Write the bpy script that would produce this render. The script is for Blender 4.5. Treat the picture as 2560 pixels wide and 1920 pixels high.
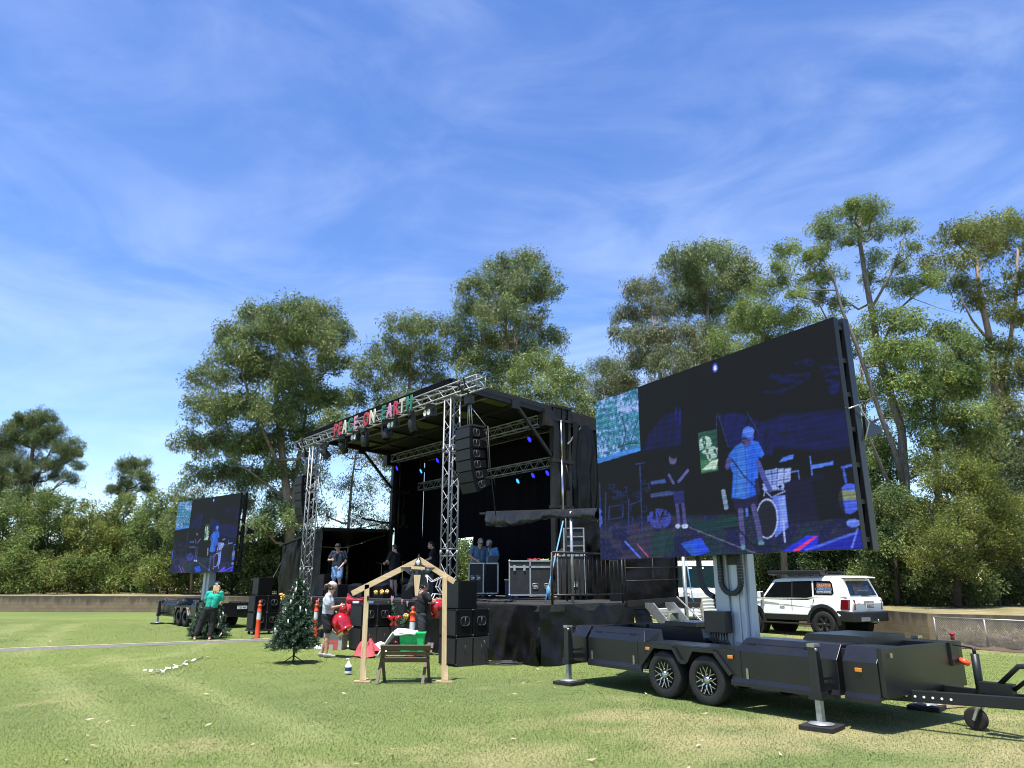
import bpy, bmesh, math, random
import numpy as np
from mathutils import Vector, Matrix, Euler
random.seed(7); rng = np.random.default_rng(7)
R = math.radians
for o in list(bpy.data.objects): bpy.data.objects.remove(o)
SC = bpy.context.scene
COL = SC.collection

# ------------------------------------------------------------------ camera, sky, sun, exposure
CAM_H = 1.68; PITCH = R(15.642); FPX = 1775.0
cd = bpy.data.cameras.new('camera'); cam = bpy.data.objects.new('camera', cd); COL.objects.link(cam)
cam.location = (0, 0, CAM_H); cam.rotation_euler = (R(90)+PITCH, 0, 0)
cd.sensor_width = 36.0; cd.lens = FPX/2560*36.0; cd.clip_start = 0.1; cd.clip_end = 3000
SC.camera = cam
SC.view_settings.view_transform = 'Standard'; SC.view_settings.look = 'None'
SC.view_settings.gamma = 1; SC.view_settings.exposure = 1.05
SUN_EL = R(74); SUN_DIR = Vector((-0.42, -0.90, 0)).normalized()      # horizontal direction towards the sun
to_sun = Vector((SUN_DIR.x*math.cos(SUN_EL), SUN_DIR.y*math.cos(SUN_EL), math.sin(SUN_EL)))
sl = bpy.data.lights.new('sun', 'SUN'); sun = bpy.data.objects.new('sun', sl); COL.objects.link(sun)
sl.energy = 4.6; sl.angle = R(0.53); sl.color = (1.0, 0.955, 0.88)
sun.rotation_euler = to_sun.to_track_quat('Z', 'Y').to_euler()
sun.location = (0, 0, 60)
W = bpy.data.worlds.new('World'); SC.world = W; W.use_nodes = True
nt = W.node_tree; nt.nodes.clear()
def N(tree, typ, **kw):
    n = tree.nodes.new(typ)
    for k, v in kw.items():
        if k.startswith('i_'): n.inputs[k[2:].replace('_', ' ')].default_value = v
        else: setattr(n, k, v)
    return n
out = N(nt, 'ShaderNodeOutputWorld'); bg = N(nt, 'ShaderNodeBackground')
sky = N(nt, 'ShaderNodeTexSky', sky_type='NISHITA', sun_disc=False)
sky.sun_elevation = SUN_EL; sky.sun_rotation = math.atan2(SUN_DIR.x, SUN_DIR.y)
sky.air_density = 1.0; sky.dust_density = 0.25; sky.ozone_density = 2.2; sky.altitude = 100
# thin cirrus: stretched noise on the sky direction, projected on a flat layer overhead
tc = N(nt, 'ShaderNodeTexCoord')
def cirrus(rot, scl, nscale, detail, lo, hi, dist, off=0.0):
    mp = N(nt, 'ShaderNodeMapping'); mp.inputs['Rotation'].default_value = tuple(R(q) for q in rot); mp.inputs['Scale'].default_value = scl; mp.inputs['Location'].default_value = (off, off*0.7, 0)
    nt.links.new(tc.outputs['Generated'], mp.inputs[0])
    ns = N(nt, 'ShaderNodeTexNoise'); ns.inputs['Scale'].default_value = nscale; ns.inputs['Detail'].default_value = detail
    ns.inputs['Roughness'].default_value = 0.58; ns.inputs['Distortion'].default_value = dist
    nt.links.new(mp.outputs[0], ns.inputs['Vector'])
    mr = N(nt, 'ShaderNodeMapRange', interpolation_type='SMOOTHSTEP'); mr.inputs[1].default_value = lo; mr.inputs[2].default_value = hi
    nt.links.new(ns.outputs['Fac'], mr.inputs[0]); return mr.outputs[0]
c1 = cirrus((0, 38, 12), (0.8, 1.4, 2.6), 3.8, 10, 0.28, 0.82, 0.7, 0.3)
c2 = cirrus((0, -25, 30), (0.9, 0.9, 1.5), 1.6, 5, 0.26, 0.70, 0.4, 1.9)
mul = N(nt, 'ShaderNodeMath', operation='MULTIPLY'); nt.links.new(c1, mul.inputs[0]); nt.links.new(c2, mul.inputs[1])
mul2 = N(nt, 'ShaderNodeMath', operation='MULTIPLY'); nt.links.new(mul.outputs[0], mul2.inputs[0]); mul2.inputs[1].default_value = 0.21
hs = N(nt, 'ShaderNodeHueSaturation'); hs.inputs['Saturation'].default_value = 1.22; hs.inputs['Hue'].default_value = 0.512; hs.inputs['Value'].default_value = 1.22
nt.links.new(sky.outputs[0], hs.inputs['Color'])
mixc = N(nt, 'ShaderNodeMix', data_type='RGBA'); nt.links.new(mul2.outputs[0], mixc.inputs['Factor'])
nt.links.new(hs.outputs[0], mixc.inputs['A']); mixc.inputs['B'].default_value = (8.2, 8.8, 9.6, 1)
bg.inputs['Strength'].default_value = 0.10
nt.links.new(mixc.outputs['Result'], bg.inputs['Color']); nt.links.new(bg.outputs[0], out.inputs[0])
SC.render.engine = 'CYCLES'
SC.cycles.filter_width = 1.05
SC.cycles.max_bounces = 6; SC.cycles.transparent_max_bounces = 6

# ------------------------------------------------------------------ measured positions -> 3D points
_c, _s = math.cos(PITCH), math.sin(PITCH)
def ray(u, v):
    x = (u-1280)/FPX; y = (960-v)/FPX
    return np.array([x, _c-y*_s, _s+y*_c])
CO = np.array([0, 0, CAM_H])
def gp(u, v, z=0.0):
    d = ray(u, v); return CO+d*((z-CAM_H)/d[2])
def at(u, v, Y):
    d = ray(u, v); return CO+d*(Y/d[1])
def pxm(P):                                  # metres per source pixel at a point
    return (P[1]*_c+(P[2]-CAM_H)*_s)/FPX
class Frame:
    def __init__(s, o, az):
        a = R(az); s.o = np.array([o[0], o[1], 0.0]); s.x = np.array([math.sin(a), math.cos(a), 0]); s.y = np.array([-s.x[1], s.x[0], 0])
        s.rz = math.atan2(s.x[1], s.x[0])
    def W(s, x, y, z=0): return s.o+s.x*x+s.y*y+np.array([0, 0, z])
    def L(s, P): q = np.array(P)-s.o; return (float(q@s.x), float(q@s.y), float(q[2]))
    def onY(s, u, v, y):
        d = ray(u, v); t = ((s.o+s.y*y-CO)@s.y)/(d@s.y); return s.L(CO+d*t)
    def onX(s, u, v, x):
        d = ray(u, v); t = ((s.o+s.x*x-CO)@s.x)/(d@s.x); return s.L(CO+d*t)
ST = Frame((0.573, 15.784), 141.2)           # stage: x along the front to the right, y to the back, deck 1.23 m
DECK = 1.23
TR = Frame((2.56, 11.27), 145.3)             # near screen trailer
TL = Frame((-11.79, 31.36), -41.0)           # far screen trailer

# ------------------------------------------------------------------ materials
MATS = {}
def pmat(name, col, rough=0.6, metal=0.0, var=0.12, scale=6.0, bump=0.0, bscale=60.0, spec=0.5, coat=0.0, attr=None, emit=None, estr=0.0, trans=0.0, stretch=None, rvar=0.0, dirt=None, dscale=3.0, damt=0.5):
    m = bpy.data.materials.new(name); m.use_nodes = True; t = m.node_tree; t.nodes.clear()
    o = N(t, 'ShaderNodeOutputMaterial'); p = N(t, 'ShaderNodeBsdfPrincipled')
    p.inputs['Roughness'].default_value = rough; p.inputs['Metallic'].default_value = metal
    p.inputs['Specular IOR Level'].default_value = spec; p.inputs['Coat Weight'].default_value = coat
    co = N(t, 'ShaderNodeTexCoord'); vec = co.outputs['Object']
    if stretch:
        mp = N(t, 'ShaderNodeMapping'); mp.inputs['Scale'].default_value = stretch; t.links.new(vec, mp.inputs[0]); vec = mp.outputs[0]
    ns = N(t, 'ShaderNodeTexNoise'); ns.inputs['Scale'].default_value = scale; ns.inputs['Detail'].default_value = 5
    t.links.new(vec, ns.inputs['Vector'])
    mr = N(t, 'ShaderNodeMapRange'); mr.inputs[1].default_value = 0.3; mr.inputs[2].default_value = 0.7
    mr.inputs[3].default_value = 1-var; mr.inputs[4].default_value = 1+var
    t.links.new(ns.outputs['Fac'], mr.inputs[0])
    mx = N(t, 'ShaderNodeMix', data_type='RGBA', blend_type='MULTIPLY'); mx.inputs['Factor'].default_value = 1
    if attr:
        a = N(t, 'ShaderNodeAttribute', attribute_name=attr); t.links.new(a.outputs['Color'], mx.inputs['A'])
    else: mx.inputs['A'].default_value = (*col, 1)
    t.links.new(mr.outputs[0], mx.inputs['B'])
    c = mx.outputs['Result']
    if dirt:
        n2 = N(t, 'ShaderNodeTexNoise'); n2.inputs['Scale'].default_value = dscale; n2.inputs['Detail'].default_value = 8; n2.inputs['Roughness'].default_value = 0.7
        t.links.new(vec, n2.inputs['Vector'])
        m2 = N(t, 'ShaderNodeMapRange'); m2.inputs[1].default_value = 0.48; m2.inputs[2].default_value = 0.72; m2.inputs[4].default_value = damt
        t.links.new(n2.outputs['Fac'], m2.inputs[0])
        mx2 = N(t, 'ShaderNodeMix', data_type='RGBA'); t.links.new(m2.outputs[0], mx2.inputs['Factor'])
        t.links.new(c, mx2.inputs['A']); mx2.inputs['B'].default_value = (*dirt, 1); c = mx2.outputs['Result']
    t.links.new(c, p.inputs['Base Color'])
    if rvar:
        m3 = N(t, 'ShaderNodeMapRange'); m3.inputs[3].default_value = max(0.02, rough-rvar); m3.inputs[4].default_value = min(1, rough+rvar)
        t.links.new(ns.outputs['Fac'], m3.inputs[0]); t.links.new(m3.outputs[0], p.inputs['Roughness'])
    if bump:
        nb = N(t, 'ShaderNodeTexNoise'); nb.inputs['Scale'].default_value = bscale; nb.inputs['Detail'].default_value = 4
        t.links.new(vec, nb.inputs['Vector'])
        b = N(t, 'ShaderNodeBump'); b.inputs['Strength'].default_value = bump; b.inputs['Distance'].default_value = 0.02
        t.links.new(nb.outputs['Fac'], b.inputs['Height']); t.links.new(b.outputs[0], p.inputs['Normal'])
    if emit:
        p.inputs['Emission Color'].default_value = (*emit, 1); p.inputs['Emission Strength'].default_value = estr
    surf = p.outputs[0]
    if trans:
        tr = N(t, 'ShaderNodeBsdfTranslucent'); t.links.new(c, tr.inputs['Color'])
        ms = N(t, 'ShaderNodeMixShader'); ms.inputs[0].default_value = trans
        t.links.new(surf, ms.inputs[1]); t.links.new(tr.outputs[0], ms.inputs[2]); surf = ms.outputs[0]
    t.links.new(surf, o.inputs[0]); MATS[name] = m; return m
M = MATS
pmat('alu', (0.25, 0.26, 0.275), 0.5, 0.4, 0.10, 9, rvar=0.12)
pmat('galv', (0.42, 0.43, 0.42), 0.45, 0.8, 0.2, 14)
pmat('black_paint', (0.010, 0.011, 0.012), 0.42, 0, 0.15, 3, bump=0.06, bscale=160, dirt=(0.025, 0.025, 0.024), damt=0.22, spec=0.35)
pmat('trailer_paint', (0.0065, 0.0072, 0.0088), 0.33, 0, 0.10, 2.0, bump=0.05, bscale=220, dirt=(0.022, 0.021, 0.019), dscale=2.2, damt=0.22, spec=0.6, rvar=0.08)
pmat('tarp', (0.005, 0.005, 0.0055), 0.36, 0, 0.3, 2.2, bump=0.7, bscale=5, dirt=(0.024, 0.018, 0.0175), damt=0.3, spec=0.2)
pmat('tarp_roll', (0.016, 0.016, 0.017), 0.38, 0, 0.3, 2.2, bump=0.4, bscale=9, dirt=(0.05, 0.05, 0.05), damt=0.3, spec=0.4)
pmat('curtain', (0.002, 0.002, 0.004), 0.9, 0, 0.2, 3, spec=0.1)
pmat('black_metal', (0.009, 0.0085, 0.008), 0.5, 0.2, 0.3, 6, dirt=(0.06, 0.045, 0.035), damt=0.35)
pmat('rusty_black', (0.012, 0.0105, 0.009), 0.55, 0.3, 0.3, 5, dirt=(0.055, 0.036, 0.024), damt=0.45)
pmat('chrome', (0.50, 0.50, 0.52), 0.25, 1.0, 0.05)
pmat('speaker', (0.005, 0.005, 0.0053), 0.62, 0, 0.15, 30, bump=0.15, bscale=180, spec=0.12)
pmat('grille', (0.004, 0.004, 0.0045), 0.6, 0.0, 0.2, 120, bump=0.4, bscale=300)
pmat('carpet', (0.026, 0.025, 0.023), 0.95, 0, 0.25, 40, bump=0.3, bscale=200)
pmat('handle_grey', (0.030, 0.030, 0.030), 0.6, 0, 0.1)
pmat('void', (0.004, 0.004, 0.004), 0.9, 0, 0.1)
pmat('rubber', (0.010, 0.010, 0.010), 0.8, 0, 0.2, 20, bump=0.2, bscale=90, dirt=(0.035, 0.032, 0.028), damt=0.35)
pmat('deck_black', (0.015, 0.015, 0.015), 0.7, 0, 0.25, 4, dirt=(0.09, 0.085, 0.075), damt=0.4)
pmat('roof_under', (0.16, 0.17, 0.10), 0.8, 0, 0.12, 2)
pmat('roof_dark', (0.008, 0.008, 0.007), 0.7, 0, 0.15, 2)
pmat('case_ply', (0.012, 0.0115, 0.011), 0.55, 0, 0.2, 20, bump=0.15, bscale=120, dirt=(0.07, 0.065, 0.06), damt=0.3)
pmat('timber', (0.60, 0.44, 0.25), 0.65, 0, 0.18, 5, stretch=(1.0, 9.0, 9.0), bump=0.08, bscale=30, dirt=(0.36, 0.22, 0.10), dscale=2.6, damt=0.55)
pmat('timber_up', (0.60, 0.44, 0.25), 0.65, 0, 0.18, 5, stretch=(9.0, 9.0, 1.0), bump=0.08, bscale=30, dirt=(0.36, 0.22, 0.10), dscale=2.6, damt=0.55)
pmat('brown_wood', (0.095, 0.062, 0.042), 0.6, 0, 0.2, 9, stretch=(1, 8, 8), dirt=(0.16, 0.12, 0.09), damt=0.3)
pmat('white_cloth', (0.72, 0.71, 0.68), 0.85, 0, 0.06, 8, bump=0.2, bscale=25)
pmat('white_sheet', (0.78, 0.78, 0.78), 0.8, 0, 0.06, 8, bump=0.2, bscale=25)
pmat('pink_cloth', (0.55, 0.33, 0.32), 0.85, 0, 0.1, 10)
pmat('red_cloth', (0.40, 0.018, 0.035), 0.75, 0, 0.15, 9, bump=0.2, bscale=30)
pmat('red_bag', (0.42, 0.06, 0.075), 0.8, 0, 0.2, 9, bump=0.3, bscale=25)
pmat('red_gloss', (0.36, 0.008, 0.014), 0.14, 0.0, 0.15, 7, coat=0.8)
pmat('orange', (0.80, 0.075, 0.02), 0.45, 0, 0.10, 8, dirt=(0.45, 0.08, 0.04), damt=0.3)
pmat('reflective', (0.62, 0.62, 0.64), 0.35, 0.1, 0.08, 60)
pmat('green_plastic', (0.025, 0.60, 0.15), 0.30, 0, 0.2, 22, trans=0.25)
pmat('dark_rag', (0.030, 0.036, 0.042), 0.55, 0, 0.4, 10, bump=0.5, bscale=30)
pmat('white_paint', (0.80, 0.80, 0.79), 0.28, 0, 0.02, 2, coat=0.6)
pmat('glass_dark', (0.006, 0.007, 0.008), 0.06, 0, 0.1, spec=0.6)
pmat('glass_green', (0.008, 0.020, 0.020), 0.25, 0, 0.1, spec=0.08)
pmat('plastic_black', (0.012, 0.012, 0.012), 0.55, 0, 0.15, 10)
pmat('red_lamp', (0.12, 0.004, 0.006), 0.15, 0, 0.1, coat=0.7)
pmat('amber', (0.60, 0.20, 0.03), 0.3, 0, 0.1)
pmat('chair_plastic', (0.62, 0.61, 0.56), 0.4, 0, 0.05)
pmat('blue_strap', (0.10, 0.28, 0.48), 0.7, 0, 0.15, 30)
pmat('blue_bin', (0.012, 0.035, 0.10), 0.5, 0, 0.1)
pmat('lime', (0.45, 0.62, 0.05), 0.5, 0, 0.05)
pmat('mast_grey', (0.42, 0.46, 0.50), 0.38, 0.15, 0.05, 3)
pmat('mast_light', (0.36, 0.40, 0.43), 0.42, 0.1, 0.06, 3)
pmat('cream', (0.50, 0.46, 0.36), 0.6, 0, 0.05)
pmat('sign_red', (0.36, 0.030, 0.045), 0.55, 0, 0.08)
pmat('sign_green', (0.022, 0.15, 0.095), 0.55, 0, 0.08)
pmat('sign_pink', (0.48, 0.22, 0.33), 0.55, 0, 0.08)
pmat('gold', (0.62, 0.42, 0.10), 0.35, 0.5, 0.15, 30)
pmat('cardboard', (0.50, 0.44, 0.36), 0.85, 0, 0.08, 10)
pmat('cardboard_side', (0.34, 0.33, 0.29), 0.85, 0, 0.08, 10)
pmat('print_red', (0.42, 0.08, 0.07), 0.8, 0, 0.08)
pmat('plate_white', (0.75, 0.75, 0.74), 0.4, 0, 0.03)
pmat('plate_black', (0.02, 0.02, 0.022), 0.4, 0, 0.03)
pmat('text_orange', (0.80, 0.27, 0.05), 0.5, 0, 0.02)
pmat('text_blue', (0.16, 0.30, 0.62), 0.5, 0, 0.02)
pmat('text_white', (0.75, 0.75, 0.76), 0.5, 0, 0.02)
pmat('sticker', (0.045, 0.047, 0.055), 0.4, 0, 0.35, 14, dirt=(0.25, 0.27, 0.30), dscale=2.0, damt=0.5)
pmat('yellow_line', (0.50, 0.43, 0.24), 0.6, 0, 0.15, 12, dirt=(0.4, 0.36, 0.26), damt=0.5)
pmat('ramp_grey', (0.11, 0.11, 0.108), 0.7, 0, 0.2, 8)
pmat('dry_stem', (0.34, 0.27, 0.18), 0.85, 0, 0.25, 12)
pmat('chainlink', (0.34, 0.34, 0.33), 0.5, 0.6, 0.15, 8)
pmat('red_roof', (0.28, 0.08, 0.05), 0.8, 0, 0.15)
pmat('led_blue', (0.0, 0.0, 0.02), 0.4, emit=(0.012, 0.012, 1.0), estr=2.2)
pmat('led_cyan', (0.0, 0.01, 0.02), 0.4, emit=(0.03, 0.25, 1.0), estr=1.6)
pmat('lens_white', (0.55, 0.54, 0.48), 0.15, 0, 0.05)
pmat('skin', (0.50, 0.29, 0.20), 0.5, 0, 0.06, 20)
pmat('skin_tan', (0.36, 0.19, 0.12), 0.5, 0, 0.06, 20)
pmat('sole', (0.55, 0.55, 0.54), 0.6, 0, 0.05)
# ------------------------------------------------------------------ mesh helpers
def rotm(rx=0, ry=0, rz=0): return np.array(Euler((R(rx), R(ry), R(rz)), 'XYZ').to_matrix())
class MB:
    def __init__(s): s.v = []; s.f = []; s.sm = []
    def add(s, vs, fs, smooth=False):
        b = len(s.v); s.v.extend([tuple(map(float, p)) for p in vs]); s.f.extend([tuple(b+i for i in f) for f in fs]); s.sm.extend([smooth]*len(fs)); return s
    def hexa(s, p):            # 8 points: bottom 4 ccw, top 4 ccw
        return s.add(p, [(3, 2, 1, 0), (4, 5, 6, 7), (0, 1, 5, 4), (1, 2, 6, 5), (2, 3, 7, 6), (3, 0, 4, 7)])
    def box(s, c, d, rot=None, taper=1.0):
        x, y, z = d[0]/2, d[1]/2, d[2]/2; t = taper
        p = np.array([(-x, -y, -z), (x, -y, -z), (x, y, -z), (-x, y, -z), (-x*t, -y*t, z), (x*t, -y*t, z), (x*t, y*t, z), (-x*t, y*t, z)])
        if rot is not None: p = p@rot.T
        return s.hexa(p+np.array(c))
    def bx(s, x0, x1, y0, y1, z0, z1): return s.box(((x0+x1)/2, (y0+y1)/2, (z0+z1)/2), (abs(x1-x0), abs(y1-y0), abs(z1-z0)))
    def bar(s, p, q, w, h, up=(0, 0, 1)):
        p = np.array(p, float); q = np.array(q, float); d = q-p; L = np.linalg.norm(d)
        if L < 1e-6: return s
        d /= L; u = np.array(up, float)
        if abs(d@u) > 0.98: u = np.array([1.0, 0, 0])
        a = np.cross(d, u); a /= np.linalg.norm(a); b = np.cross(a, d)
        e = [(-w/2, -h/2), (w/2, -h/2), (w/2, h/2), (-w/2, h/2)]
        P = [p+a*i+b*j for i, j in e]+[q+a*i+b*j for i, j in e]
        return s.add(P, [(0, 1, 2, 3), (7, 6, 5, 4), (1, 0, 4, 5), (2, 1, 5, 6), (3, 2, 6, 7), (0, 3, 7, 4)])
    def tube(s, path, r, n=8, caps=True):
        P = np.array(path, float); k = len(P)
        rr = np.full(k, r, float) if np.isscalar(r) else np.array(r, float)
        T = np.zeros_like(P); T[1:-1] = P[2:]-P[:-2]; T[0] = P[1]-P[0]; T[-1] = P[-1]-P[-2]
        T /= np.maximum(np.linalg.norm(T, axis=1, keepdims=True), 1e-9)
        u = np.array([0, 0, 1.0]) if abs(T[0][2]) < 0.9 else np.array([1.0, 0, 0])
        vs = []
        for i in range(k):
            a = u-T[i]*(u@T[i]); a /= max(np.linalg.norm(a), 1e-9); b = np.cross(T[i], a); u = a
            for j in range(n):
                th = 2*math.pi*j/n; vs.append(P[i]+rr[i]*(a*math.cos(th)+b*math.sin(th)))
        fs = [(i*n+j, i*n+(j+1) % n, (i+1)*n+(j+1) % n, (i+1)*n+j) for i in range(k-1) for j in range(n)]
        b0 = len(s.v); s.add(vs, fs, True)
        if caps:
            s.f.append(tuple(b0+j for j in range(n-1, -1, -1))); s.sm.append(False)
            s.f.append(tuple(b0+(k-1)*n+j for j in range(n))); s.sm.append(False)
        return s
    def cyl(s, p, q, r0, r1=None, n=16): return s.tube([p, q], [r0, r0 if r1 is None else r1], n)
    def lathe(s, prof, c=(0, 0, 0), rot=None, n=24):
        vs = []; k = len(prof)
        for r, z in prof:
            for j in range(n):
                th = 2*math.pi*j/n; vs.append((r*math.cos(th), r*math.sin(th), z))
        vs = np.array(vs)
        if rot is not None: vs = vs@rot.T
        vs = vs+np.array(c)
        return s.add(vs, [(i*n+j, i*n+(j+1) % n, (i+1)*n+(j+1) % n, (i+1)*n+j) for i in range(k-1) for j in range(n)], True)
    def ell(s, c, r, rot=None, nu=12, nv=8):
        r = (r, r, r) if np.isscalar(r) else r
        vs = [(0, 0, -1)]
        for i in range(1, nv):
            ph = -math.pi/2+math.pi*i/nv
            vs += [(math.cos(ph)*math.cos(2*math.pi*j/nu), math.cos(ph)*math.sin(2*math.pi*j/nu), math.sin(ph)) for j in range(nu)]
        vs.append((0, 0, 1)); vs = np.array(vs)*np.array(r)
        if rot is not None: vs = vs@rot.T
        vs = vs+np.array(c); fs = []; t = len(vs)-1
        for j in range(nu): fs.append((0, 1+(j+1) % nu, 1+j))
        for i in range(nv-2):
            for j in range(nu): fs.append((1+i*nu+j, 1+i*nu+(j+1) % nu, 1+(i+1)*nu+(j+1) % nu, 1+(i+1)*nu+j))
        b = 1+(nv-2)*nu
        for j in range(nu): fs.append((b+j, b+(j+1) % nu, t))
        return s.add(vs, fs, True)
    def prism(s, poly, o, ex, ey, d):      # polygon in plane (ex, ey) at o, extruded by vector d
        o = np.array(o, float); ex = np.array(ex, float); ey = np.array(ey, float); d = np.array(d, float); n = len(poly)
        A = [o+ex*p[0]+ey*p[1] for p in poly]; B = [a+d for a in A]
        area = sum(poly[i][0]*poly[(i+1) % n][1]-poly[(i+1) % n][0]*poly[i][1] for i in range(n))
        flip = (np.cross(ex, ey)@d) * area > 0
        f0 = tuple(range(n)); f1 = tuple(range(n, 2*n))
        fs = [tuple(reversed(f0)) if flip else f0, f1 if flip else tuple(reversed(f1))]
        for i in range(n):
            j = (i+1) % n; q = (i, j, n+j, n+i); fs.append(q if flip else tuple(reversed(q)))
        return s.add(A+B, fs)
    def grid(s, fn, nu, nv, smooth=True):
        vs = [fn(i/nu, j/nv) for j in range(nv+1) for i in range(nu+1)]
        return s.add(vs, [(j*(nu+1)+i, j*(nu+1)+i+1, (j+1)*(nu+1)+i+1, (j+1)*(nu+1)+i) for j in range(nv) for i in range(nu)], smooth)
    def build(s, name, m, parent=None, bevel=0.0, solid=0.0, sub=0):
        me = bpy.data.meshes.new(name); me.from_pydata(s.v, [], s.f)
        me.polygons.foreach_set('use_smooth', s.sm); me.materials.append(M[m] if isinstance(m, str) else m); me.update()
        o = bpy.data.objects.new(name, me); COL.objects.link(o)
        if parent: o.parent = parent
        if solid:
            q = o.modifiers.new('thickness', 'SOLIDIFY'); q.thickness = solid; q.offset = 0
        if bevel:
            q = o.modifiers.new('bevel', 'BEVEL'); q.width = bevel; q.segments = 2; q.limit_method = 'ANGLE'; q.angle_limit = R(40)
        if sub:
            q = o.modifiers.new('sub', 'SUBSURF'); q.levels = sub; q.render_levels = sub
        return o
def tag(o, label=None, cat=None, group=None, kind=None):
    if label: o['label'] = label
    if cat: o['category'] = cat
    if group: o['group'] = group
    if kind: o['kind'] = kind
    return o
def thing(name, label, cat, loc=(0, 0, 0), rz=0.0, group=None):
    o = bpy.data.objects.new(name, None); COL.objects.link(o); o.empty_display_size = 0.2
    o.location = tuple(map(float, loc)); o.rotation_euler = (0, 0, rz); return tag(o, label, cat, group)
def kids(o): return [c for c in list(COL.objects) if c.parent is o]
def dup(o, loc=None, rz=None, label=None, parent=None):
    c = o.copy(); COL.objects.link(c)
    if parent is not None: c.parent = parent
    for ch in KIDS.get(o, None) or kids(o): dup(ch, parent=c)
    if loc is not None: c.location = tuple(map(float, loc))
    if rz is not None: c.rotation_euler = (0, 0, rz)
    if label: c['label'] = label
    return c
KIDS = {}
def text_mesh(txt, size, depth=0.0, squash=1.0, align='CENTER', bold=0.0):
    cu = bpy.data.curves.new('lettering', 'FONT'); cu.body = txt; cu.size = size; cu.extrude = depth; cu.align_x = align; cu.align_y = 'CENTER'
    cu.resolution_u = 3; cu.offset = bold
    o = bpy.data.objects.new('lettering', cu); COL.objects.link(o)
    me = bpy.data.meshes.new_from_object(o.evaluated_get(bpy.context.evaluated_depsgraph_get()))
    bpy.data.objects.remove(o)
    if squash != 1.0:
        for v in me.vertices: v.co.x *= squash
    return me
def text_obj(name, txt, size, m, parent, loc, rot, depth=0.002, squash=1.0, align='CENTER', bold=0.0):
    me = text_mesh(txt, size, depth, squash, align); me.materials.clear(); me.materials.append(M[m])
    o = bpy.data.objects.new(name, me); COL.objects.link(o); o.parent = parent
    o.location = loc; o.rotation_euler = rot; return o
def vnoise(x, y, seed=0):                    # smooth value noise, numpy
    x = np.asarray(x, float); y = np.asarray(y, float); xi = np.floor(x).astype(np.int64); yi = np.floor(y).astype(np.int64)
    fx = x-xi; fy = y-yi; fx = fx*fx*(3-2*fx); fy = fy*fy*(3-2*fy)
    def h(a, b):
        n = (a*374761393+b*668265263+seed*1442695) & 0x7fffffff; n = ((n ^ (n >> 13))*1274126177) & 0x7fffffff
        return ((n ^ (n >> 16)) & 0xffff)/65535.0
    return (h(xi, yi)*(1-fx)+h(xi+1, yi)*fx)*(1-fy)+(h(xi, yi+1)*(1-fx)+h(xi+1, yi+1)*fx)*fy
def fbm(x, y, seed=0, oct=4):
    a = 0; w = 0.5; t = 0
    for i in range(oct): a = a+w*vnoise(np.asarray(x)*2**i, np.asarray(y)*2**i, seed+i*17); t += w; w *= 0.5
    return a/t
def np_mesh(name, V, F, m, parent=None, colors=None, smooth=False, attr='col'):
    """V (n,3), F (k,m) all faces with m corners; colors per vertex (n,3)"""
    me = bpy.data.meshes.new(name); n = len(V); k, c = F.shape
    me.vertices.add(n); me.vertices.foreach_set('co', np.ascontiguousarray(V, np.float32).ravel())
    me.loops.add(k*c); me.loops.foreach_set('vertex_index', np.ascontiguousarray(F, np.int32).ravel())
    me.polygons.add(k); me.polygons.foreach_set('loop_start', np.arange(0, k*c, c, dtype=np.int32))
    me.polygons.foreach_set('use_smooth', np.full(k, smooth)); me.update(calc_edges=True)
    if colors is not None:
        a = me.color_attributes.new(attr, 'FLOAT_COLOR', 'POINT')
        a.data.foreach_set('color', np.hstack([colors, np.ones((n, 1))]).astype(np.float32).ravel())
    me.materials.append(M[m] if isinstance(m, str) else m)
    o = bpy.data.objects.new(name, me); COL.objects.link(o)
    if parent: o.parent = parent
    return o
# ------------------------------------------------------------------ ground, grass, bank, wall, fence
pmat('grass_ground', (1, 1, 1), 0.95, 0, 0.34, 26, bump=0.9, bscale=70, spec=0.1, attr='col')
pmat('grass_blade', (1, 1, 1), 0.55, 0, 0.05, 3, spec=0.25, attr='col', trans=0.5)
def seg_d(x, y, pts):
    d = np.full(np.shape(x), 1e9)
    for (ax, ay), (bx_, by_) in zip(pts[:-1], pts[1:]):
        L2 = (bx_-ax)**2+(by_-ay)**2; t = np.clip(((x-ax)*(bx_-ax)+(y-ay)*(by_-ay))/L2, 0, 1)
        d = np.minimum(d, np.hypot(x-ax-t*(bx_-ax), y-ay-t*(by_-ay)))
    return d
STREAKS = []
for pts, w in ((((90, 1672), (180, 1735), (250, 1800), (330, 1870)), 0.30), (((268, 1640), (400, 1690), (520, 1735), (660, 1790), (800, 1850)), 0.28),
               (((0, 1585), (60, 1565), (120, 1545)), 0.5), (((60, 1640), (110, 1600), (190, 1560)), 0.4), (((560, 1600), (420, 1640), (230, 1660)), 0.3)):
    STREAKS.append(([tuple(gp(u, v)[:2]) for u, v in pts], w))
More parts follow.
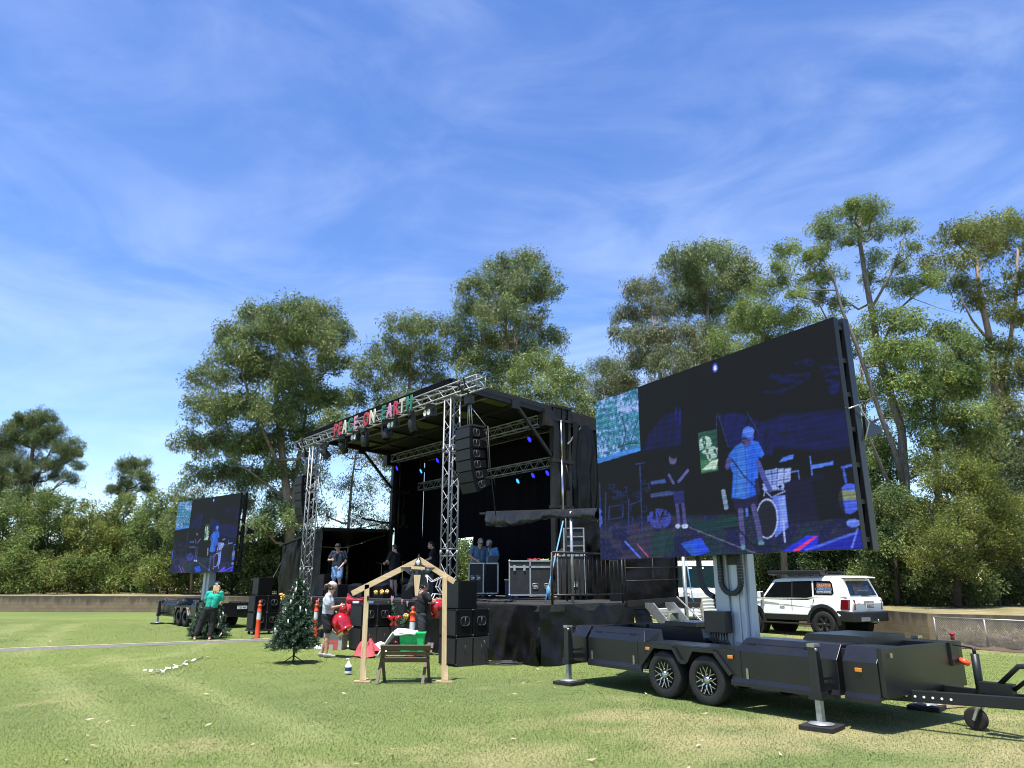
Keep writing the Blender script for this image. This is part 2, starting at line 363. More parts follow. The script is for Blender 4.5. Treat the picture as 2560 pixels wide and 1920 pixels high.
def grass_col(x, y):
    x = np.asarray(x, float); y = np.asarray(y, float)
    n1 = fbm(x*0.55+31, y*0.55+7, 3, 4); n2 = fbm(x*2.3+5, y*2.3, 9, 3); n3 = fbm(x*0.16+3, y*0.16+9, 21, 3)
    bias = np.clip((x+1.0)*0.020, -0.06, 0.10)+np.clip((11.5-y)*0.022, -0.04, 0.10)
    dry = np.clip((n1*0.62+n2*0.38+bias-0.55)/0.24, 0, 1)*0.60
    st = np.zeros(x.shape)
    for pts, w in STREAKS:
        d = seg_d(x+(n2-0.5)*0.5, y, pts); st = np.maximum(st, np.exp(-(d/w)**2))
    g = np.stack([0.112+0.05*(n3-0.5)+0.03*(n2-0.5), 0.138+0.05*(n3-0.5)+0.03*(n2-0.5), 0.042+0.01*(n2-0.5)], -1)
    dc = np.array([0.34, 0.285, 0.150]); pc = np.array([0.20, 0.225, 0.085])
    g = g*np.array([1.22, 1.27, 1.30])*(1-st[..., None]*0.7)+pc*1.08*st[..., None]*0.7
    return g*(1-dry[..., None])+dc*dry[..., None]
xs = np.concatenate([[-900, -400, -200, -120], np.arange(-80, -20, 2.0), np.arange(-20, 18, 0.22), np.arange(18, 60, 3.0), [80, 120, 200, 400, 900]])
ys = np.concatenate([[-300, -100, -40, -10], np.arange(0, 6, 1.0), np.arange(6, 34, 0.22), np.arange(34, 70, 2.0), [90, 140, 250, 500, 1200]])
X, Y = np.meshgrid(xs, ys); nx, ny = len(xs), len(ys)
Z = np.where((np.abs(X) < 25) & (Y < 40), (fbm(X*0.7, Y*0.7, 5, 3)-0.5)*0.03, 0.0)
idx = np.arange(nx*ny).reshape(ny, nx)
F = np.stack([idx[:-1, :-1], idx[:-1, 1:], idx[1:, 1:], idx[1:, :-1]], -1).reshape(-1, 4)
g = np_mesh('ground', np.stack([X.ravel(), Y.ravel(), Z.ravel()], 1), F, 'grass_ground', colors=grass_col(X.ravel(), Y.ravel()), smooth=True)
tag(g, 'mown green sports field with dry brown patches', 'ground', kind='structure')
# blades close to the viewpoint
nb = 340000
yy = 6.4*np.exp(rng.random(nb)*math.log(36.0/6.4)); xx = (rng.random(nb)*2-1)*(yy*0.80+0.6)
hgt = rng.uniform(0.009, 0.020, nb)*(0.8+0.5*fbm(xx*1.4, yy*1.4, 40, 2)); wid = rng.uniform(0.0018, 0.0036, nb)*(1+yy*0.09)
th = rng.random(nb)*2*math.pi; lean = rng.uniform(0.1, 0.9, nb)*hgt; lt = rng.random(nb)*2*math.pi
zz = (fbm(xx*0.7, yy*0.7, 5, 3)-0.5)*0.03-0.002
V = np.empty((nb, 3, 3)); V[:, 0] = np.stack([xx-wid*np.cos(th), yy-wid*np.sin(th), zz], 1); V[:, 1] = np.stack([xx+wid*np.cos(th), yy+wid*np.sin(th), zz], 1)
V[:, 2] = np.stack([xx+lean*np.cos(lt), yy+lean*np.sin(lt), zz+hgt], 1)
C = grass_col(xx, yy)*rng.uniform(0.8, 1.6, (nb, 1))*np.array([1.05, 1.0, 1.05]); dead = rng.random(nb) < 0.13; C[dead] = np.array([0.30, 0.26, 0.15])*rng.uniform(0.7, 1.2, (int(dead.sum()), 1))
g = np_mesh('grass', V.reshape(-1, 3), np.arange(nb*3).reshape(-1, 3), 'grass_blade', colors=np.repeat(C, 3, 0))
tag(g, 'short mown grass blades, green mixed with dry straw', 'grass', kind='stuff')
# litter: pale fallen leaves
pmat('dead_leaf', (0.42, 0.33, 0.22), 0.8, 0, 0.3, 5)
nl = 170; yy = 7.2*np.exp(rng.random(nl)*math.log(38/7.2)); xx = (rng.random(nl)*2-1)*(yy*0.78)
V = np.empty((nl, 4, 3)); a = rng.random(nl)*6.28; ln = rng.uniform(0.03, 0.075, nl); wd = ln*0.22
for k, (p, q) in enumerate(((-1, 0), (0, -1), (1, 0), (0, 1))):
    V[:, k] = np.stack([xx+p*ln*np.cos(a)-q*wd*np.sin(a), yy+p*ln*np.sin(a)+q*wd*np.cos(a), 0.022+rng.uniform(0, 0.022, nl)], 1)
g = np_mesh('fallen_leaves', V.reshape(-1, 3), np.arange(nl*4).reshape(-1, 4), 'dead_leaf')
tag(g, 'pale dry gum leaves scattered over the lawn', 'leaf litter', kind='stuff')
# block retaining wall
WALL = [(-75.0, 48.5), (-30.6, 44.8), (-14.0, 43.5), (10.3, 36.5), (12.2, 27.2), (12.45, 22.4), (15.2, 20.1), (24.0, 12.8)]
WTOP = [0.93, 0.93, 0.90, 0.85, 0.80, 0.79, 0.79, 0.79]
def mat_wall():
    m = bpy.data.materials.new('block_wall'); m.use_nodes = True; t = m.node_tree; t.nodes.clear()
    o = N(t, 'ShaderNodeOutputMaterial'); p = N(t, 'ShaderNodeBsdfPrincipled'); p.inputs['Roughness'].default_value = 0.92
    uv = N(t, 'ShaderNodeUVMap'); br = N(t, 'ShaderNodeTexBrick'); t.links.new(uv.outputs[0], br.inputs['Vector'])
    br.inputs['Scale'].default_value = 1.0; br.inputs['Brick Width'].default_value = 0.40; br.inputs['Row Height'].default_value = 0.20
    br.inputs['Mortar Size'].default_value = 0.008; br.inputs['Color1'].default_value = (0.21, 0.155, 0.092, 1); br.inputs['Color2'].default_value = (0.165, 0.122, 0.074, 1)
    br.inputs['Mortar'].default_value = (0.13, 0.105, 0.075, 1); br.offset = 0.5
    # water stains running down from the top: stretched noise, stronger near the cap
    mp = N(t, 'ShaderNodeMapping'); mp.inputs['Scale'].default_value = (2.6, 0.5, 1); t.links.new(uv.outputs[0], mp.inputs[0])
    ns = N(t, 'ShaderNodeTexNoise'); ns.inputs['Scale'].default_value = 1.4; ns.inputs['Detail'].default_value = 7; t.links.new(mp.outputs[0], ns.inputs['Vector'])
    sp = N(t, 'ShaderNodeSeparateXYZ'); t.links.new(uv.outputs[0], sp.inputs[0])
    mr = N(t, 'ShaderNodeMapRange'); mr.inputs[1].default_value = 0.30; mr.inputs[2].default_value = 0.95; mr.inputs[3].default_value = -0.18; mr.inputs[4].default_value = 0.36
    t.links.new(sp.outputs['Y'], mr.inputs[0])
    ad = N(t, 'ShaderNodeMath', operation='ADD'); t.links.new(ns.outputs['Fac'], ad.inputs[0]); t.links.new(mr.outputs[0], ad.inputs[1])
    m2 = N(t, 'ShaderNodeMapRange'); m2.inputs[1].default_value = 0.44; m2.inputs[2].default_value = 0.72; m2.inputs[4].default_value = 0.85; t.links.new(ad.outputs[0], m2.inputs[0])
    mx = N(t, 'ShaderNodeMix', data_type='RGBA'); t.links.new(m2.outputs[0], mx.inputs['Factor']); t.links.new(br.outputs['Color'], mx.inputs['A']); mx.inputs['B'].default_value = (0.055, 0.046, 0.036, 1)
    t.links.new(mx.outputs['Result'], p.inputs['Base Color'])
    b = N(t, 'ShaderNodeBump'); b.inputs['Strength'].default_value = 0.6; b.inputs['Distance'].default_value = 0.012; t.links.new(br.outputs['Fac'], b.inputs['Height']); b.invert = True
    t.links.new(b.outputs[0], p.inputs['Normal']); t.links.new(p.outputs[0], o.inputs[0]); M['block_wall'] = m
mat_wall()
def wall_mesh(name, pts, tops, z0, thick, parent=None, m='block_wall', inset=0.0):
    bm = bmesh.new(); uvl = bm.loops.layers.uv.new('UVMap'); s = 0.0
    P = [np.array([*p, 0.0]) for p in pts]; nrm = []
    for i in range(len(P)):
        a = P[max(i-1, 0)]; b = P[min(i+1, len(P)-1)]; d = (b-a)/np.linalg.norm(b-a); nrm.append(np.array([-d[1], d[0], 0]))
    for i in range(len(P)-1):
        L = np.linalg.norm(P[i+1]-P[i]); A, B = P[i], P[i+1]; A2 = A+nrm[i]*thick; B2 = B+nrm[i+1]*thick
        def q(vs, uv):
            f = bm.faces.new([bm.verts.new(v) for v in vs])
            for l, t in zip(f.loops, uv): l[uvl].uv = t
        up = lambda p, z: (p[0], p[1], z)
        q([up(A, z0), up(B, z0), up(B, tops[i+1]), up(A, tops[i])], [(s, z0), (s+L, z0), (s+L, tops[i+1]), (s, tops[i])])
        q([up(A, tops[i]), up(B, tops[i+1]), up(B2, tops[i+1]), up(A2, tops[i])], [(s, 0.9), (s+L, 0.9), (s+L, 0.9), (s, 0.9)])
        q([up(B2, z0), up(A2, z0), up(A2, tops[i]), up(B2, tops[i+1])], [(s, z0), (s+L, z0), (s+L, 0.9), (s, 0.9)]); s += L
    bmesh.ops.remove_doubles(bm, verts=bm.verts, dist=1e-5)
    me = bpy.data.meshes.new(name); bm.to_mesh(me); bm.free(); me.materials.append(M[m])
    o = bpy.data.objects.new(name, me); COL.objects.link(o)
    if parent: o.parent = parent
    return o
rw = wall_mesh('retaining_wall', WALL, WTOP, -0.05, 0.2)
tag(rw, 'low stained tan concrete block retaining wall along the back of the lawn', 'wall')
# grassy bank behind the wall
pmat('bank_grass', (0.24, 0.20, 0.105), 0.95, 0, 0.35, 1.2, bump=0.9, bscale=30, spec=0.1, dirt=(0.10, 0.115, 0.035), dscale=0.5, damt=0.8)
mb = MB(); vs = []; k = len(WALL)
offs = [0.2, 3, 7, 12, 25, 60, 200]
for i, p in enumerate(WALL):
    a = np.array(WALL[max(i-1, 0)]); b = np.array(WALL[min(i+1, k-1)]); d = (b-a)/np.linalg.norm(b-a); n = np.array([-d[1], d[0]])
    n = n*0.25+np.array([p[0]*0.012, 1.0])*0.75; n /= np.linalg.norm(n)
    for j, o in enumerate(offs): vs.append((p[0]+n[0]*o, p[1]+n[1]*o, WTOP[i]-0.03+min(o, 25)*0.012))
mb.add(vs, [(i*7+j, (i+1)*7+j, (i+1)*7+j+1, i*7+j+1) for i in range(k-1) for j in range(6)], True)
tag(mb.build('bank', 'bank_grass'), 'dry grass bank behind the block wall', 'bank', kind='structure')
# chain-link panel with dead vines at the right
A = gp(2345, 1612); B = gp(2590, 1632); A[2] = B[2] = 0
fn = thing('chainlink_fence', 'low rusty chain-link fence panel tangled with dead vines beside the block wall', 'fence', A, math.atan2(B[1]-A[1], B[0]-A[0]))
FL = float(np.linalg.norm(B-A)); FH = 0.74
mb = MB()
for x in np.arange(-FH, FL, 0.058):
    for sg in (1, -1):
        x0, x1 = (x, x+FH) if sg > 0 else (x+FH, x)
        za, zb = 0.05, FH
        def clip(xa, za, xb, zb):
            out = []
            for (px, pz, qx, qz) in ((xa, za, xb, zb),):
                t0, t1 = 0.0, 1.0
                for lim, sgn in ((0, 1), (FL, -1)):
                    fa = (px-lim)*sgn; fb = (qx-lim)*sgn
                    if fa < 0 and fb < 0: return None
                    if fa < 0: t0 = max(t0, fa/(fa-fb))
                    if fb < 0: t1 = min(t1, fa/(fa-fb))
                return (px+(qx-px)*t0, pz+(qz-pz)*t0, px+(qx-px)*t1, pz+(qz-pz)*t1) if t1 > t0 else None
        c = clip(x0, za, x1, zb)
        if c: mb.bar((c[0], 0.004*sg, c[1]), (c[2], 0.004*sg, c[3]), 0.004, 0.004)
mb.build('mesh', 'chainlink', fn)
mb = MB(); mb.tube([(0, 0, FH), (FL, 0, FH+0.01)], 0.017); mb.build('top_rail', 'chainlink', fn)
for x in (0, FL*0.55, FL): mb = MB(); mb.tube([(x, 0.0, -0.02), (x, 0, FH)], 0.02); mb.build('post', 'chainlink', fn)
mb = MB()
for i in range(330):
    x = rng.uniform(0.1, FL); z = rng.uniform(0, 0.25); p = [(x, 0.05+rng.uniform(0, 0.25), z)]
    a = rng.uniform(0, 6.28)
    for j in range(6):
        a += rng.normal(0, 0.7); p.append((np.clip(p[-1][0]+0.09*math.cos(a), 0, FL), np.clip(p[-1][1]+rng.normal(0, 0.05), 0.03, 0.4), np.clip(p[-1][2]+0.06*math.sin(a)+0.01, 0.01, FH+0.1)))
    mb.tube(p, 0.006, 4)
vn = mb.build('dead_vine', 'dry_stem'); vn.location = fn.location; vn.rotation_euler = fn.rotation_euler
tag(vn, 'tangle of dry brown dead vine stems behind the chain-link fence', 'plant')
mb = MB(); mb.grid(lambda a, b: (-0.3+a*(FL+0.6), -0.5+b*0.95, 0.012+0.06*math.sin(b*3.1)*(0.6+0.4*math.sin(a*23))), 30, 6)
pmat('soil', (0.085, 0.055, 0.038), 0.95, 0, 0.35, 12, bump=0.8, bscale=40)
bd = mb.build('garden_bed', 'soil'); bd.location = fn.location; bd.rotation_euler = fn.rotation_euler; tag(bd, 'strip of bare brown soil under the chain-link fence', 'soil', kind='structure')
# cable ramp across the lawn
A = gp(-60, 1630); B = gp(692, 1601); d = (B-A)/np.linalg.norm(B-A)
cr = thing('cable_ramp', 'long low grey cable cover strip with faded yellow lid across the lawn', 'cable ramp', A, math.atan2(d[1], d[0]))
L = float(np.linalg.norm(B-A))
mb = MB(); mb.prism([(-0.14, 0), (0.14, 0), (0.08, 0.05), (-0.08, 0.05)], (0, 0, 0.004), (0, 1, 0), (0, 0, 1), (L, 0, 0)); mb.build('ramp_body', 'ramp_grey', cr)
mb = MB()
for i in range(int(L/0.9)): mb.bx(i*0.9+0.01, i*0.9+0.89, -0.05, 0.06, 0.056, 0.066)
mb.build('lid', 'yellow_line', cr)
# small shed seen through the bushes at far left
p = at(333, 1470, 63.0)
sh = thing('garden_shed', 'small pale grey shed with red roof half hidden by the bushes', 'shed', (p[0], p[1], 1.0), R(18))
mb = MB(); mb.bx(-1.6, 1.6, -1.2, 1.2, 0, 1.9); mb.build('wall', 'chair_plastic', sh)
mb = MB(); mb.prism([(-1.45, 1.9), (1.45, 1.9), (0, 2.55)], (-1.8, 0, 0.003), (0, 1, 0), (0, 0, 1), (3.6, 0, 0)); mb.build('roof', 'red_roof', sh)
mb = MB(); mb.bx(0.4, 1.1, -1.215, -1.20, 0.5, 1.3); mb.build('window', 'glass_dark', sh)
# ------------------------------------------------------------------ trees: tapered limbs to measured crown clumps, thousands of leaf blades
def leafmat(name, rough=0.42, trans=0.28, spec=0.45):
    pmat(name, (1, 1, 1), rough, 0, 0.05, 2, spec=spec, attr='col', trans=trans)
leafmat('gum_leaf', 0.46, 0.36, 0.4); leafmat('soft_leaf', 0.55, 0.42, 0.2); leafmat('needle_leaf', 0.6, 0.3, 0.15)
pmat('bark_gum', (0.24, 0.175, 0.125), 0.85, 0, 0.35, 5, stretch=(3, 3, 0.5), bump=0.4, bscale=14, dirt=(0.10, 0.075, 0.055), dscale=1.2, damt=0.8)
pmat('bark_grey', (0.17, 0.145, 0.125), 0.9, 0, 0.35, 6, stretch=(3, 3, 0.6), bump=0.5, bscale=16, dirt=(0.07, 0.06, 0.05), dscale=2.2, damt=0.7)
pmat('bark_dark', (0.055, 0.045, 0.037), 0.9, 0, 0.3, 6, bump=0.4, bscale=16)
PAL = dict(gum=[(0.082, 0.108, 0.032), (0.115, 0.130, 0.042), (0.062, 0.090, 0.034), (0.105, 0.105, 0.045)],
           dull=[(0.085, 0.100, 0.042), (0.062, 0.080, 0.036), (0.110, 0.105, 0.055), (0.075, 0.085, 0.048)],
           bright=[(0.118, 0.142, 0.036), (0.145, 0.160, 0.048), (0.085, 0.112, 0.034), (0.105, 0.130, 0.050)],
           olive=[(0.115, 0.118, 0.026), (0.090, 0.100, 0.022), (0.135, 0.130, 0.035), (0.072, 0.090, 0.022)],
           bush=[(0.105, 0.118, 0.026), (0.075, 0.098, 0.024), (0.130, 0.132, 0.038), (0.058, 0.082, 0.022)],
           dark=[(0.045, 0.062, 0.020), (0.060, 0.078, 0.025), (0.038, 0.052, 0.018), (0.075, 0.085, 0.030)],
           casu=[(0.088, 0.104, 0.042), (0.070, 0.088, 0.036), (0.108, 0.114, 0.052), (0.080, 0.096, 0.046)])
def leaves(centers, radii, per, L, Wd, pal, droop, r, flat=0.75, brown=0.0):
    """leaf diamonds gathered in twig clusters: returns V, colours"""
    per = int(per*1.4); L *= 0.84; Wd *= 0.84; k = len(centers); n = k*per
    c = np.repeat(centers, per, 0); rad = np.repeat(radii, per)
    d = r.normal(size=(n, 3)); d /= np.linalg.norm(d, axis=1, keepdims=True)
    rr = rad*np.cbrt(r.random(n))*1.05
    P = c+d*rr[:, None]*np.array([1, 1, flat]); P[:, 2] -= (rad*0.45)*np.abs(d[:, 0]*d[:, 1])*3*r.random(n)*(1 if droop > 0.4 else 0.2)
    dirv = d*0.55+r.normal(size=(n, 3))*0.55; dirv[:, 2] -= droop
    dirv /= np.linalg.norm(dirv, axis=1, keepdims=True)
    s = np.cross(dirv, r.normal(size=(n, 3))); s /= np.linalg.norm(s, axis=1, keepdims=True)
    ln = L*r.uniform(0.6, 1.3, n); wd = Wd*r.uniform(0.6, 1.3, n)
    V = np.empty((n, 4, 3)); V[:, 0] = P-dirv*ln[:, None]*0.5; V[:, 1] = P+s*wd[:, None]*0.5; V[:, 2] = P+dirv*ln[:, None]*0.5; V[:, 3] = P-s*wd[:, None]*0.5
    pal = np.array(pal); ci = np.repeat(r.integers(0, len(pal), k), per); ci = np.where(r.random(n) < 0.3, r.integers(0, len(pal), n), ci)
    C = pal[ci]*np.repeat(r.uniform(0.62, 1.35, (k, 1)), per, 0)*r.uniform(0.7, 1.3, (n, 1))*1.66
    if brown > 0:
        b = r.random(n) < brown; C[b] = np.array([0.20, 0.13, 0.065])*r.uniform(0.7, 1.2, (int(b.sum()), 1))
    return V.reshape(-1, 3), np.repeat(C*np.array([0.98, 1.08, 1.04]), 4, 0)
DENS = 1.35
def crown_points(blobs, r, dens, cr):
    dens = dens*DENS
    cs, rs, own = [], [], []
    for bi, (c, rad) in enumerate(blobs):
        m = max(5, int(dens*(rad/cr)**2))
        d = r.normal(size=(m, 3)); d /= np.linalg.norm(d, axis=1, keepdims=True)
        d[:, 2] = np.where(d[:, 2] < -0.45, -d[:, 2]*0.6, d[:, 2])
        q = (0.35+0.62*r.random(m)**0.6)*rad*0.95
        cs.append(c+d*q[:, None]*np.array([1, 1, 0.88])); rs.append(cr*r.uniform(0.45, 1.0, m)**1.0*np.where(r.random(m) < 0.25, 1.5, 1.0)); own += [bi]*m
    return np.vstack(cs), np.concatenate(rs), own
def tree(name, label, cat, blobs, trunk, pal, leaf='gum_leaf', bark='bark_gum', L=0.22, Wd=0.055, per=70, dens=4.2, cr=0.62, droop=0.55, seed=1, group=None, r0=0.28, spread=1.0, limbs=None, brown=0.01, flat=0.95, twigs=True, bare=0):
    """blobs: list of (xyz centre, radius) in metres; trunk: list of xyz points from the ground up"""
    r = np.random.default_rng(seed); base = np.array(trunk[0], float)
    root = thing(name, label, cat, base, 0, group)
    cs, rs, own = crown_points(blobs, r, dens, cr)
    Vv, Cc = leaves(cs, rs, per, L, Wd, PAL[pal], droop, r, flat, brown)
    np_mesh('crown', Vv-base, np.arange(len(Vv)).reshape(-1, 4), leaf, root, colors=Cc)
    mb = MB(); T = np.array(trunk, float)-base; kk = len(T)
    rad = np.linspace(r0, r0*0.32, kk); rad[0] *= 1.25
    paths = [(T, rad)]
    mb.tube(T, rad, 9)
    for lp, lr in (limbs or []):
        lp = np.array(lp, float)-base; lr_ = np.linspace(lr, lr*0.3, len(lp)); mb.tube(lp, lr_, 7); paths.append((lp, lr_))
    # sampled points on trunk and limbs, limbs grow from the nearest lower one
    def samples():
        S, Rr = [], []
        for P, q in paths:
            for i in range(len(P)-1):
                for t in np.linspace(0, 1, 7)[:-1]: S.append(P[i]+(P[i+1]-P[i])*t); Rr.append(q[i]+(q[i+1]-q[i])*t)
        return np.array(S), np.array(Rr)
    S, Rr = samples()
    order = sorted(range(len(blobs)), key=lambda i: np.linalg.norm(np.array(blobs[i][0])-base-S, axis=1).min())
    for bi in order:
        c = np.array(blobs[bi][0])-base
        d = np.linalg.norm(S-c, axis=1); pen = d+np.maximum(0, S[:, 2]-c[2]+0.25*d)*1.6
        pen[S[:, 2] < 0.12*T[-1][2]] += 3
        j = int(np.argmin(pen)); a = S[j]; ra = min(Rr[j]*0.75, 0.022+0.030*d[j])
        m1 = a+(c-a)*0.35+np.array([0, 0, -0.08*d[j]])+r.normal(size=3)*0.06*d[j]; m2 = a+(c-a)*0.72+np.array([0, 0, 0.03*d[j]])+r.normal(size=3)*0.06*d[j]
        P = np.array([a, m1, m2, c]); q = np.array([ra, ra*0.8, ra*0.6, ra*0.38]); mb.tube(P, q, 6); paths.append((P, q))
        S2 = []; R2 = []
        for i in range(3):
            for t in (0, 0.33, 0.66): S2.append(P[i]+(P[i+1]-P[i])*t); R2.append(q[i])
        S = np.vstack([S, S2]); Rr = np.concatenate([Rr, R2])
        if twigs:
            mine = [i for i, o in enumerate(own) if o == bi]
            for i in mine[::2]:
                e = cs[i]-base; f = P[2] if r.random() < 0.5 else P[3]
                mid = (e+f)/2+r.normal(size=3)*0.12; mb.tube([f, mid, e], [ra*0.32, ra*0.22, 0.006], 4, caps=False)
    for i in range(bare):
        a = S[r.integers(0, len(S))]; e = a+r.normal(size=3)*np.array([1.2, 1.2, 0.8]); mb.tube([a, (a+e)/2+r.normal(size=3)*0.15, e], [0.02, 0.013, 0.004], 4, caps=False)
    mb.build('trunk', bark, root); return root
def pb(lst, Y, r, dY=1.3, k=1.0):
    out = []
    for u, v, q in lst:
        P = at(u, v, Y+r.normal()*dY); out.append((P, q*pxm(P)*k))
    return out
def zt(x, y): return 0.95 if True else 0
def ground_under(u, v, Y): p = at(u, v, Y); p[2] = 0.85; return p
r = np.random.default_rng(3)
TREEG = 'gum trees behind the stage'
# A: large gum left of the stage
Y = 46
bl = pb([(640,801,60),(722,796,70),(791,801,70),(835,835,55),(581,845,55),(693,855,90),(771,860,80),(830,913,52),(591,913,75),(527,952,58),(664,933,80),(737,962,85),(518,1030,68),(605,1030,80),(688,1040,80),(771,1011,72),(825,1005,52),(474,1108,42),(537,1118,68),(615,1133,75),(674,1108,60),(571,1191,58),(630,1201,55),(884,1001,44),(690,1190,50),(745,1090,55),(600,1265,50),(545,1290,45),(690,1290,45),(500,1190,40),(640,1330,55),(560,1370,55),(690,1380,55),(770,1180,45),(790,1090,48),(760,1260,40),(830,1060,45),(470,1270,40),(500,1350,45),(738,1300,42),(742,1380,48),(700,1250,44)], Y, r, 1.6)
base = ground_under(728, 1470, Y)
tree('gum_tree', 'biggest dense gum tree with forked trunk behind the left truss tower', 'tree', bl, [base, at(724, 1300, Y), at(712, 1190, Y), at(700, 1090, Y), at(690, 980, Y), at(700, 860, Y)], 'gum', seed=11, r0=0.34, group=TREEG,
     limbs=[([at(722, 1290, Y), at(742, 1180, Y+.5), at(760, 1060, Y+1), at(780, 930, Y+1)], 0.2), ([at(714, 1200, Y), at(668, 1100, Y-1), at(620, 980, Y-1), at(590, 880, Y-1)], 0.16), ([at(718, 1250, Y), at(640, 1190, Y-.5), at(560, 1130, Y-1)], 0.10)], L=0.26, Wd=0.075, per=70, cr=0.66, dens=5.6)
# B: thin gums seen through the open stage side
Y = 50
bl = pb([(850,1130,58),(925,1150,60),(870,1225,50),(955,1215,52),(815,1290,38),(905,1310,52),(962,1325,46),(800,1200,36),(985,1270,40),(840,1345,34),(870,1060,46),(940,1080,48),(900,1260,40),(800,1130,42),(965,1160,40),(800,1350,40),(890,1390,45),(950,1390,45)], Y, r, 1.2)
tree('gum_tree', 'thin open gum seen through the gap between left truss tower and black curtains', 'tree', bl, [ground_under(868, 1470, Y), at(870, 1330, Y), at(880, 1200, Y), at(892, 1120, Y)], 'dull', seed=12, r0=0.14, group=TREEG, L=0.24, Wd=0.06, per=48, dens=2.8)
# C: mid gum
Y = 47
bl = pb([(996,820,55),(1069,825,60),(976,884,65),(1050,894,75),(928,918,52),(922,957,42),(996,943,70),(1069,952,65),(1010,1010,60),(1070,1030,60),(960,1010,45)], Y, r)
tree('gum_tree', 'rounded olive gum above the left half of the stage roof', 'tree', bl, [ground_under(1035, 1470, Y), at(1030, 1150, Y), at(1022, 990, Y), at(1030, 860, Y)], 'gum', seed=13, r0=0.2, group=TREEG, L=0.25, Wd=0.065, per=62, limbs=[([at(1028, 1080, Y), at(985, 990, Y), at(960, 920, Y)], 0.09)])
# D: tall centre gum
Y = 45
bl = pb([(1313,664,55),(1250,684,58),(1337,703,62),(1372,728,42),(1186,728,55),(1259,738,75),(1313,757,70),(1181,786,62),(1250,801,80),(1323,825,60),(1132,825,45),(1181,864,72),(1259,874,80),(1376,855,46),(1337,884,50),(1201,923,72),(1269,933,70),(1150,900,50),(1220,990,60),(1160,985,50)], Y, r)
tree('gum_tree', 'tall clumpy gum rising highest behind the middle of the stage roof', 'tree', bl, [ground_under(1290, 1470, Y), at(1290, 1150, Y), at(1285, 980, Y), at(1290, 860, Y), at(1285, 740, Y)], 'gum', seed=14, r0=0.3, group=TREEG, L=0.25, Wd=0.068, per=64, limbs=[([at(1288, 1020, Y), at(1225, 900, Y), at(1195, 800, Y)], 0.12), ([at(1288, 960, Y), at(1345, 860, Y), at(1360, 770, Y)], 0.10)])
# E: gum right of it
Y = 41
bl = pb([(1328,923,58),(1308,962,58),(1386,923,52),(1425,952,46),(1376,972,65),(1435,1001,48),(1455,1035,42),(1347,1001,55),(1400,1040,50),(1290,1010,45)], Y, r)
tree('gum_tree', 'lower bushy gum just above the right end of the stage roof', 'tree', bl, [ground_under(1385, 1470, Y), at(1380, 1150, Y), at(1372, 980, Y)], 'bright', seed=15, r0=0.16, group=TREEG, L=0.24, Wd=0.065, per=62)
# F: casuarina
Y = 44
bl = pb([(1500,928,42),(1538,924,46),(1509,985,48),(1475,965,38),(1550,980,45),(1500,1040,45),(1540,1050,45)], Y, r)
tree('casuarina_tree', 'dark feathery casuarina showing just left of the big screen', 'tree', bl, [ground_under(1515, 1470, Y), at(1512, 1100, Y), at(1510, 930, Y)], 'casu', leaf='needle_leaf', bark='bark_grey', seed=16, r0=0.14, L=0.34, Wd=0.03, per=95, droop=0.35, brown=0)
# G, H: gums above the screen
Y = 35
bl = pb([(1592,733,46),(1626,733,42),(1577,792,48),(1641,792,66),(1563,850,52),(1626,860,72),(1690,845,62),(1597,914,58),(1675,914,70),(1734,889,58),(1560,960,50),(1640,990,60),(1720,960,60)], Y, r, 1.0)
tree('gum_tree', 'pale bronze drooping gum leftmost above the big screen', 'tree', bl, [ground_under(1665, 1470, Y), at(1660, 1100, Y), at(1650, 930, Y), at(1630, 790, Y)], 'dull', seed=17, r0=0.17, group=TREEG, L=0.22, Wd=0.05, per=72, cr=0.52, droop=0.9, brown=0.12)
Y = 37
bl = pb([(1700,655,58),(1753,655,62),(1822,670,62),(1792,640,48),(1861,689,46),(1714,704,65),(1773,718,75),(1841,733,65),(1753,777,70),(1822,792,65),(1773,845,60),(1700,760,50),(1860,800,50),(1800,900,60),(1740,930,60)], Y, r, 1.0)
tree('gum_tree', 'dense dark green rounded gum behind the top middle of the big screen', 'tree', bl, [ground_under(1765, 1470, Y), at(1765, 1100, Y), at(1765, 900, Y), at(1770, 730, Y)], 'gum', seed=18, r0=0.24, group=TREEG, L=0.22, Wd=0.055, per=72, cr=0.55, droop=0.8)
Y = 31
bl = pb([(1909,733,52),(1895,782,58),(1861,821,58),(1929,811,52),(1812,865,48),(1950,860,50),(1900,880,60),(1840,930,55),(1980,800,40)], Y, r, 0.8)
tree('wattle_tree', 'light green fine leaved tree leaning over the top edge of the big screen', 'tree', bl, [ground_under(1960, 1470, Y), at(1950, 1100, Y), at(1925, 930, Y), at(1900, 820, Y)], 'bright', leaf='soft_leaf', bark='bark_grey', seed=19, r0=0.12, L=0.16, Wd=0.045, per=95, cr=0.5, droop=0.3)
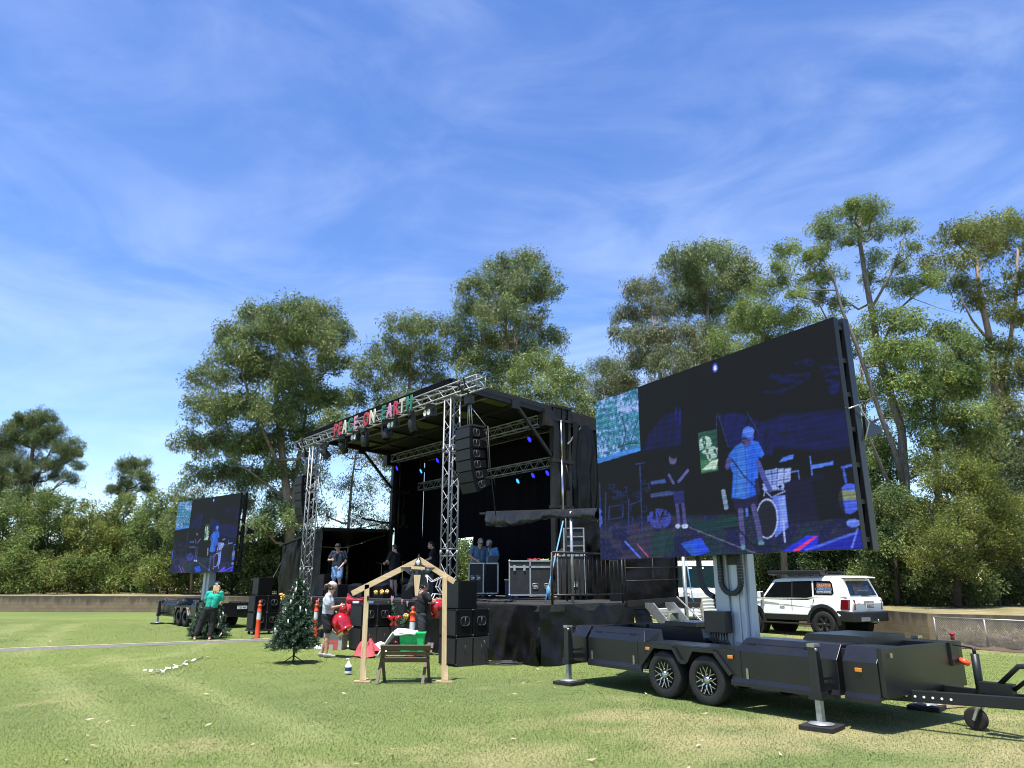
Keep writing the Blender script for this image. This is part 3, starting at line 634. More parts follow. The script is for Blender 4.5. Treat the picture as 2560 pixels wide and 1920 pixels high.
# I: tall open tree
Y = 29.5
bl = pb([(2149,519,46),(2193,533,42),(2115,538,40),(2163,560,50),(2046,572,42),(2080,592,46),(2129,606,40),(2202,587,42),(2261,572,36),(2280,626,32),(1968,631,46),(2007,655,46),(2056,645,46),(1949,670,36),(1968,709,36),(2031,704,44),(2080,694,42),(2183,655,40),(2246,670,36),(2256,714,34),(2188,704,36),(1997,740,36),(2051,750,40),(2310,704,46),(2275,728,38),(2345,700,34),(2110,760,34)], Y, r, 0.9, 0.92)
tree('jacaranda_tree', 'tallest open tree with long bare curving forked limbs right of the big screen', 'tree', bl, [ground_under(2272, 1440, Y), at(2264, 1280, Y), at(2262, 1190, Y), at(2254, 1075, Y), at(2200, 900, Y), at(2178, 772, Y), at(2163, 690, Y), at(2149, 600, Y), at(2150, 540, Y)], 'bright', leaf='soft_leaf', bark='bark_grey', seed=20, r0=0.22,
     limbs=[([at(2262, 1225, Y), at(2238, 1130, Y-.3), at(2206, 1050, Y-.5), at(2165, 930, Y-.6), at(2136, 850, Y-.8), at(2106, 777, Y-.8), at(2085, 700, Y-.8), at(2060, 650, Y-.8)], 0.125),
            ([at(2252, 1270, Y), at(2205, 1170, Y-.8), at(2170, 1085, Y-1), at(2130, 1010, Y-1.2)], 0.075), ([at(2178, 772, Y), at(2225, 690, Y+.4), at(2255, 620, Y+.6), at(2262, 575, Y+.7)], 0.07), ([at(2196, 890, Y), at(2240, 780, Y+.5), at(2290, 735, Y+.6), at(2340, 705, Y+.6)], 0.07)], L=0.15, Wd=0.045, per=90, cr=0.42, dens=3.6, droop=0.35, bare=14)
# backing gums that close the belt at the right and centre
Y = 34
bl = pb([(2090,880,55),(2150,840,50),(2215,900,60),(2110,970,60),(2180,1000,62),(2250,1040,60),(2120,1070,60),(2200,1120,62),(2080,1180,55),(2150,1200,60),(2060,820,45),(2270,880,50),(2300,1180,60),(2010,800,42)], Y, r, 0.8)
tree('gum_tree', 'mid green gum filling behind the forked limbs of the tall open tree', 'tree', bl, [ground_under(2165, 1450, Y), at(2165, 1200, Y), at(2160, 1000, Y), at(2150, 880, Y)], 'bright', seed=51, r0=0.14, group=TREEG, L=0.2, Wd=0.055, per=70, cr=0.55)
Y = 36
bl = pb([(2470,1090,60),(2530,1140,60),(2560,1060,55),(2480,1180,55),(2570,1220,60),(2440,960,50),(2500,1000,50),(2560,950,55),(2600,1120,60),(2420,1130,50)], Y, r, 0.8)
tree('gum_tree', 'dusty green gum low behind the large open gum at the right edge', 'tree', bl, [ground_under(2530, 1450, Y), at(2525, 1250, Y), at(2515, 1080, Y)], 'dull', seed=52, r0=0.14, group=TREEG, L=0.2, Wd=0.055, per=66, cr=0.55)
Y = 43
bl = pb([(1560,980,50),(1600,1020,55),(1520,1090,50),(1470,1100,50),(1580,1110,60),(1640,1060,50),(1480,1010,36)], Y, r, 0.8)
tree('gum_tree', 'mid height gum between the stage tarp and the upper left corner of the big screen', 'tree', bl, [ground_under(1555, 1470, Y), at(1555, 1200, Y), at(1555, 1040, Y)], 'dull', seed=53, r0=0.14, group=TREEG, L=0.24, Wd=0.06, per=60)
# J: far right gum
Y = 32
bl = pb([(2378,597,55),(2432,582,62),(2495,577,58),(2544,567,58),(2456,621,62),(2339,665,52),(2524,626,60),(2398,714,50),(2446,724,44),(2505,748,50),(2549,694,48),(2520,792,52),(2432,763,40),(2456,875,46),(2529,875,55),(2505,924,56),(2544,972,55),(2515,1021,55),(2570,800,50),(2600,700,60),(2610,620,55),(2590,900,60),(2420,660,40),(2540,1070,50)], Y, r, 1.0, 0.95)
tree('gum_tree', 'large open gum with pale slanting branches at the right edge', 'tree', bl, [ground_under(2515, 1450, Y), at(2500, 1200, Y), at(2490, 1000, Y), at(2478, 860, Y), at(2450, 740, Y), at(2440, 640, Y)], 'olive', bark='bark_gum', seed=21, r0=0.26, group=TREEG, L=0.21, Wd=0.055, per=72, cr=0.5, dens=3.4,
     limbs=[([at(2492, 1020, Y), at(2525, 860, Y), at(2540, 740, Y), at(2545, 620, Y)], 0.13), ([at(2478, 860, Y), at(2430, 800, Y-.5), at(2400, 740, Y-.5)], 0.08)], bare=10)
# K: leafy tree below them
Y = 29
bl = pb([(2212,801,46),(2271,811,52),(2349,850,62),(2398,880,62),(2310,899,65),(2241,880,52),(2359,938,68),(2422,928,52),(2280,967,68),(2349,997,68),(2407,990,60),(2437,1046,58),(2378,1055,65),(2310,1046,58),(2451,1094,48),(2398,1109,58),(2230,960,48),(2330,1110,56),(2200,880,40)], Y, r, 0.9)
tree('bushy_tree', 'sunlit yellow green leafy tree filling the gap under the tall open tree', 'tree', bl, [ground_under(2345, 1450, Y), at(2345, 1200, Y), at(2335, 1030, Y), at(2330, 900, Y)], 'bright', leaf='soft_leaf', bark='bark_grey', seed=22, r0=0.16, L=0.19, Wd=0.06, per=80, cr=0.52)
# L: wattle at the right behind the wall
Y = 26.5
bl = pb([(2366,1166,56),(2416,1154,58),(2455,1181,58),(2347,1216,62),(2405,1224,75),(2470,1239,62),(2332,1278,62),(2386,1293,75),(2443,1301,70),(2501,1293,62),(2301,1339,60),(2362,1359,75),(2424,1359,70),(2493,1347,70),(2540,1328,58),(2320,1405,55),(2390,1420,60),(2460,1415,60),(2545,1400,60),(2580,1270,60),(2275,1400,40)], Y, r, 0.8)
tree('wattle_tree', 'wide feathery olive wattle beyond the chain-link fence and block wall', 'tree', bl, [ground_under(2388, 1480, Y), at(2392, 1400, Y), at(2400, 1290, Y), at(2405, 1200, Y)], 'olive', leaf='soft_leaf', bark='bark_dark', seed=23, r0=0.12, L=0.13, Wd=0.04, per=105, cr=0.46, droop=0.15, dens=3.6,
     limbs=[([at(2390, 1420, Y), at(2440, 1370, Y), at(2500, 1320, Y)], 0.07), ([at(2392, 1400, Y), at(2350, 1330, Y), at(2320, 1270, Y)], 0.06)], bare=16)
# left: casuarinas
Y = 60
bl = pb([(80,1054,28),(119,1051,28),(47,1069,36),(90,1082,42),(134,1083,33),(22,1094,36),(58,1107,42),(108,1110,38),(155,1123,33),(188,1134,24),(170,1152,28),(195,1170,18),(174,1202,22),(137,1166,28),(22,1137,38),(36,1172,42),(29,1212,46),(-20,1120,40),(-30,1190,50),(70,1200,34),(95,1160,30),(60,1045,20),(105,1042,18),(128,1250,26),(60,1250,40),(10,1250,45),(190,1112,16),(140,1190,24)], Y, r, 1.2)
tree('casuarina_tree', 'tall dark flat-topped casuarina at the far left', 'tree', bl, [ground_under(68, 1480, Y), at(72, 1300, Y), at(74, 1200, Y), at(82, 1120, Y), at(88, 1070, Y)], 'casu', leaf='needle_leaf', bark='bark_dark', seed=24, r0=0.28, L=0.5, Wd=0.04, per=85, cr=0.6, droop=-0.45, flat=0.9, brown=0, limbs=[([at(73, 1240, Y), at(105, 1170, Y), at(135, 1110, Y)], 0.12)])
mbx = None
bl = pb([(325,1159,22),(354,1163,20),(311,1181,27),(347,1195,28),(372,1202,16),(311,1213,26),(362,1221,20),(376,1231,12),(289,1231,24),(318,1246,19),(300,1262,18)], Y-2, r, 0.8)
tree('casuarina_tree', 'small leaning casuarina standing above the left hedge', 'tree', bl, [ground_under(285, 1480, Y-2), at(292, 1290, Y-2), at(314, 1235, Y-2), at(340, 1165, Y-2)], 'casu', leaf='needle_leaf', bark='bark_dark', seed=25, r0=0.18, L=0.42, Wd=0.04, per=80, cr=0.5, droop=-0.45, flat=0.9, brown=0)
# dead tree at the left
p = ground_under(98, 1480, 58)
mb = MB(); r2 = np.random.default_rng(5)
tr_pts = [at(98, 1480, 58), at(103, 1310, 58), at(120, 1250, 58), at(140, 1215, 58), at(165, 1190, 58)]
mb.tube([q-p for q in tr_pts], [0.16, 0.13, 0.10, 0.06, 0.02], 7)
for (a, b, c) in (((103, 1300), (92, 1250), (84, 1215)), ((118, 1252), (112, 1225), (112, 1200)), ((135, 1222), (150, 1212), (175, 1208)), ((108, 1285), (128, 1270), (150, 1240))):
    mb.tube([at(*a, 58)-p, at(*b, 58)-p, at(*c, 58)-p], [0.07, 0.04, 0.012], 5)
dt = mb.build('dead_tree', 'bark_grey'); dt.location = p; tag(dt, 'bare grey leafless tree among the left bushes', 'tree')
# hedges of separate bushes
def bush(label, u0, u1, vt, vb, Y, pal, seed, name='bush', leaf='soft_leaf', L=0.2, Wd=0.065, per=80, cr=0.62, dens=3.4, brown=0.01, group=None, droop=0.25, cat='bush'):
    r = np.random.default_rng(seed); bl = []
    rad = min((u1-u0)/3.1, (vb-vt)/2.4)
    nu = max(2, int((u1-u0)/rad/0.95)); nv = max(1, int((vb-vt)/rad/0.85))
    for j in range(nv):
        f = j/max(nv-1, 1)
        for i in range(nu):
            g = (i+0.5)/nu; arch = 1-abs(2*g-1)**2.2
            v = vb-rad*0.6-(vb-vt-rad*1.5)*f*(0.45+0.55*arch)
            bl.append((u0+(u1-u0)*g+r.normal()*rad*0.2, v+r.normal()*rad*0.15, rad*r.uniform(0.8, 1.12)))
    blobs = pb(bl, Y, r, 0.7)
    base = at((u0+u1)/2, vb, Y); base[2] = 0.82
    top = at((u0+u1)/2, vt+rad*1.5, Y)
    return tree(name, label, cat, blobs, [base, base*0.6+top*0.4, top], pal, leaf=leaf, bark='bark_dark', seed=seed, r0=0.09, L=L, Wd=Wd, per=per, cr=cr, dens=dens, brown=brown, group=group, droop=droop, twigs=False)
BG = 'bushes along the bank'
K = 0
for args in (
    ('yellow green bush at the far left edge under the tall casuarina', -60, 75, 1225, 1480, 52, 'bright'),
    ('round bush second from the left edge in front of the dead tree', 60, 185, 1215, 1440, 54, 'bush'),
    ('feathery bush below the gap left of the small leaning casuarina', 165, 285, 1240, 1470, 53, 'olive'),
    ('tall dull bush directly under the small leaning casuarina', 265, 355, 1235, 1440, 55, 'bush'),
    ('broad bush with rounded top left of the far screen', 335, 452, 1222, 1470, 53, 'bright'),
    ('dark bush behind the left edge of the far screen', 430, 530, 1270, 1475, 51, 'gum'),
    ('low sunlit bush beside the left edge of the block wall', -50, 60, 1355, 1488, 49, 'bush'),
    ('low dark bush in front of the feathery bush at the left', 55, 165, 1375, 1488, 49, 'bush'),
    ('low bush left of the half hidden shed', 170, 305, 1380, 1488, 50, 'bush'),
    ('low bush right of the half hidden shed', 365, 470, 1370, 1488, 49.5, 'bush'),
    ('dark shrub between the far screen and the pair of speaker boxes', 520, 640, 1340, 1490, 47.5, 'dark'),
    ('dark shrub behind the left speaker stack', 620, 730, 1300, 1490, 47, 'dark'),
    ('shrub behind the black tarp wing left of the stage', 715, 850, 1300, 1490, 48, 'dark'),
    ('grey green shrub seen through the open stage side', 835, 1000, 1350, 1490, 48, 'gum'),
    ('shrub seen in the gap between the stage back curtains', 1060, 1200, 1330, 1490, 47, 'bright'),
    ('dark shrub under the bottom edge of the big screen by the truck', 1660, 1800, 1330, 1490, 35.5, 'dark'),
    ('dark shrub behind the screen mast', 1780, 1920, 1330, 1500, 35.5, 'dark'),
    ('tall shadowy shrub behind the white car roof', 1900, 2060, 1310, 1520, 34.5, 'dark'),
    ('glossy shrub behind the rear half of the white car', 2030, 2180, 1290, 1520, 32, 'dark'),
    ('broad leaved shrub with pale glints right of the white car', 2150, 2300, 1330, 1520, 29.5, 'gum'),
    ('low dark shrub under the wide olive wattle', 2270, 2420, 1420, 1520, 28, 'dark'),
    ('low shrub at the right edge behind the chain-link fence', 2400, 2600, 1425, 1525, 27.5, 'dark'),
    ('leafy shrub between the tall open tree trunk and the screen frame', 2110, 2250, 1060, 1330, 31, 'bright'),
    ('lower leafy shrub beside the tall open tree trunk', 2170, 2290, 1200, 1400, 28.5, 'gum'),
    ('grey green shrub behind the right edge wattle', 2440, 2600, 1090, 1300, 30, 'dull'),
    ('upper foliage mass behind the big screen and stage tarp', 1440, 1600, 1060, 1300, 40, 'gum')):
    K += 1; far = args[5] > 40
    bush(*args, seed=100+K, L=0.26 if far else 0.17, Wd=0.085 if far else 0.06, cr=0.7 if far else 0.5, per=70 if far else 80, group=BG)
bl = pb([(459,1217,26),(499,1224,22),(441,1246,24),(480,1252,26),(515,1250,22),(450,1285,30),(500,1290,30)], 49, r, 0.7)
tree('gum_tree', 'small gum sapling peeping over the top of the far screen', 'tree', bl, [ground_under(480, 1480, 49), at(482, 1300, 49), at(478, 1225, 49)], 'gum', seed=40, r0=0.1, group=TREEG, L=0.25, Wd=0.07, per=60)

# the wood behind the bank: one dark mass of undergrowth
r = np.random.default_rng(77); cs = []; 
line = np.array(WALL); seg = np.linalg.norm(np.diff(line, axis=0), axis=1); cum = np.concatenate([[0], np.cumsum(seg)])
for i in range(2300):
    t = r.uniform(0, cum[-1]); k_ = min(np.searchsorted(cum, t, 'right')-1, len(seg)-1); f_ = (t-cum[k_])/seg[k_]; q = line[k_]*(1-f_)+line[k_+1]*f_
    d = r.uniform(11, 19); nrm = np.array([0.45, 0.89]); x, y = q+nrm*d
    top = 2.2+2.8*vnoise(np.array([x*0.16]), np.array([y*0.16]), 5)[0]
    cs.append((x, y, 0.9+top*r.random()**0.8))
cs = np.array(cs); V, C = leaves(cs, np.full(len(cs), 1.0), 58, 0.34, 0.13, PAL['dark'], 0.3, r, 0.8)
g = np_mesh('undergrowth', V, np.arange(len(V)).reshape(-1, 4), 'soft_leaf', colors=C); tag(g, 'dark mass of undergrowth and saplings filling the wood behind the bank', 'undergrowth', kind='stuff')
# ------------------------------------------------------------------ mobile stage
SZ = ST.rz
def sw(x, y, z=0.0): return ST.W(x, y, z)
stage = thing('mobile_stage', 'black mobile concert stage with raised roof, lift masts, curtains and tarp wings', 'stage', sw(0, 0), SZ)
mb = MB(); mb.bx(-14.1, -4.2, 0.02, 5.6, 1.08, DECK); mb.bx(-4.197, 0, 0.02, 5.0, 1.08, DECK-0.004); mb.bx(-16.2, -14.103, 0.02, 4.4, 1.08, DECK-0.004); mb.bx(-18.2, -16.203, 1.4, 4.4, 1.08, DECK-0.004)
mb.build('deck', 'deck_black', stage)
for x in np.arange(-15.9, 0, 3.2):
    for y in (0.25, 4.7): mb = MB(); mb.cyl((x, y, -0.02), (x, y, 1.08), 0.03, n=8); mb.build('deck_leg', 'black_metal', stage)
def fold(t, s, amp, f): return amp*(math.sin(t*f+s)*0.6+math.sin(t*f*2.3+s*1.7)*0.3+math.sin(t*f*0.41+s)*0.5)
mb = MB()
def skirt(x0, y0, x1, y1, seed, z1=1.19, flare=0.05):
    L = math.hypot(x1-x0, y1-y0); dx_, dy_ = (x1-x0)/L, (y1-y0)/L; nx_, ny_ = dy_, -dx_
    def fn(a, b):
        t = a*L; z = z1*(1-b)+0.01*b+0.015*math.sin(t*2.1)*(1-b)
        d = fold(t+b*0.5, seed, 0.05, 5.3)*(0.25+b)+flare*b+fold(t*0.8-b*1.3, seed+3, 0.05, 3.4)*(b+0.1)+0.11*(float(fbm(np.array([t*1.9+b*1.2+seed*7]), np.array([b*2.6-t*0.8]), 3, 4)[0])-0.5)*(0.3+b)
        return (x0+dx_*t+nx_*d, y0+dy_*t+ny_*d, z)
    mb.grid(fn, int(L*14), 18)
skirt(-16.2, 0.0, 0.0, 0.0, 1.0); skirt(0.0, 0.0, 0.0, 2.95, 2.2, flare=0.08)
mb.build('skirt', 'tarp', stage)
mb = MB(); skirt(0.0, 2.95, -0.1, 3.6, 5.2, z1=1.1, flare=0.25); mb.build('skirt_flap', 'tarp', stage)
# roof: front edge y 0.42 z 7.2, back y 6.2 z 6.8
XA, XB = -14.1, -4.15
rzf = lambda y: 7.16-0.062*(y-0.42)
mb = MB(); p = []
for (zo) in (0.0, 0.10):
    p += [(XA, 0.45, rzf(0.45)+zo), (XB, 0.45, rzf(0.45)+zo), (XB, 6.3, rzf(6.3)+zo), (XA, 6.3, rzf(6.3)+zo)]
mb.hexa(p); mb.build('roof', 'roof_dark', stage)
mb = MB()
for i in range(9):
    x0 = XA+0.25+i*1.09; 
    for (ya, yb) in ((0.62, 1.75), (1.95, 3.0)):
        if ya > 1 and i % 2 == 1: continue
        p = [(x0, ya, rzf(ya)-0.006), (x0+0.9, ya, rzf(ya)-0.006), (x0+0.9, yb, rzf(yb)-0.006), (x0, yb, rzf(yb)-0.006)]
        mb.add(p, [(3, 2, 1, 0)])
pmat('roof_panel', (0.15, 0.17, 0.05), 0.6, 0, 0.15, 2, trans=0.3)
rp = mb.build('roof_panels', 'roof_panel', stage)
mb = MB()
for y in (1.85, 3.1, 4.5, 5.8): mb.bar((XA, y, rzf(y)-0.055), (XB, y, rzf(y)-0.055), 0.08, 0.1)
for x in (XA+0.06, XB-0.06): mb.bar((x, 0.5, rzf(0.5)-0.08), (x, 6.3, rzf(6.3)-0.08), 0.1, 0.2)
for x in np.arange(XA+1.2, XB, 2.18): mb.bar((x, 0.5, rzf(0.5)-0.03), (x, 6.3, rzf(6.3)-0.03), 0.07, 0.05)
mb.build('roof_beams', 'black_metal', stage, bevel=0.006)
mb = MB(); mb.bx(XA, XB, 0.34, 0.447, 7.05, 7.24)
for x in np.arange(XA, XB, 1.42): mb.bx(x, x+0.03, 0.325, 0.339, 7.05, 7.24)
mb.build('roof_gutter', 'curtain', stage, bevel=0.01)
mb = MB(); mb.bar((XA+0.1, 1.85, 6.96), (XB-0.1, 1.85, 6.96), 0.035, 0.03); mb.bar((XA+0.1, 1.2, 7.0), (XB-0.1, 1.2, 7.0), 0.03, 0.03); mb.build('lighting_rails', 'alu', stage)
# lift masts
def liftmast(x, s):
    root = MB()
    for dy in (4.22, 4.60, 4.86): root.bx(x-0.10, x+0.10, dy, dy+0.10, 1.24, 7.02)
    root.bx(x-0.07, x+0.07, 4.33, 4.59, 3.9, 7.08)
    for z in (3.85, 5.25, 6.55, 6.98): root.bx(x-0.13, x+0.13, 4.18, 5.0, z, z+0.09)
    root.bx(x-0.16, x+0.16, 3.85, 4.17, 6.35, 6.85)
    o = root.build('lift_mast', 'rusty_black', stage, bevel=0.008)
    c = MB(); c.cyl((x+0.11*s, 4.53, 3.5), (x+0.11*s, 4.53, 5.3), 0.045); c.cyl((x+0.11*s, 4.53, 5.3), (x+0.11*s, 4.53, 6.6), 0.032); c.build('hydraulic_cylinder', 'chrome' if s > 0 and x > -5 else 'rusty_black', o)
    c = MB(); c.bx(x+0.135, x+0.16, 4.66, 4.82, 3.9, 4.4); c.tube([(x+0.12, 4.7, 4.4), (x+0.16, 4.75, 4.9), (x+0.14, 4.68, 5.2)], 0.018); c.build('hose_plate', 'rusty_black', o)
liftmast(-4.2, 1); liftmast(-14.1, 1)
for x in (-4.2, -14.1):
    mb = MB(); mb.bar((x, 4.2, 5.45), (x, 2.75, rzf(2.75)-0.1), 0.09, 0.09); mb.bx(x-0.08, x+0.08, 2.6, 2.9, rzf(2.75)-0.3, rzf(2.75)-0.05); mb.build('roof_brace', 'black_metal', stage, bevel=0.006)
mb = MB(); a = ST.onX(1455, 1063, -4.15); b = ST.onX(1420, 1110, -4.1); mb.bar(a, b, 0.04, 0.04); mb.build('rear_brace', 'alu', stage)
mb = MB(); mb.bar((-4.2, 4.95, 6.75), (-4.2, 6.6, 6.65), 0.14, 0.2); mb.bar((-4.12, 4.95, 6.6), (-4.12, 6.6, 6.5), 0.05, 0.1); mb.build('rear_frame', 'rusty_black', stage)
# curtains with a gap onto the trees
def drape(name, x0, y0, x1, y1, z0, z1a, z1b, seed, amp=0.06, f=5.0, m='curtain', nz=10, gather=None):
    mb = MB(); L = math.hypot(x1-x0, y1-y0); dx_, dy_ = (x1-x0)/L, (y1-y0)/L; nx_, ny_ = dy_, -dx_
    def fn(a, b):
        t = a*L; zt_ = z1a*(1-a)+z1b*a; z = zt_*(1-b)+z0*b
        d = fold(t, seed, amp, f)*(0.3+0.9*b)+fold(t*0.7+b*1.5, seed+2, amp*0.6, f*0.6)*b+(amp*1.6*(float(fbm(np.array([t*2.4+b*1.5+seed*5]), np.array([b*3.4-t*0.7]), 6, 4)[0])-0.5) if m == 'tarp' else 0)
        if gather: d += gather(a, b)
        return (x0+dx_*t+nx_*d, y0+dy_*t+ny_*d, z)
    mb.grid(fn, max(8, int(L*14)), nz*2 if m == 'tarp' else nz); return mb.build(name, m, stage)
drape('back_curtain', -14.0, 5.75, -11.55, 5.75, 1.25, 6.7, 6.7, 1.0); drape('back_curtain', -10.35, 5.75, -4.3, 5.75, 1.25, 6.7, 6.7, 2.0)
drape('back_curtain', -11.55, 5.75, -10.35, 5.75, 3.35, 6.7, 6.7, 4.0)
drape('side_curtain', -14.0, 4.4, -14.0, 5.7, 1.25, 6.7, 6.7, 6.0, 0.05)
drape('side_tarp', -4.1, 5.0, -4.1, 6.75, 1.25, 6.62, 6.5, 3.0, 0.17, 6.5, 'tarp', 16)
drape('wing_back_tarp', -4.1, 4.75, 0.0, 4.75, 1.22, 3.6, 3.35, 7.0, 0.17, 3.6, 'tarp', 14)
drape('wing_side_tarp', -1.3, 3.55, 0.0, 4.6, 1.22, 3.55, 3.3, 9.0, 0.12, 3.0, 'tarp', 14)
# right wing canopy rolled tarp
mb = MB(); mb.bar((-4.05, 1.40, 3.52), (0.42, 1.40, 3.27), 0.05, 0.05); mb.build('canopy_rail', 'black_metal', stage)
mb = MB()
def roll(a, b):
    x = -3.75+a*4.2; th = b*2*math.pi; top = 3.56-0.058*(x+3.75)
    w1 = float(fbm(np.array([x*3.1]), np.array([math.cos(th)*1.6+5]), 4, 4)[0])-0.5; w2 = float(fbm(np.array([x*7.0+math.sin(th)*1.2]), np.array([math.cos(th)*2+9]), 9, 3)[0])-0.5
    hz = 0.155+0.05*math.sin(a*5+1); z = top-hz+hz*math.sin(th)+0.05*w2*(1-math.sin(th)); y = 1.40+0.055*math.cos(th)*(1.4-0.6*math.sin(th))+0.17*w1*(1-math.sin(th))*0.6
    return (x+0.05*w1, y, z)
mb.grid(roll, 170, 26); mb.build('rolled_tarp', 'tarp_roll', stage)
mb = MB(); a = ST.onY(1415, 1303, 1.33); b = ST.onY(1432, 1505, 1.33); mb.cyl((b[0], 1.33, DECK), (b[0], 1.33, 3.3), 0.035); mb.build('canopy_pole', 'galv', stage)
mb = MB(); mb.cyl((-1.9, 2.6, DECK), (-1.9, 2.6, 3.5), 0.025); mb.build('inner_pole', 'black_metal', stage)
# left wing tent
drape('wing_front_tarp', -18.2, 1.35, -14.15, 1.35, 1.0, 3.18, 3.62, 4.0, 0.07, 3.0, 'tarp', 14)
drape('wing_outer_tarp', -18.2, 4.4, -18.2, 1.35, 0.6, 3.2, 3.18, 5.0, 0.08, 3.0, 'tarp', 12)
drape('wing_back_tarp', -18.2, 4.4, -14.2, 4.4, 1.2, 3.2, 3.65, 6.0, 0.10, 3.5, 'tarp', 14)
mb = MB(); mb.hexa([(-18.3, 1.3, 3.18), (-14.12, 1.3, 3.60), (-14.12, 4.45, 3.66), (-18.3, 4.45, 3.20), (-18.3, 1.3, 3.22), (-14.12, 1.3, 3.72), (-14.12, 4.45, 3.78), (-18.3, 4.45, 3.24)]); mb.build('wing_canopy', 'black_paint', stage)
mb = MB(); mb.bar((-14.2, 4.3, 3.0), (-18.1, 4.3, 2.9), 0.04, 0.04); mb.cyl((-16.0, 1.7, DECK), (-16.0, 1.7, 3.3), 0.02); mb.bar((-14.2, 3.0, 4.15), (-14.2, 4.4, 4.0), 0.06, 0.06); mb.bar((-14.2, 4.35, 3.7), (-14.2, 4.35, 4.2), 0.06, 0.06); mb.bar((-14.2, 2.9, 3.75), (-14.2, 4.3, 4.1), 0.04, 0.04); mb.build('wing_frame', 'black_metal', stage)
# guy strap from the left wing
mb = MB(); a = np.array(ST.onY(726, 1362, 1.3)); b = np.array(ST.onY(664, 1478, -0.2)); mb.tube([a, (a+b)/2+np.array([0, 0, -0.03]), b], 0.018, 5); mb.ell(b+np.array([0.1, 0.02, 0.12]), (0.05, 0.05, 0.13)); mb.build('guy_strap', 'black_metal', stage)
# railing on the right edge and the steel platform with rails
mb = MB(); zb, zt_ = 1.42, 2.33
mb.tube([(-0.04, 0.42, zt_), (-0.04, 2.66, zt_)], 0.025); mb.tube([(-0.04, 0.42, zb), (-0.04, 2.66, zb)], 0.022)
for y in (0.42, 2.66): mb.tube([(-0.04, y, DECK-0.01), (-0.04, y, zt_)], 0.028)
for y in np.linspace(0.42, 2.66, 17)[1:-1]: mb.tube([(-0.04, y, zb), (-0.04, y, zt_)], 0.011, 6)
ra = mb.build('railing', 'black_metal', None); ra.location = sw(0, 0); ra.rotation_euler = (0, 0, SZ)
tag(ra, 'black crowd barrier railing along the right edge of the stage deck', 'railing')
mb = MB()
for z in (1.72, 2.02, 2.34): mb.tube([(-0.02, 2.75, z), (-0.02, 5.0, z+0.05)], 0.014, 6)
for y in (2.75, 3.75): mb.tube([(-0.02, y, 1.25), (-0.02, y, 2.36)], 0.014, 6)
mb.bar((0.02, 2.7, 1.20), (0.02, 5.05, 1.28), 0.06, 0.14)
mb.build('platform_rail', 'rusty_black', stage)
mb = MB(); mb.tube([(0.03, 4.9, -0.02), (0.03, 4.9, 2.45)], 0.05, 10); mb.build('platform_post', 'galv', stage)
st = thing('access_stairs', 'galvanised metal access stairs at the right end of the stage', 'stairs', sw(0.06, 3.3), SZ)
sa = ST.onX(1598, 1508, 0.06); 
for yy_ in (0.0, 0.75): mb = MB(); mb.prism([(0, 1.22), (0.25, 1.22), (1.55, 0.0), (1.3, 0.0), (0, 1.12)], (0, yy_, 0), (1, 0, 0), (0, 0, 1), (0, 0.045, 0)); mb.build('stringer', 'galv', st)
for i in range(4):
    x = 0.25+i*0.31; z = 1.0-i*0.255; mb = MB(); mb.bx(x-0.10, x+0.14, 0.047, 0.748, z-0.02, z+0.02)
    for k in range(9): mb.bx(x-0.115, x-0.101, 0.07+k*0.075, 0.10+k*0.075, z-0.03, z+0.03)
    mb.build('tread', 'galv', st)
mb = MB(); mb.tube([(0.35, 0.78, 1.35), (1.55, 0.78, 0.42), (1.55, 0.78, 0.02)], 0.02); mb.build('handrail', 'alu', st)
# ------------------------------------------------------------------ trusses
def truss_mb(p, q, w, ch=0.024, di=0.010, pitch=None):
    p = np.array(p, float); q = np.array(q, float); d = q-p; L = np.linalg.norm(d); d /= L
    u = np.array([0, 0, 1.0]) if abs(d[2]) < 0.9 else np.array([1.0, 0, 0])
    a = np.cross(d, u); a /= np.linalg.norm(a); b = np.cross(a, d)
    A = MB(); B = MB(); h = w/2; C4 = [a*h+b*h, a*h-b*h, -a*h-b*h, -a*h+b*h]
    for c in C4: A.tube([p+c, q+c], ch, 8)
    n = max(2, int(L/(pitch or w)))
    for f in range(4):
        c0, c1 = C4[f], C4[(f+1) % 4]
        for i in range(n):
            s0 = p+d*L*i/n; s1 = p+d*L*(i+1)/n
            B.tube([s0+(c0 if i % 2 else c1), s1+(c1 if i % 2 else c0)], di, 5, caps=False)
        for i in (0, n): s0 = p+d*L*i/n; B.tube([s0+c0, s0+c1], di*1.2, 5)
    return A, B
def truss(name, label, p, q, w, group=None, cat='truss', joints=()):
    o = thing(name, label, cat, sw(*p), SZ, group); q2 = np.array(q)-np.array(p)
    A, B = truss_mb((0, 0, 0), q2, w); A.build('chords', 'alu', o); B.build('lattice', 'alu', o)
    if joints:
        d = q2/np.linalg.norm(q2)
        for t in joints:
            J = MB()
            for sx in (-1, 1):
                for sy in (-1, 1):
                    c = d*t+np.array([sx*w/2, sy*w/2, 0]); J.cyl(c-d*0.06, c+d*0.06, 0.034, n=10)
            for k in (-0.09, 0.09):
                c = [d*(t+k)+np.array([sx*w/2, sy*w/2, 0]) for sx, sy in ((-1, -1), (1, -1), (1, 1), (-1, 1))]
                for i in range(4): J.tube([c[i], c[(i+1) % 4]], 0.012, 5)
            J.build('coupler', 'alu', o)
    return o
TY = 0.17
tR = truss('truss_tower', 'silver box truss tower in front of the stage beside the right line array', (-3.72, TY, DECK), (-3.72, TY, 6.56), 0.30, 'truss towers', joints=(1.2, 3.9))
tL = truss('truss_tower', 'silver box truss tower at the left end of the stage, behind the Christmas tree', (-12.65, TY, DECK-0.3), (-12.65, TY, 6.56), 0.30, 'truss towers', joints=(1.2, 4.0))
beam = truss('truss_beam', 'long horizontal silver truss carrying the coloured letters across the stage front', (-14.25, TY, 6.73), (-2.42, TY, 6.73), 0.30)
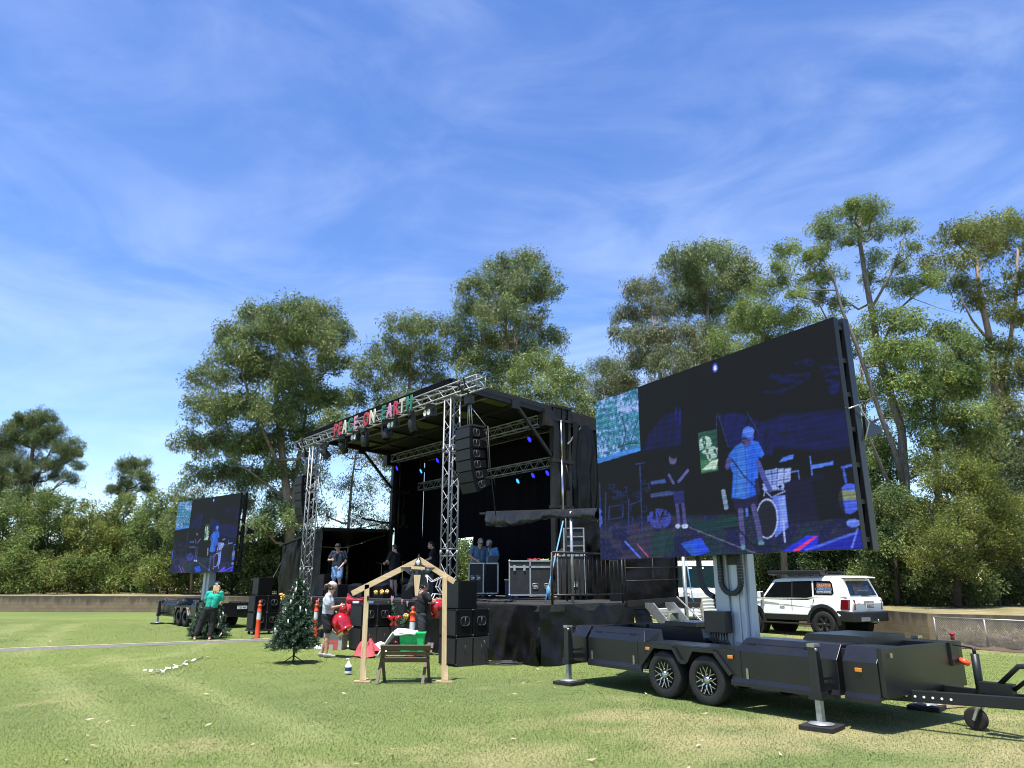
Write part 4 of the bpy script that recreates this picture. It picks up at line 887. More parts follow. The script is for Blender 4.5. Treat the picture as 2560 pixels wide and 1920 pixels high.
for o, x in ((tR, 0), (tL, 0)):
    J = MB(); zt_ = 5.33 if o is tR else 5.63
    J.bx(-0.19, 0.19, -0.19, 0.19, zt_, zt_+0.012); J.build('head_plate', 'alu', o)
    J = MB(); J.bx(-0.3, 0.3, -0.15, 0.15, 0.001, 0.013); J.build('base_plate', 'alu', o)
truss('rear_truss', 'dim roof truss hung across the middle of the stage ceiling', (-13.6, 4.0, 6.58), (-4.45, 4.0, 6.58), 0.28, 'roof trusses')
truss('rear_truss', 'lower dark truss in front of the black back curtain', (-13.4, 5.2, 5.50), (-4.6, 5.2, 5.50), 0.28, 'roof trusses')
# ------------------------------------------------------------------ letters
LET = [('P', 480, 'sign_red', 'dusky red letter P, first of the word PEACE'), ('E', 530, 'sign_red', 'red letter E next to the letter P on the truss'), ('A', 585, 'cream', 'cream letter A in the word PEACE'), ('C', 650, 'sign_green', 'green letter C on the truss'), ('E', 710, 'sign_pink', 'pink letter E ending the word PEACE'),
       ('O', 832, 'sign_red', 'red ringed letter O on the truss'), ('N', 905, 'cream', 'cream letter N on the truss'), ('E', 1035, 'sign_green', 'green letter E beginning the word EARTH'), ('A', 1105, 'sign_pink', 'pink letter A in the word EARTH'), ('R', 1180, 'sign_red', 'red letter R on the truss'), ('T', 1252, 'cream', 'cream letter T on the truss'), ('H', 1335, 'sign_green', 'green letter H, last of the word EARTH')]
for ch, zx, m, lab in LET:
    u = 740+zx*0.2110; x = ST.onY(u, 1045, -0.03)[0]
    me = text_mesh(ch, 0.59, 0.015, 0.82, bold=0.022); me.materials.clear(); me.materials.append(M[m]); 
    if ch == 'O' or ch == 'C': pass
    o = bpy.data.objects.new('sign_letter', me); COL.objects.link(o); P = sw(x, -0.03, 6.73); o.location = P
    o.rotation_euler = Euler((R(90), 0, SZ), 'XYZ')
    bmm = bmesh.new(); bmm.from_mesh(me); ring = []
    for v in bmm.verts: v.co.x *= 1.0
    bmm.to_mesh(me); bmm.free()
    bv = o.modifiers.new('thick', 'DISPLACE') if False else None
    tag(o, lab, 'letter', 'letters spelling PEACE ON EARTH')
# ------------------------------------------------------------------ stage lights
def moving_head(u, v, y, ztop, label, tilt=25, pan=0):
    x = ST.onY(u, v, y)[0]; o = thing('moving_head_light', label, 'stage light', sw(x, y, ztop), SZ+R(pan), 'moving head lights under the front truss')
    b = MB(); b.box((0, 0, -0.10), (0.30, 0.24, 0.14)); b.cyl((0, 0, -0.03), (0, 0, 0.06), 0.03); b.build('base', 'plastic_black', o, bevel=0.015)
    b = MB(); b.bx(-0.17, -0.12, -0.06, 0.06, -0.48, -0.16); b.bx(0.12, 0.17, -0.06, 0.06, -0.48, -0.16); b.bx(-0.119, 0.119, -0.06, 0.06, -0.20, -0.175); b.build('yoke', 'plastic_black', o, bevel=0.01)
    rm = rotm(tilt, 0, 0); b = MB(); b.lathe([(0, 0.17), (0.10, 0.17), (0.125, 0.10), (0.13, -0.05), (0.115, -0.20), (0.10, -0.21)], (0, 0, -0.42), rm, 18); b.build('head', 'plastic_black', o)
    b = MB(); b.lathe([(0, -0.205), (0.098, -0.195)], (0, 0, -0.42), rm, 18); b.build('lens', 'glass_dark', o); return o
for i, (u, v, tl, pn, lab) in enumerate(((858, 1118, 40, 20, 'moving head light leftmost under the front truss, below letter P'), (912, 1098, 10, 0, 'moving head light under the gap between PEACE and ON'), (968, 1072, -15, 40, 'moving head light under letter E of EARTH'), (1032, 1048, 15, -20, 'moving head light under letter H, rightmost'), (812, 1135, 45, -30, 'moving head light next to the left truss tower head'))):
    moving_head(u, v, TY, 6.56, lab, tl, pn)
def blinder(u, v, label):
    x = ST.onY(u, v, TY)[0]; o = thing('blinder_light', label, 'stage light', sw(x, TY-0.02, 6.50), SZ, 'two lamp blinders under the front truss')
    b = MB(); b.bx(-0.21, 0.21, -0.08, 0.10, -0.30, -0.06); b.build('housing', 'plastic_black', o, bevel=0.012)
    b = MB(); b.bx(-0.24, -0.215, -0.02, 0.02, -0.2, 0.03); b.bx(0.215, 0.24, -0.02, 0.02, -0.2, 0.03); b.bx(-0.2145, 0.2145, -0.02, 0.02, 0.0, 0.03); b.build('bracket', 'black_metal', o)
    for sx in (-0.10, 0.10): b = MB(); b.lathe([(0, -0.005), (0.06, 0.0), (0.085, 0.012)], (sx, -0.092, -0.18), rotm(90, 0, 0), 18); b.build('lamp', 'lens_white', o)
blinder(892, 1088, 'two-lamp blinder under the word ON, leftmost'); blinder(985, 1060, 'two-lamp blinder under letter A of EARTH'); blinder(1077, 1008, 'two-lamp blinder beside the right truss tower head')
def par(u, v, y, m, label, ztop):
    x, _, z = ST.onY(u, v, y); o = thing('led_lamp', label, 'stage light', sw(x, y, z), SZ, 'lit LED lamps deep inside the stage')
    rm = rotm(-62, 0, -14)
    b = MB(); b.lathe([(0, 0.16), (0.09, 0.15), (0.11, 0.0), (0.115, -0.03), (0.10, -0.03)], (0, 0.05, 0.03), rm, 18); b.build('body', 'plastic_black', o)
    b = MB(); b.tube([(-0.13, 0.07, 0.05), (-0.13, 0.07, ztop-z), (0.13, 0.07, ztop-z), (0.13, 0.07, 0.05)], 0.012, 5); b.build('bracket', 'black_metal', o)
    b = MB(); b.lathe([(0, -0.045), (0.07, -0.04), (0.09, -0.025)], (0, 0.05, 0.03), rm, 16); b.build('lens', m, o)
for u, v, y, m, lab, zt_ in ((991, 1172, 4.0, 'led_blue', 'blue lit lamp leftmost inside the stage', 6.45), (1051, 1179, 4.0, 'led_cyan', 'pale blue lit lamp left of the right truss tower', 6.45), (1092, 1152, 4.0, 'led_blue', 'violet blue lit lamp just left of the right truss tower', 6.45), (1322, 1100, 4.0, 'led_blue', 'blue lit lamp highest, below the ceiling truss at the right', 6.45), (1293, 1204, 5.2, 'led_cyan', 'pale cyan lit lamp lowest right of the line array', 5.36), (1331, 1190, 5.2, 'led_blue', 'small blue lit lamp second from the lift mast', 5.36), (1367, 1184, 5.2, 'led_blue', 'large blue lit lamp closest to the right lift mast', 5.36)):
    par(u, v, y, m, lab, zt_)
# ------------------------------------------------------------------ line arrays
def handle(mbr, mbv, c, ex, ey, n, s=1.0):
    """recessed oval handle: ring and dark halves; c centre, ex/ey in-plane unit vectors, n outward"""
    c, ex, ey, n = (np.array(q, float) for q in (c, ex, ey, n))
    ring = [c+ex*0.105*s*math.copysign(abs(math.cos(t))**0.6, math.cos(t))+ey*0.085*s*math.copysign(abs(math.sin(t))**0.6, math.sin(t))+n*0.004 for t in np.linspace(0, 2*math.pi, 17)]
    mbr.tube(ring, 0.011*s, 5, caps=False); mbr.tube([c+ey*0.08*s+n*0.006, c-ey*0.08*s+n*0.006], 0.016*s, 5)
    mbv.add([c+n*0.003]+[q-n*0.002 for q in ring[:-1]], [(0, 1+i, 1+(i+1) % 16) for i in range(16)])
def line_array(label, x, y, ztop):
    o = thing('line_array', label, 'loudspeakers', sw(x, y, ztop), SZ, 'hanging line arrays')
    hgt = 0.285; P = np.array([0.0, 0.0, 0.0]); ang = 0
    b = MB(); b.bx(-0.30, 0.30, 0.03, 0.50, 0.012, 0.07); b.build('flying_frame', 'black_metal', o, bevel=0.008)
    for i, da in enumerate((0, 2, 3, 4, 6, 9)):
        ang += da; rm = rotm(ang, 0, 0)                     # tilt the front downwards
        g = MB(); pts = [(-0.34, 0, -hgt), (0.34, 0, -hgt), (0.30, 0.50, -hgt+0.045), (-0.30, 0.50, -hgt+0.045), (-0.34, 0, -0.004), (0.34, 0, -0.004), (0.30, 0.50, -0.05), (-0.30, 0.50, -0.05)]
        g.hexa(np.array(pts)@rm.T+P); cb = g.build('cabinet', 'speaker', o, bevel=0.008)
        g = MB(); q = [(-0.32, -0.012, -hgt+0.015), (0.32, -0.012, -hgt+0.015), (0.32, -0.001, -hgt+0.015), (-0.32, -0.001, -hgt+0.015), (-0.32, -0.012, -0.018), (0.32, -0.012, -0.018), (0.32, -0.001, -0.018), (-0.32, -0.001, -0.018)]
        g.hexa(np.array(q)@rm.T+P); g.build('grille', 'grille', cb)
        r_, v_ = MB(), MB(); n = rm@np.array([0.98, 0.08, 0])
        handle(r_, v_, rm@np.array([0.325, 0.20, -hgt/2])+P, rm@np.array([-0.08, 1, 0]), rm@np.array([0, 0, 1.0]), n, 1.0)
        r_.build('handle', 'handle_grey', cb); v_.build('handle_recess', 'void', cb)
        P = P+rm@np.array([0, 0, -hgt])
    b = MB()
    for dx_ in (-0.1, 0.0, 0.12):
        pts = [(dx_, 0.22, 0.07), (dx_*0.4, 0.2, 6.40-ztop)]
        b.tube(pts, 0.012, 5)
    b.tube([(0.0, 0.2, 6.2-ztop), (0.34, 0.5, 0.05)], 0.010, 5); b.build('chain', 'galv', o)
    b = MB(); b.bx(-0.11, 0.11, 0.10, 0.28, 6.22-ztop, 6.42-ztop); b.tube([(0, 0.19, 6.42-ztop), (0, 0.1, 6.62-ztop), (0, -0.02, 6.92-ztop), (0, -0.2, 6.7-ztop), (0, 0.0, 6.5-ztop)], 0.035, 7); b.build('chain_hoist', 'plastic_black', o, bevel=0.01)
    b = MB(); b.tube([(0.33, 0.5, 0.0), (0.36, 0.55, -0.6), (0.30, 0.62, -1.0), (0.42, 0.70, -1.3), (0.36, 0.8, -1.45)], 0.013, 5); b.tube([(0.42, 0.5, 0.05), (0.46, 0.55, -1.0), (0.52, 0.7, 3.3-ztop)], 0.014, 5); b.build('signal_cable', 'plastic_black', o)
    return o
line_array('line array of six black speaker boxes hanging beside the right truss tower', -2.93, -0.02, 5.55)
line_array('line array of black speaker boxes hanging left of the left truss tower', -13.52, -0.02, 5.45)
# ------------------------------------------------------------------ ground speaker stacks
def sub(x, y, z, label, carpet=False, w=0.66, d=0.42, h=0.555, group='subwoofers stacked on the lawn before the stage'):
    o = thing('subwoofer', label, 'subwoofer', sw(x, y, z), SZ, group)
    b = MB(); b.bx(-w, 0, 0, d, 0, h); b.build('cabinet', 'speaker', o, bevel=0.012)
    b = MB(); b.bx(-w+0.03, -0.03, -0.014, -0.001, 0.03, h-0.03); b.build('grille', 'grille', o)
    r_, v_ = MB(), MB(); handle(r_, v_, (0.003, d*0.52, h*0.56), (0, 1, 0), (0, 0, 1), (1, 0, 0), 1.05); r_.build('handle', 'handle_grey', o); v_.build('handle_recess', 'void', o)
    b = MB()
    for yy_ in (0.01, d-0.01):
        for zz_ in (0.02, h-0.02): b.ell((-0.005, yy_, zz_), 0.022, None, 8, 5)
    b.build('corner_caps', 'black_metal', o)
    if carpet: b = MB(); b.bx(0.002, 0.02, 0.015, d-0.015, -0.02, h*0.98); b.build('carpet_cover', 'carpet', o)
    return o
def dolly(x, y, label, w=0.66, d=0.86):
    o = thing('dolly', label, 'dolly', sw(x, y, 0), SZ, 'wheeled dollies under speaker stacks'); b = MB(); b.bx(-w-0.03, 0.03, -0.03, d+0.03, 0.10, 0.15); b.build('board', 'case_ply', o, bevel=0.01)
    for sx in (-w+0.08, -0.08):
        for sy in (0.08, d-0.08): b = MB(); b.lathe([(0, -0.02), (0.045, -0.02), (0.05, 0), (0.045, 0.02), (0, 0.02)], (sx, sy, 0.05), rotm(0, 90, 0), 12); b.build('castor', 'rubber', o)
def stack(name, x, y, z0, top, carpet=False, topw=0.60, lowc=False):
    for lv in (0, 1):
        for dp in (0, 1):
            sub(x, y+dp*0.432, z0+lv*0.562, f'{("upper","lower")[lv==0]} {("front","rear")[dp]} black subwoofer of the {name}', carpet and lv == 0)
    if top:
        o = thing('top_speaker', f'black upright loudspeaker on top of the {name}', 'loudspeaker', sw(x, y, z0+1.122), SZ, 'top loudspeakers on the stacks'); b = MB()
        tw, td, th_ = topw, 0.50, 0.58
        b.hexa([(-tw, 0.08, 0), (-0.04, 0.08, 0), (-0.08, 0.08+td, 0), (-tw+0.04, 0.08+td, 0), (-tw, 0.08, th_), (-0.04, 0.08, th_), (-0.08, 0.08+td, th_), (-tw+0.04, 0.08+td, th_)]); b.build('cabinet', 'speaker', o, bevel=0.012)
        b = MB(); b.bx(-tw+0.02, -0.06, 0.06, 0.078, 0.02, th_-0.02); b.build('grille', 'grille', o)
stack('right speaker stack', -1.03, -1.40, 0.02, True, True, 0.62)
stack('centre speaker stack behind the timber frame', -5.35, -1.35, 0.02, False, True)
stack('left speaker stack', -13.1, -1.35, 0.155, True, False, 0.60); dolly(-13.1, -1.35, 'wheeled dolly carrying the left speaker stack')
# white straps over the stacks
for x, y, z0, nm in ((-5.35, -1.35, 0.02, 'centre'), (-13.1, -1.35, 0.155, 'left')):
    b = MB(); b.bx(0.003, 0.007, 0.415, 0.438, 0.03, 1.13); s_ = b.build('strap', 'handle_grey'); s_.location = sw(x, y, z0); s_.rotation_euler = (0, 0, SZ); tag(s_, f'pale vertical strap down the {nm} speaker stack', 'strap')
# ------------------------------------------------------------------ on the deck
def road_case(label, P, rz, w, d, h, handles=2, lid=0.16, split=True, openside=False, casters=True):
    z0 = 0.13 if casters else 0.0
    o = thing('road_case', label, 'flight case', P, rz, 'flight cases on the stage')
    b = MB(); b.bx(-w/2, w/2, 0, d, z0, z0+h); b.build('body', 'case_ply', o)
    b = MB(); e = 0.035; c8 = [(-w/2, 0), (w/2, 0), (w/2, d), (-w/2, d)]
    for i in range(4):
        (x0, y0), (x1, y1) = c8[i], c8[(i+1) % 4]
        for z in (z0, z0+h): b.bar((x0, y0, z), (x1, y1, z), e, e)
        b.bar((x0, y0, z0), (x0, y0, z0+h), e, e)
    if split: b.bar((0, -0.006, z0), (0, -0.006, z0+h), e*1.1, 0.02, (0, 1, 0))
    if lid: b.bar((-w/2, -0.006, z0+h-lid), (w/2, -0.006, z0+h-lid), 0.02, e*1.4, (0, 0, 1))
    b.build('edging', 'galv', o)
    b = MB()
    for (x0, y0) in c8:
        for z in (z0, z0+h): b.ell((x0, y0, z), 0.035, None, 8, 6)
    b.build('ball_corners', 'galv', o)
    if casters:
        for sx in (-w/2+0.1, w/2-0.1):
            for sy in (0.1, d-0.1): b = MB(); b.lathe([(0, -0.02), (0.055, -0.02), (0.06, 0), (0.055, 0.02), (0, 0.02)], (sx, sy, 0.06), rotm(0, 90, 0), 12); b.build('castor', 'rubber', o)
    for i in range(handles):
        sx = (w*0.12+i*w*0.29) if not openside else (-w*0.36+i*w*0.2)
        zz = z0+h*(0.26 if not openside else 0.52)
        b = MB(); b.tube([(sx-0.07, -0.012, zz-0.06), (sx+0.07, -0.012, zz-0.06), (sx+0.07, -0.012, zz+0.06), (sx-0.07, -0.012, zz+0.06), (sx-0.07, -0.012, zz-0.06)], 0.012, 5); b.bx(sx-0.05, sx+0.05, -0.014, -0.004, zz-0.03, zz+0.03); b.build('handle', 'galv', o)
    if lid:
        for sx in (-w*0.38, -w*0.14): b = MB(); b.bx(sx-0.03, sx+0.03, -0.028, -0.004, z0+h-lid-0.1, z0+h-lid+0.05); b.build('latch', 'galv', o)
    if openside: b = MB(); b.bx(0.03, w/2-0.04, -0.010, -0.002, z0+0.05, z0+h-0.05); b.build('open_front', 'void', o)
    return o
rc2 = road_case('large black flight case with two front handles beside the stage railing', sw(-3.45, 2.68, DECK), 0, 1.14, 0.75, 0.90)
rc1 = road_case('black flight case used as mixing desk under the two men in blue', sw(-6.87, 3.62, DECK), 0, 0.92, 0.7, 0.92, lid=0, openside=True)
pr = sw(-2.95, 3.75, DECK); road_case('tall rack case standing between the railing and the black tarp', pr, R(-10), 0.75, 0.6, 1.05, handles=1, lid=0, split=False)
q = thing('amplifier_rack', 'open grey amplifier rack on top of the tall rack case', 'rack', pr+np.array([0.1, 0.05, 1.19]), R(-10)); b = MB()
for z in (0.0, 0.25, 0.5):
    b.bx(-0.25, 0.25, 0, 0.4, z+0.03, z+0.23)
b.build('amplifiers', 'plastic_black', q)
b = MB()
for x in (-0.28, 0.28):
    b.bx(x-0.02, x+0.02, -0.03, 0.42, 0.0, 0.76)
for z in (0.012, 0.26, 0.51, 0.75): b.bx(-0.259, 0.259, -0.028, -0.004, z-0.012, z+0.012)
b.build('rack_frame', 'galv', q)
lp = thing('laptop', 'dark laptop open on the mixing flight case', 'laptop', sw(-6.87, 3.62, DECK+1.06)+np.array([0.24, 0.2, 0]), R(160)); b = MB(); b.bx(-0.17, 0.17, -0.12, 0.12, 0, 0.02); b.build('base', 'plastic_black', lp); b = MB(); b.box((0, -0.16, 0.12), (0.34, 0.012, 0.24), rotm(18, 0, 0)); b.build('lid', 'handle_grey', lp)
bn = thing('storage_bin', 'dark blue storage bin with lime lid between the flight cases', 'bin', sw(-5.1, 3.35, DECK), 0); b = MB(); b.box((0, 0, 0.26), (0.36, 0.36, 0.52), None, 1.12); b.build('bin_body', 'blue_bin', bn, bevel=0.015); b = MB(); b.box((0, 0, 0.535), (0.43, 0.43, 0.04)); b.build('lid', 'lime', bn, bevel=0.01)
b = MB(); b.bx(-0.3, 0.3, 0, 0.3, 0, 0.95); bb = b.build('fabric_crate', 'blue_bin'); bb.location = sw(-5.45, 3.95, DECK); tag(bb, 'tall dark blue fabric crate behind the lime lidded bin', 'crate')
# cable heap on the big case and on the deck edge
def coil(name, label, c, rad, n, m='plastic_black', r=0.009, seed=1, flat=0.03, ln=7):
    g = np.random.default_rng(seed); b = MB(); P = []
    for i in range(n*14):
        t = i/14*2*math.pi; rr_ = rad*(1+0.25*math.sin(i*0.37)+0.12*g.normal()); P.append((c[0]+rr_*math.cos(t)*1.35+0.08*math.sin(i*0.11), c[1]+rr_*math.sin(t)*0.8+0.05*math.cos(i*0.17), c[2]+r+abs(g.normal())*flat*0.5+0.02*math.sin(i*0.3)**2))
    b.tube(P, r, 5); o = b.build(name, m); return tag(o, label, 'cable')
coil('cable_coil', 'heap of red cable on top of the large flight case', sw(-3.45, 2.68, DECK+1.035)+np.array([0.15, 0.25, 0]), 0.10, 4, 'red_cloth', 0.012, 3)
coil('cable_coil', 'yellow cable tie bundle on top of the large flight case', sw(-3.45, 2.68, DECK+1.035)+np.array([0.38, 0.2, 0]), 0.05, 4, 'lime', 0.009, 4)
coil('cable_coil', 'tangle of black cables at the deck edge before the large flight case', sw(-2.9, 0.9, DECK), 0.25, 5, 'plastic_black', 0.012, 5)
coil('cable_coil', 'loose black cable loops at the deck edge right of the top speaker', sw(-2.0, 0.55, DECK), 0.22, 4, 'plastic_black', 0.012, 6)
pq = gp(1262, 1661); coil('cable_coil', 'coiled black cable on the lawn right of the right speaker stack', (pq[0], pq[1], 0.0), 0.24, 6, 'plastic_black', 0.013, 7)
pq = gp(1235, 1657); b = MB(); P0 = sw(-0.98, -0.72, 0.5); b.tube([P0, P0+np.array([0.05, -0.02, -0.12]), (pq[0]-.05, pq[1]-.05, 0.25), (pq[0]+.15, pq[1], 0.1), (pq[0]+.1, pq[1]+.05, 0.02), (pq[0]+.4, pq[1]-.1, 0.015)], 0.012, 6); tag(b.build('power_cable', 'handle_grey'), 'pale cable running down from the right speaker stack to the coil', 'cable')
b = MB(); A = sw(-1.35, 0.0, DECK-0.02); b.tube([A+np.array([0.1, 0.1, 0.03]), A+np.array([0.35, -0.12, -0.05]), A+np.array([0.38, -0.16, -0.5]), A+np.array([0.2, -0.2, -1.0]), A+np.array([0.15, -0.25, -1.2])], 0.014, 6); tag(b.build('power_cable', 'plastic_black'), 'thick black cable hanging over the stage skirt', 'cable')
# monitors and band gear on the deck
def wedge(x, y, label, rz=0, w=0.62):
    o = thing('wedge_monitor', label, 'monitor', sw(x, y, DECK), SZ+R(rz), 'wedge monitors along the stage front'); b = MB(); b.prism([(0, 0), (0.42, 0), (0.42, 0.16), (0.14, 0.42), (0, 0.36)], (-w/2, 0, 0), (0, 1, 0), (0, 0, 1), (w, 0, 0)); b.build('cabinet', 'speaker', o, bevel=0.01)
    b = MB(); b.prism([(0.415, 0.17), (0.15, 0.415), (0.16, 0.425), (0.425, 0.18)], (-w/2+0.03, 0, 0), (0, 1, 0), (0, 0, 1), (w-0.06, 0, 0)); b.build('grille', 'grille', o)
wedge(-11.6, 0.55, 'wedge monitor in front of the man in denim shorts'); wedge(-9.7, 0.5, 'wedge monitor left of the timber gable on the stage'); wedge(-8.0, 0.5, 'wedge monitor behind the left rafter of the timber frame'); wedge(-6.3, 0.5, 'wedge monitor behind the dark star')
for x, y, w, h, lab in ((-12.6, 0.7, 0.62, 0.75, 'squat black speaker box at the stage front left corner'), (-6.4, 1.3, 0.5, 0.72, 'bluish black speaker box behind the timber star'), (-8.9, 0.35, 0.32, 0.42, 'small black amplifier at the deck edge'), (-10.6, 0.35, 0.4, 0.40, 'small black box at the deck edge behind the red fabric')):
    o = thing('speaker_box', lab, 'loudspeaker', sw(x, y, DECK), SZ, 'speaker boxes on the stage deck'); b = MB(); b.bx(-w/2, w/2, 0, 0.4, 0, h); b.build('cabinet', 'speaker', o, bevel=0.01); b = MB(); b.bx(-w/2+0.02, w/2-0.02, -0.012, -0.001, 0.02, h-0.02); b.build('grille', 'grille', o)
kb = thing('keyboard', 'black electric keyboard on a folding stand on the stage', 'keyboard', sw(-8.9, 3.0, DECK), SZ); b = MB(); b.bx(-0.7, 0.7, 0, 0.32, 0.86, 0.95); b.build('keyboard_body', 'plastic_black', kb, bevel=0.01); b = MB(); b.bx(-0.62, 0.62, 0.12, 0.29, 0.951, 0.957); b.build('keys', 'handle_grey', kb)
b = MB(); b.bar((-0.5, 0.05, 0), (0.5, 0.05, 0.85), 0.03, 0.03); b.bar((0.5, 0.28, 0), (-0.5, 0.28, 0.85), 0.03, 0.03); b.build('stand', 'black_metal', kb)
dk = thing('drum_kit', 'drum kit in the shadow at the left of the stage', 'drum kit', sw(-12.3, 3.3, DECK), SZ+R(20))
b = MB(); b.lathe([(0, -0.2), (0.28, -0.2), (0.28, 0.2), (0, 0.2)], (0, 0, 0.3), rotm(90, 0, 0), 24); b.build('bass_drum', 'handle_grey', dk)
for (x, y, z, r_) in ((-0.22, 0.1, 0.75, 0.14), (0.2, 0.1, 0.75, 0.15), (0.5, 0.3, 0.5, 0.2)): b = MB(); b.lathe([(0, 0.1), (r_, 0.1), (r_, -0.1), (0, -0.1)], (x, y, z), rotm(-12, 0, 0), 20); b.build('tom', 'handle_grey', dk)
for (x, y, z) in ((-0.6, 0.2, 1.15), (0.6, 0.0, 1.2), (-0.45, 0.6, 0.85)): b = MB(); b.lathe([(0, 0.03), (0.05, 0.02), (0.22, 0)], (x, y, z), rotm(-10, 6, 0), 20); b.cyl((x, y, z), (x, y+0.02, 0.02), 0.012, n=6); b.build('cymbal', 'gold', dk)
def micstand(x, y, label):
    o = thing('microphone_stand', label, 'microphone stand', sw(x, y, DECK), SZ, 'microphone stands on the stage'); b = MB(); b.cyl((0, 0, 0.02), (0, 0, 1.45), 0.010, n=6); b.lathe([(0, 0.03), (0.13, 0.012), (0.13, 0)], (0, 0, 0), None, 14); b.bar((0, 0, 1.4), (0.35, -0.1, 1.6), 0.014, 0.014); b.build('stand', 'black_metal', o); b = MB(); b.ell((0.37, -0.105, 1.61), (0.025, 0.025, 0.03)); b.cyl((0.37, -0.105, 1.6), (0.25, -0.07, 1.53), 0.014, n=8); b.build('microphone', 'handle_grey', o)
micstand(-10.2, 2.2, 'thin microphone stand left of the timber gable'); micstand(-6.2, 3.2, 'microphone stand behind the right truss tower')
# ------------------------------------------------------------------ LED picture (what the screens emit)
def led_picture(Wn=560, Hn=315):
    src = np.array([(75, 612), (1650, 18), (1852, 1588), (122, 1652)], float); dst = np.array([(0, 1), (1, 1), (1, 0), (0, 0)], float)
    A = []
    for (x, y), (u, v) in zip(src, dst): A.append([x, y, 1, 0, 0, 0, -u*x, -u*y]); A.append([0, 0, 0, x, y, 1, -v*x, -v*y])
    h = np.linalg.solve(np.array(A), dst.reshape(-1)); Hm = np.append(h, 1).reshape(3, 3); Hi = np.linalg.inv(Hm)
    s, t = np.meshgrid((np.arange(Wn)+0.5)/Wn, (np.arange(Hn)+0.5)/Hn)
    q = np.stack([s, t, np.ones_like(s)], -1)@Hi.T; X = q[..., 0]/q[..., 2]; Y = q[..., 1]/q[..., 2]
    img = np.zeros((Hn, Wn, 3)); img[:] = (0.003, 0.0035, 0.004)
    def poly(pts, soft=0):
        ins = np.zeros(X.shape, bool); n = len(pts)
        for i in range(n):
            (x0, y0), (x1, y1) = pts[i], pts[(i+1) % n]
            c = ((y0 > Y) != (y1 > Y)); xi = (x1-x0)*(Y-y0)/((y1-y0) if y1 != y0 else 1e-9)+x0; ins ^= c & (X < xi)
        return ins.astype(float)
    def put(mask, col, a=1.0):
        k = (mask*a)[..., None]; img[:] = img*(1-k)+np.array(col)*k
    def ell(cx, cy, rx, ry): return (((X-cx)/rx)**2+((Y-cy)/ry)**2 < 1).astype(float)
    def line(pts, w, col, a=1.0):
        m = np.zeros(X.shape)
        for (x0, y0), (x1, y1) in zip(pts[:-1], pts[1:]):
            L2 = (x1-x0)**2+(y1-y0)**2; tt = np.clip(((X-x0)*(x1-x0)+(Y-y0)*(y1-y0))/L2, 0, 1); m = np.maximum(m, (np.hypot(X-x0-tt*(x1-x0), Y-y0-tt*(y1-y0)) < w).astype(float))
        put(m, col, a)
    n1 = fbm(X/70, Y/70, 1, 4); n2 = fbm(X/18, Y/26, 2, 4); n3 = fbm(X/120, Y/30, 3, 4)
    B = (0.005, 0.009, 0.105)
    # blue lit curtains and floor
    def soft(m, k):
        m = np.array(m, float)
        for _ in range(k): q_ = np.pad(m, 1, 'edge'); m = (q_[:-2, 1:-1]+q_[2:, 1:-1]+q_[1:-1, :-2]+q_[1:-1, 2:]+q_[1:-1, 1:-1])/5
        return m
    streak = fbm(X/9, Y/160, 41, 3); st2 = fbm((X+0.35*Y)/14, Y/240, 44, 3)
    put(soft(poly([(395, 930), (425, 820), (520, 700), (640, 650), (640, 890)]), 9)*np.clip(0.35+1.1*(streak-0.25), 0, 1), B, 1)
    put(soft(poly([(600, 640), (640, 650), (640, 760), (600, 720)])*(streak > 0.55), 2), (0.01, 0.02, 0.30), 0.8)
    put(soft(poly([(880, 690), (1000, 670), (1190, 740), (1260, 900), (1240, 960), (960, 910)])*(st2 > 0.44), 3), B, 1)
    put(soft(poly([(1180, 740), (1300, 690), (1730, 650), (1765, 900), (1600, 925), (1250, 900)]), 12)*np.clip(0.45+0.9*(fbm(X/90, Y/40, 47, 4)-0.2), 0, 1), B, 1)
    put(soft(poly([(1190, 540), (1230, 400), (1480, 300), (1540, 330), (1480, 450), (1300, 540)])*(n3 > 0.52), 3), B, 0.85)
    for P in ([(880, 680), (950, 900)], [(1075, 670), (1160, 820)], [(870, 690), (880, 1050)]): line(P, 2.5, (0.05, 0.08, 0.30), 0.5)
    put(poly([(1560, 330), (1690, 290), (1700, 520), (1640, 560)])*(n3 > 0.55), B, 0.9)
    put(poly([(1330, 1140), (1580, 1080), (1760, 1300), (1740, 1400), (1340, 1420)]), (0.008, 0.008, 0.05), 0.7)
    fl = soft(poly([(110, 1430), (420, 1370), (1340, 1350), (1800, 1400), (1850, 1590), (122, 1650)]), 6)
    put(fl, (0.016, 0.016, 0.060), 0.9); put(soft(fl*(n1 > 0.56), 4), (0.005, 0.034, 0.045), 0.75); put(soft(fl*(n1 < 0.42), 4), (0.005, 0.008, 0.065), 0.9); put(soft(fl*(X < 620)*(n1 > 0.45), 5), (0.05, 0.035, 0.085), 0.6); put(fl*(fbm(X/5, Y/5, 60, 2) > 0.70), (0.06, 0.08, 0.25), 0.5)
    put(poly([(700, 1400), (1000, 1360), (1040, 1420), (760, 1480)]), (0.006, 0.05, 0.045), 0.7)
    line([(280, 1530), (385, 1645)], 5, (0.10, 0.20, 0.95)); line([(360, 1550), (430, 1630)], 3, (0.55, 0.12, 0.35)); line([(700, 1440), (1000, 1560), (1130, 1610)], 4, (0.16, 0.16, 0.30), 0.8)
